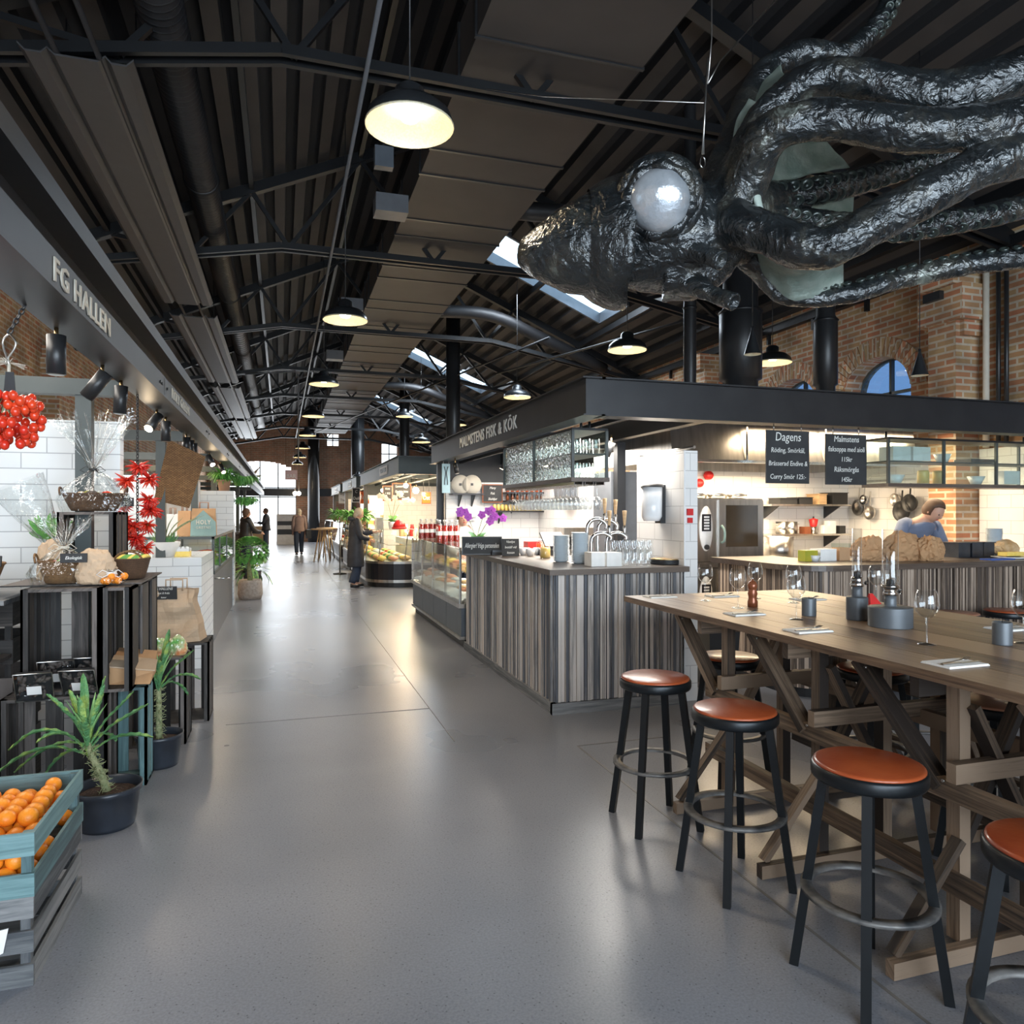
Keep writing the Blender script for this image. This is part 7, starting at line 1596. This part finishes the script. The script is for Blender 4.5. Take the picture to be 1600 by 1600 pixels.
# hood collar: loose rim of the mantle
axis = hoodx[1]; g = G(); c = PD(947, 380, 4.45); s1_ = axis.orthogonal().normalized(); s2_ = axis.cross(s1_); n = 56; rows = []
for i, (t_, rr_) in enumerate(((-.12, 80), (-.07, 89), (.0, 97), (.07, 102), (.11, 104), (.10, 98), (.03, 84))):
    rows.append([])
    for j in range(n):
        a = 2*pi*j/n; w_ = 1+.035*noise.noise(Vector((cos(a)*2, sin(a)*2, i*.3)))+(.05*noise.noise(Vector((cos(a)*3, sin(a)*3, 5))) if i in (4, 5) else 0)
        rows[-1].append(g.bm.verts.new(c+axis*(t_+(.02*noise.noise(Vector((cos(a)*2, sin(a)*2, 9))) if i > 1 else 0))+(s1_*cos(a)+s2_*sin(a))*rr_*SP*w_))
for i in range(6):
    for j in range(n): f = g.bm.faces.new((rows[i][j], rows[i][(j+1) % n], rows[i+1][(j+1) % n], rows[i+1][j])); f.smooth = True
g.build('hood_collar', 'squid', SQ)
# eye bulging from the head toward the aisle
ce = PD(1030, 313, 4.07); toc = (Vector((0, 0, EYE))-ce).normalized(); R = Vector((0, 0, 1)).rotation_difference(toc).to_matrix()
G().lathe(ce, [(44*SP*cos(a), 26*SP*sin(a)) for a in [pi/2*k/12 for k in range(12)]]+[(.001, 26*SP)], 40, axis=toc).build('eye', 'squid_eye', SQ)
g = G(); g.tube([ce+R@Vector((cos(a)*46*SP, sin(a)*45*SP, -.01+.01*sin(3*a))) for a in [2*pi*k/40 for k in range(40)]], [(9+2.5*sin(k*1.3))*SP for k in range(40)], 10, closed=True)
g.tube([ce+R@Vector((cos(a)*50*SP, sin(a)*50*SP, -.07)) for a in [2*pi*k/40 for k in range(40)]], [16*SP]*40, 10, closed=True)
g.build('eyelid', 'squid', SQ)
for (q0, q1, r0) in (((1085, 392, 4.2), (1127, 406, 4.08), 14), ((1110, 458, 4.25), (1147, 471, 4.13), 13)):
    a, b_ = PD(*q0), PD(*q1); d = (b_-a).normalized(); G().lathe(b_-d*.03, [(r0*SP, -.06), (r0*SP, 0), (r0*SP*1.02, .03), (r0*SP*.78, .034), (r0*SP*.7, -.02), (.001, -.03)], 20, axis=d).build('siphon', 'squid', SQ)
# membranes between the arms
def web(name, A, B, bulge, n=14, m_=8, edge=.0):
    """sheet between two pixel paths, belly pushed away from the camera by `bulge`"""
    Pa, Pb = spline([PD(*a) for a in A], n), spline([PD(*a) for a in B], n); k = min(len(Pa), len(Pb)); g = G(); prev = None; th = []
    for i in range(k):
        row = []
        for j in range(m_+1):
            t_ = j/m_; p = Pa[i].lerp(Pb[i], t_); away = (p-Vector((0, 0, EYE))).normalized()
            p = p+away*bulge*sin(pi*t_)*(.3+.7*i/k)+Vector((0, 0, 1))*.02*noise.noise(p*7)+away*.015*noise.noise(p*11); row.append(g.bm.verts.new(p))
        if prev:
            for j in range(m_): f = g.bm.faces.new((prev[j], prev[j+1], row[j+1], row[j])); f.smooth = True
        prev = row
    geo = bmesh.ops.solidify(g.bm, geom=g.bm.faces[:], thickness=.008)
    return g.build(name, 'squid_web', SQ)
web('membrane', [(1150, 230, 4.5), (1165, 170, 4.6), (1190, 120, 4.65), (1218, 92, 4.68)], [(1180, 235, 4.2), (1190, 190, 4.2), (1205, 150, 4.2), (1226, 122, 4.3)], .08)
web('membrane', [(1135, 300, 4.3), (1142, 240, 4.3), (1150, 190, 4.3), (1170, 152, 4.2)], [(1170, 300, 4.15), (1185, 240, 4.1), (1195, 205, 4.05), (1215, 165, 4.1)], .02)
web('membrane', [(1180, 300, 4.4), (1195, 240, 4.6), (1240, 222, 4.75), (1292, 220, 4.85)], [(1180, 315, 4.5), (1220, 285, 4.75), (1270, 272, 4.8), (1328, 262, 4.85)], .06)
web('membrane', [(1185, 320, 4.5), (1235, 312, 4.7), (1285, 305, 4.8), (1335, 300, 4.85)], [(1180, 335, 4.5), (1230, 350, 4.7), (1280, 345, 4.8), (1332, 342, 4.82)], .04)
web('membrane', [(1165, 360, 4.35), (1200, 385, 4.2), (1250, 405, 4.15), (1318, 400, 4.3)], [(1165, 385, 4.45), (1205, 440, 4.5), (1245, 470, 4.5), (1318, 452, 4.5)], .10)
g = G(); g.tube(spline([PD(1196, 232, 4.1), PD(1186, 262, 4.15), PD(1182, 300, 4.15), PD(1192, 335, 4.1), PD(1222, 358, 4.05), PD(1270, 370, 4.0)], 6), [7*SP]*31, 10, flat=.6); g.build('membrane_edge', 'squid_web', SQ)
# suckers: two rows along the undersides
def suckers(A, i0, i1, offs, r0, step=.055, side=1):
    P, R = px_path(A); P = spline(P, 10); R = slerp(R, 10); acc = 0
    for i in range(i0*10, min(i1*10, len(P)-2)):
        d = (P[i+1]-P[i]); acc += d.length
        if acc < step: continue
        acc = 0; t_ = d.normalized(); tocam = (Vector((0, 0, EYE))-P[i]).normalized(); up = t_.cross(tocam).normalized(); 
        if up.z < 0: up = -up
        for k, o in enumerate(offs):
            nrm = (tocam*cos(o)+up*sin(o)).normalized(); s = r0*SP*(R[i]/22)
            p = P[i]+nrm*(R[i]*SP*.97)+t_*(step*.5*(k % 2))
            G().lathe(p, [(s*.5, -.006), (s, .004), (s*1.05, .012), (s*.8, .016), (s*.55, .008), (s*.3, .004), (s*.22, .011), (.001, .012)], 12, axis=nrm).build('sucker', 'sucker', SQ)
if 1: suckers(ARMS[4], 1, 7, (.45, -.45), 9.5, .060); suckers(ARMS[5], 1, 6, (.35, -.55), 9.5, .066)
suckers(ARMS[6], 3, 9, (1.25,), 9, .058); suckers(ARMS[0], 7, 9, (-.2, -.9), 9, .06)
# suspension
def cable(pts, r=.004, name='cable', mat='inox'): return G().tube([PD(*p) for p in pts], r, 6).build(name, mat, SQ)
h = PD(1098, 250, 4.35); G().tube([h+Vector((cos(a)*.018, 0, sin(a)*.032-.01)) for a in [2*pi*k/16 for k in range(16)]], .005, 6, closed=True).build('shackle', 'chrome', SQ)
cable([(1098, 240, 4.35), (1102, 160, 4.35), (1106, 90, 4.35)], .006); cable([(1100, 160, 4.35), (1100, 240, 4.35)], .003); cable([(1106, 130, 4.35), (1112, 60, 4.35), (1113, -330, 4.35)]); cable([(1106, 130, 4.35), (1125, 95, 4.4), (1220, -10, 4.9), (1400, -230, 5.0)]); cable([(1102, 160, 4.35), (850, 150, 5.0), (760, 138, 5.6)], .003)
for a in ((1600, 230), (1500, 250)): pass
# ================================================================== PEOPLE
def person(base, rz, label, H=1.68, J=None, hair='hair_brown', hairlen=.0, top=('coat', 'coat_dark', .62), legs='jeans', shoes='black', extra=None):
    t = thing('person', label, 'person', base, rz); k = H/1.72
    P = dict(pelvis=(0, 0, .95), waist=(0, 0, 1.08), chest=(0, 0, 1.28), nb=(0, 0, 1.44), neck=(0, -.01, 1.51), head=(0, -.03, 1.60), crown=(0, -.02, 1.665),
             shR=(.17, 0, 1.41), elR=(.22, .03, 1.13), wrR=(.22, -.06, .90), shL=(-.17, 0, 1.41), elL=(-.22, .03, 1.13), wrL=(-.22, -.06, .90),
             hipR=(.09, 0, .90), knR=(.10, -.02, .50), anR=(.10, .02, .09), toR=(.11, -.13, .035), hipL=(-.09, 0, .90), knL=(-.10, -.01, .50), anL=(-.10, .02, .09), toL=(-.11, -.13, .035))
    if J: P.update({a: b_ for a, b_ in J.items() if a != 'face'})
    P = {a: Vector(b_)*k for a, b_ in P.items()}
    R = dict(pelvis=(.15, .11), waist=(.125, .10), chest=(.155, .11), nb=(.075, .07), neck=(.05, .052), head=(.074, .092), crown=(.055, .065), shR=(.062, .062), elR=(.042, .042), wrR=(.028, .026), shL=(.062, .062), elL=(.042, .042), wrL=(.028, .026),
             hipR=(.095, .095), knR=(.06, .06), anR=(.04, .042), toR=(.038, .03), hipL=(.095, .095), knL=(.06, .06), anL=(.04, .042), toL=(.038, .03))
    names = list(P); vs = [P[n_] for n_ in names]; rad = [R[n_] for n_ in names]; ix = {n_: i for i, n_ in enumerate(names)}
    ed = [('pelvis', 'waist'), ('waist', 'chest'), ('chest', 'nb'), ('nb', 'neck'), ('neck', 'head'), ('head', 'crown'), ('nb', 'shR'), ('shR', 'elR'), ('elR', 'wrR'), ('nb', 'shL'), ('shL', 'elL'), ('elL', 'wrL'), ('pelvis', 'hipR'), ('hipR', 'knR'), ('knR', 'anR'), ('anR', 'toR'), ('pelvis', 'hipL'), ('hipL', 'knL'), ('knL', 'anL'), ('anL', 'toL')]
    E_ = [(ix[a], ix[b_]) for a, b_ in ed]
    for s in 'RL':
        w_ = P['wr'+s]; d = (w_-P['el'+s]).normalized(); sd = d.orthogonal().normalized(); i0 = ix['wr'+s]
        vs.append(w_+d*.075); rad.append((.036, .018)); pi_ = len(vs)-1; E_.append((i0, pi_))
        for f in range(4):
            o = (f-1.5)*.019; L_ = (.066, .076, .072, .055)[f]; vs.append(w_+d*(.10)+sd*o); rad.append((.009, .009)); E_.append((pi_, len(vs)-1)); vs.append(w_+d*(.10+L_*.9)+sd*o*1.1+d.cross(sd)*.018); rad.append((.0075, .0075)); E_.append((len(vs)-2, len(vs)-1))
        vs.append(w_+d*.05+sd*.045); rad.append((.011, .011)); E_.append((i0, len(vs)-1)); vs.append(w_+d*.09+sd*.06); rad.append((.008, .008)); E_.append((len(vs)-2, len(vs)-1))
    me = bpy.data.meshes.new('pm'); me.from_pydata([tuple(v) for v in vs], E_, []); ob = bpy.data.objects.new('pm', me); SC.collection.objects.link(ob)
    ob.modifiers.new('sk', 'SKIN'); sk = me.skin_vertices[0].data
    for i, r_ in enumerate(rad): sk[i].radius = (r_[0]*k, r_[1]*k); sk[i].use_root = (i == 0)
    ss = ob.modifiers.new('ss', 'SUBSURF'); ss.levels = ss.render_levels = 2
    bpy.context.view_layer.update(); m2 = bpy.data.meshes.new_from_object(ob.evaluated_get(bpy.context.evaluated_depsgraph_get())); bpy.data.objects.remove(ob)
    g = G(); g.bm.from_mesh(m2); bpy.data.meshes.remove(m2)
    for f in g.bm.faces: f.smooth = True
    hd = P['head']; up = (P['crown']-P['neck']).normalized(); fw = Vector((0, -1, 0)); fw = (fw-up*fw.dot(up)).normalized(); fw = Vector(J.get('face', fw)).normalized() if J and 'face' in J else fw; sd = up.cross(fw).normalized()
    Rm = Matrix((sd, -fw, up)).transposed()
    g.ball(hd, .1*k, 3, (.78, .95, 1.18), Rm); g.ball(hd+fw*.095*k-up*.01, .016*k, 2, (.8, 1.2, 1.5), Rm)
    for s in (-1, 1): g.ball(hd+sd*s*.078*k, .022*k, 2, (.4, .8, 1.2), Rm)
    g.build('body', 'skin', t, local=True)
    g = G()
    for s in (-1, 1): g.ball(hd+fw*.083*k+sd*s*.032*k+up*.012, .009*k, 1)
    g.build('eyes', 'black', t, local=True); G().ball(hd+fw*.087*k-up*.05*k, .014*k, 1, (1.5, .4, .4), Rm).build('mouth', 'red', t, local=True)
    g = G().ball(hd-fw*.018*k+up*.028*k, .108*k, 3, (.86, .98, 1.08), Rm)
    for v in g.bm.verts:
        q = v.co-hd
        if q.dot(fw) > .045*k and q.dot(up) < .07*k: v.co -= fw*(q.dot(fw)-.03*k)
    if hairlen: g.ball(hd-fw*.05*k-up*hairlen*.5, .08*k, 2, (1.1, .7, 1+hairlen*5), Rm)
    for v in g.bm.verts: v.co += Vector((1, 1, 1))*.006*noise.noise(v.co*60)
    g.build('hair', hair, t, local=True)
    kind, cm, drop = top; g = G(); pv, wa, ch, nb = P['pelvis'], P['waist'], P['chest'], P['nb']
    rings = [(nb+(P['neck']-nb)*.45, .078, .076), (nb+(P['neck']-nb)*.1, .13, .10), (nb-(nb-ch)*.12, .165, .115), (ch+(nb-ch)*.45, .205, .135), (ch, .20, .145), (wa, .185, .145), (pv, .205, .16)]
    if drop > .1: rings += [(pv-Vector((0, 0, drop*.4*k)), .215, .175), (pv-Vector((0, 0, drop*k*.75)), .215, .18), (pv-Vector((0, 0, drop*k)), .205, .175), (pv-Vector((0, 0, drop*k)), .17, .14)]
    else: rings += [(pv-Vector((0, 0, .06)), .20, .16), (pv-Vector((0, 0, .06)), .17, .13)]
    n = 24; rows = []
    fine = []
    for (a, b_) in zip(rings[:-1], rings[1:]):
        for q in range(4): u = q/4; fine.append((a[0].lerp(b_[0], u), a[1]+(b_[1]-a[1])*u, a[2]+(b_[2]-a[2])*u))
    fine.append(rings[-1])
    for i, (c, rx, ry) in enumerate(fine):
        pf = 1+(.035 if kind == 'coat' and i % 2 else 0)+.0*i; rows.append([g.bm.verts.new(c+Vector((cos(2*pi*j/n)*rx*k*pf*(1+.02*sin(3*j+i)), sin(2*pi*j/n)*ry*k*pf, 0))) for j in range(n)])
    for i in range(len(rows)-1):
        for j in range(n): f = g.bm.faces.new((rows[i][j], rows[i][(j+1) % n], rows[i+1][(j+1) % n], rows[i+1][j])); f.smooth = True
    for s in 'RL':
        pts = spline([P['sh'+s]+(nb-P['sh'+s])*.25, P['sh'+s], P['el'+s], P['el'+s].lerp(P['wr'+s], .93)], 5); kk = len(pts); g.tube(pts, [(.084-.037*i/kk)*k*(1+(.06 if kind == 'coat' and i % 2 else 0)) for i in range(kk)], 14)
    if kind == 'coat' and drop > .3: g.tube([nb+Vector((cos(a)*.10, .04+sin(a)*.09, .03+.03*sin(a))) for a in [2*pi*q/14 for q in range(14)]], .045, 10, closed=True)
    g.build('coat' if kind == 'coat' else 'shirt', cm, t, local=True)
    g = G()
    for s in 'RL': pts = spline([P['hip'+s]+Vector((0, 0, .05)), P['kn'+s], P['an'+s]+Vector((0, 0, .02))], 6); kk = len(pts); g.tube(pts, [(.108-.04*i/kk)*k for i in range(kk)], 14)
    g.build('trousers', legs, t, local=True)
    for s in 'RL': a, b_ = P['an'+s], P['to'+s]; G().tube([a+Vector((0, .03, -.04))*k, a.lerp(b_, .5)+Vector((0, 0, -.015)), b_+Vector((0, -.01, .005))], [.048*k, .045*k, .036*k], 12, flat=.85).build('shoe', shoes, t, local=True)
    if extra: extra(t, P)
    return t
person((1.50, 15.85, 0), pi/2+.1, 'person in a long dark quilted coat with pale hair, reaching towards the pastry case', 1.68,
       dict(elR=(.2, -.20, 1.18), wrR=(.14, -.42, 1.20), elL=(-.22, -.06, 1.13), wrL=(-.16, -.26, 1.05), head=(0, -.07, 1.59), crown=(0, -.085, 1.655), neck=(0, -.02, 1.51), knR=(.1, -.06, .5), anR=(.1, -.02, .09), toR=(.11, -.18, .035), anL=(-.10, .10, .09), toL=(-.11, -.05, .035)), 'hair_blonde', .05, ('coat', 'coat_dark', .50))
person((.62, 28.3, 0), pi+.1, 'person seen from behind in a mauve-brown jacket with pale hair, walking down the aisle', 1.70, dict(anR=(.1, .12, .09), toR=(.11, -.03, .035), knR=(.1, .0, .5), anL=(-.1, -.12, .09), toL=(-.11, -.27, .035), knL=(-.1, -.12, .5)), 'hair_blonde', .08, ('coat', 'jacket_brown', .10), extra=lambda t, P: G().box(-.42, -.24, -.1, .15, .62, .95).build('shoulder_bag', 'black', t, local=True))
person((-.60, 31.6, 0), -pi/2, 'person in a dark jacket and jeans standing sideways at the far end', 1.74, dict(elR=(.2, -.12, 1.15), wrR=(.12, -.32, 1.15)), 'hair_brown', 0, ('coat', 'coat_dark', .12), shoes='terracotta')
person((-.88, 20.1, 0), pi/2+.5, 'person in a black jacket with red-brown hair at the left counter', 1.68, dict(elR=(.2, -.15, 1.15), wrR=(.12, -.35, 1.1), elL=(-.2, -.15, 1.15), wrL=(-.12, -.35, 1.1)), 'hair_brown', .06, ('coat', 'black', .15))
p = PY(719, 808, 10.7); person((p.x+.03, 10.7, 0), 0, 'person behind the fish case in a pale shirt looking down', 1.62, dict(head=(0, -.06, 1.59), elR=(.2, -.1, 1.12), wrR=(.12, -.32, 1.05), elL=(-.2, -.1, 1.12), wrL=(-.12, -.32, 1.05)), 'hair_brown', 0, ('shirt', 'shirt_white', 0))
def apron(t, P): G().hull([(-.15, -.30, .55), (.15, -.30, .55), (.15, -.27, .55), (-.15, -.27, .55), (-.12, -.44, 1.16), (.12, -.44, 1.16), (.12, -.41, 1.16), (-.12, -.41, 1.16)], G.BF).build('apron', 'black', t, local=True)
p = PY(1412, 830, 6.55); person((p.x, 6.62, 0), -.2, 'person cooking in a blue-grey shirt and dark apron, bent over behind the paper bags', 1.80,
       dict(waist=(0, -.03, 1.08), chest=(.03, -.17, 1.27), nb=(.06, -.28, 1.40), neck=(.08, -.33, 1.455), head=(.12, -.39, 1.53), crown=(.13, -.42, 1.59), shR=(.23, -.26, 1.36), elR=(.30, -.32, 1.12), wrR=(.20, -.50, 1.04), shL=(-.12, -.26, 1.38), elL=(-.21, -.30, 1.13), wrL=(-.06, -.50, 1.04), face=(.3, -.8, -.5)), 'hair_brown', 0, ('shirt', 'shirt_blue', 0), extra=apron)
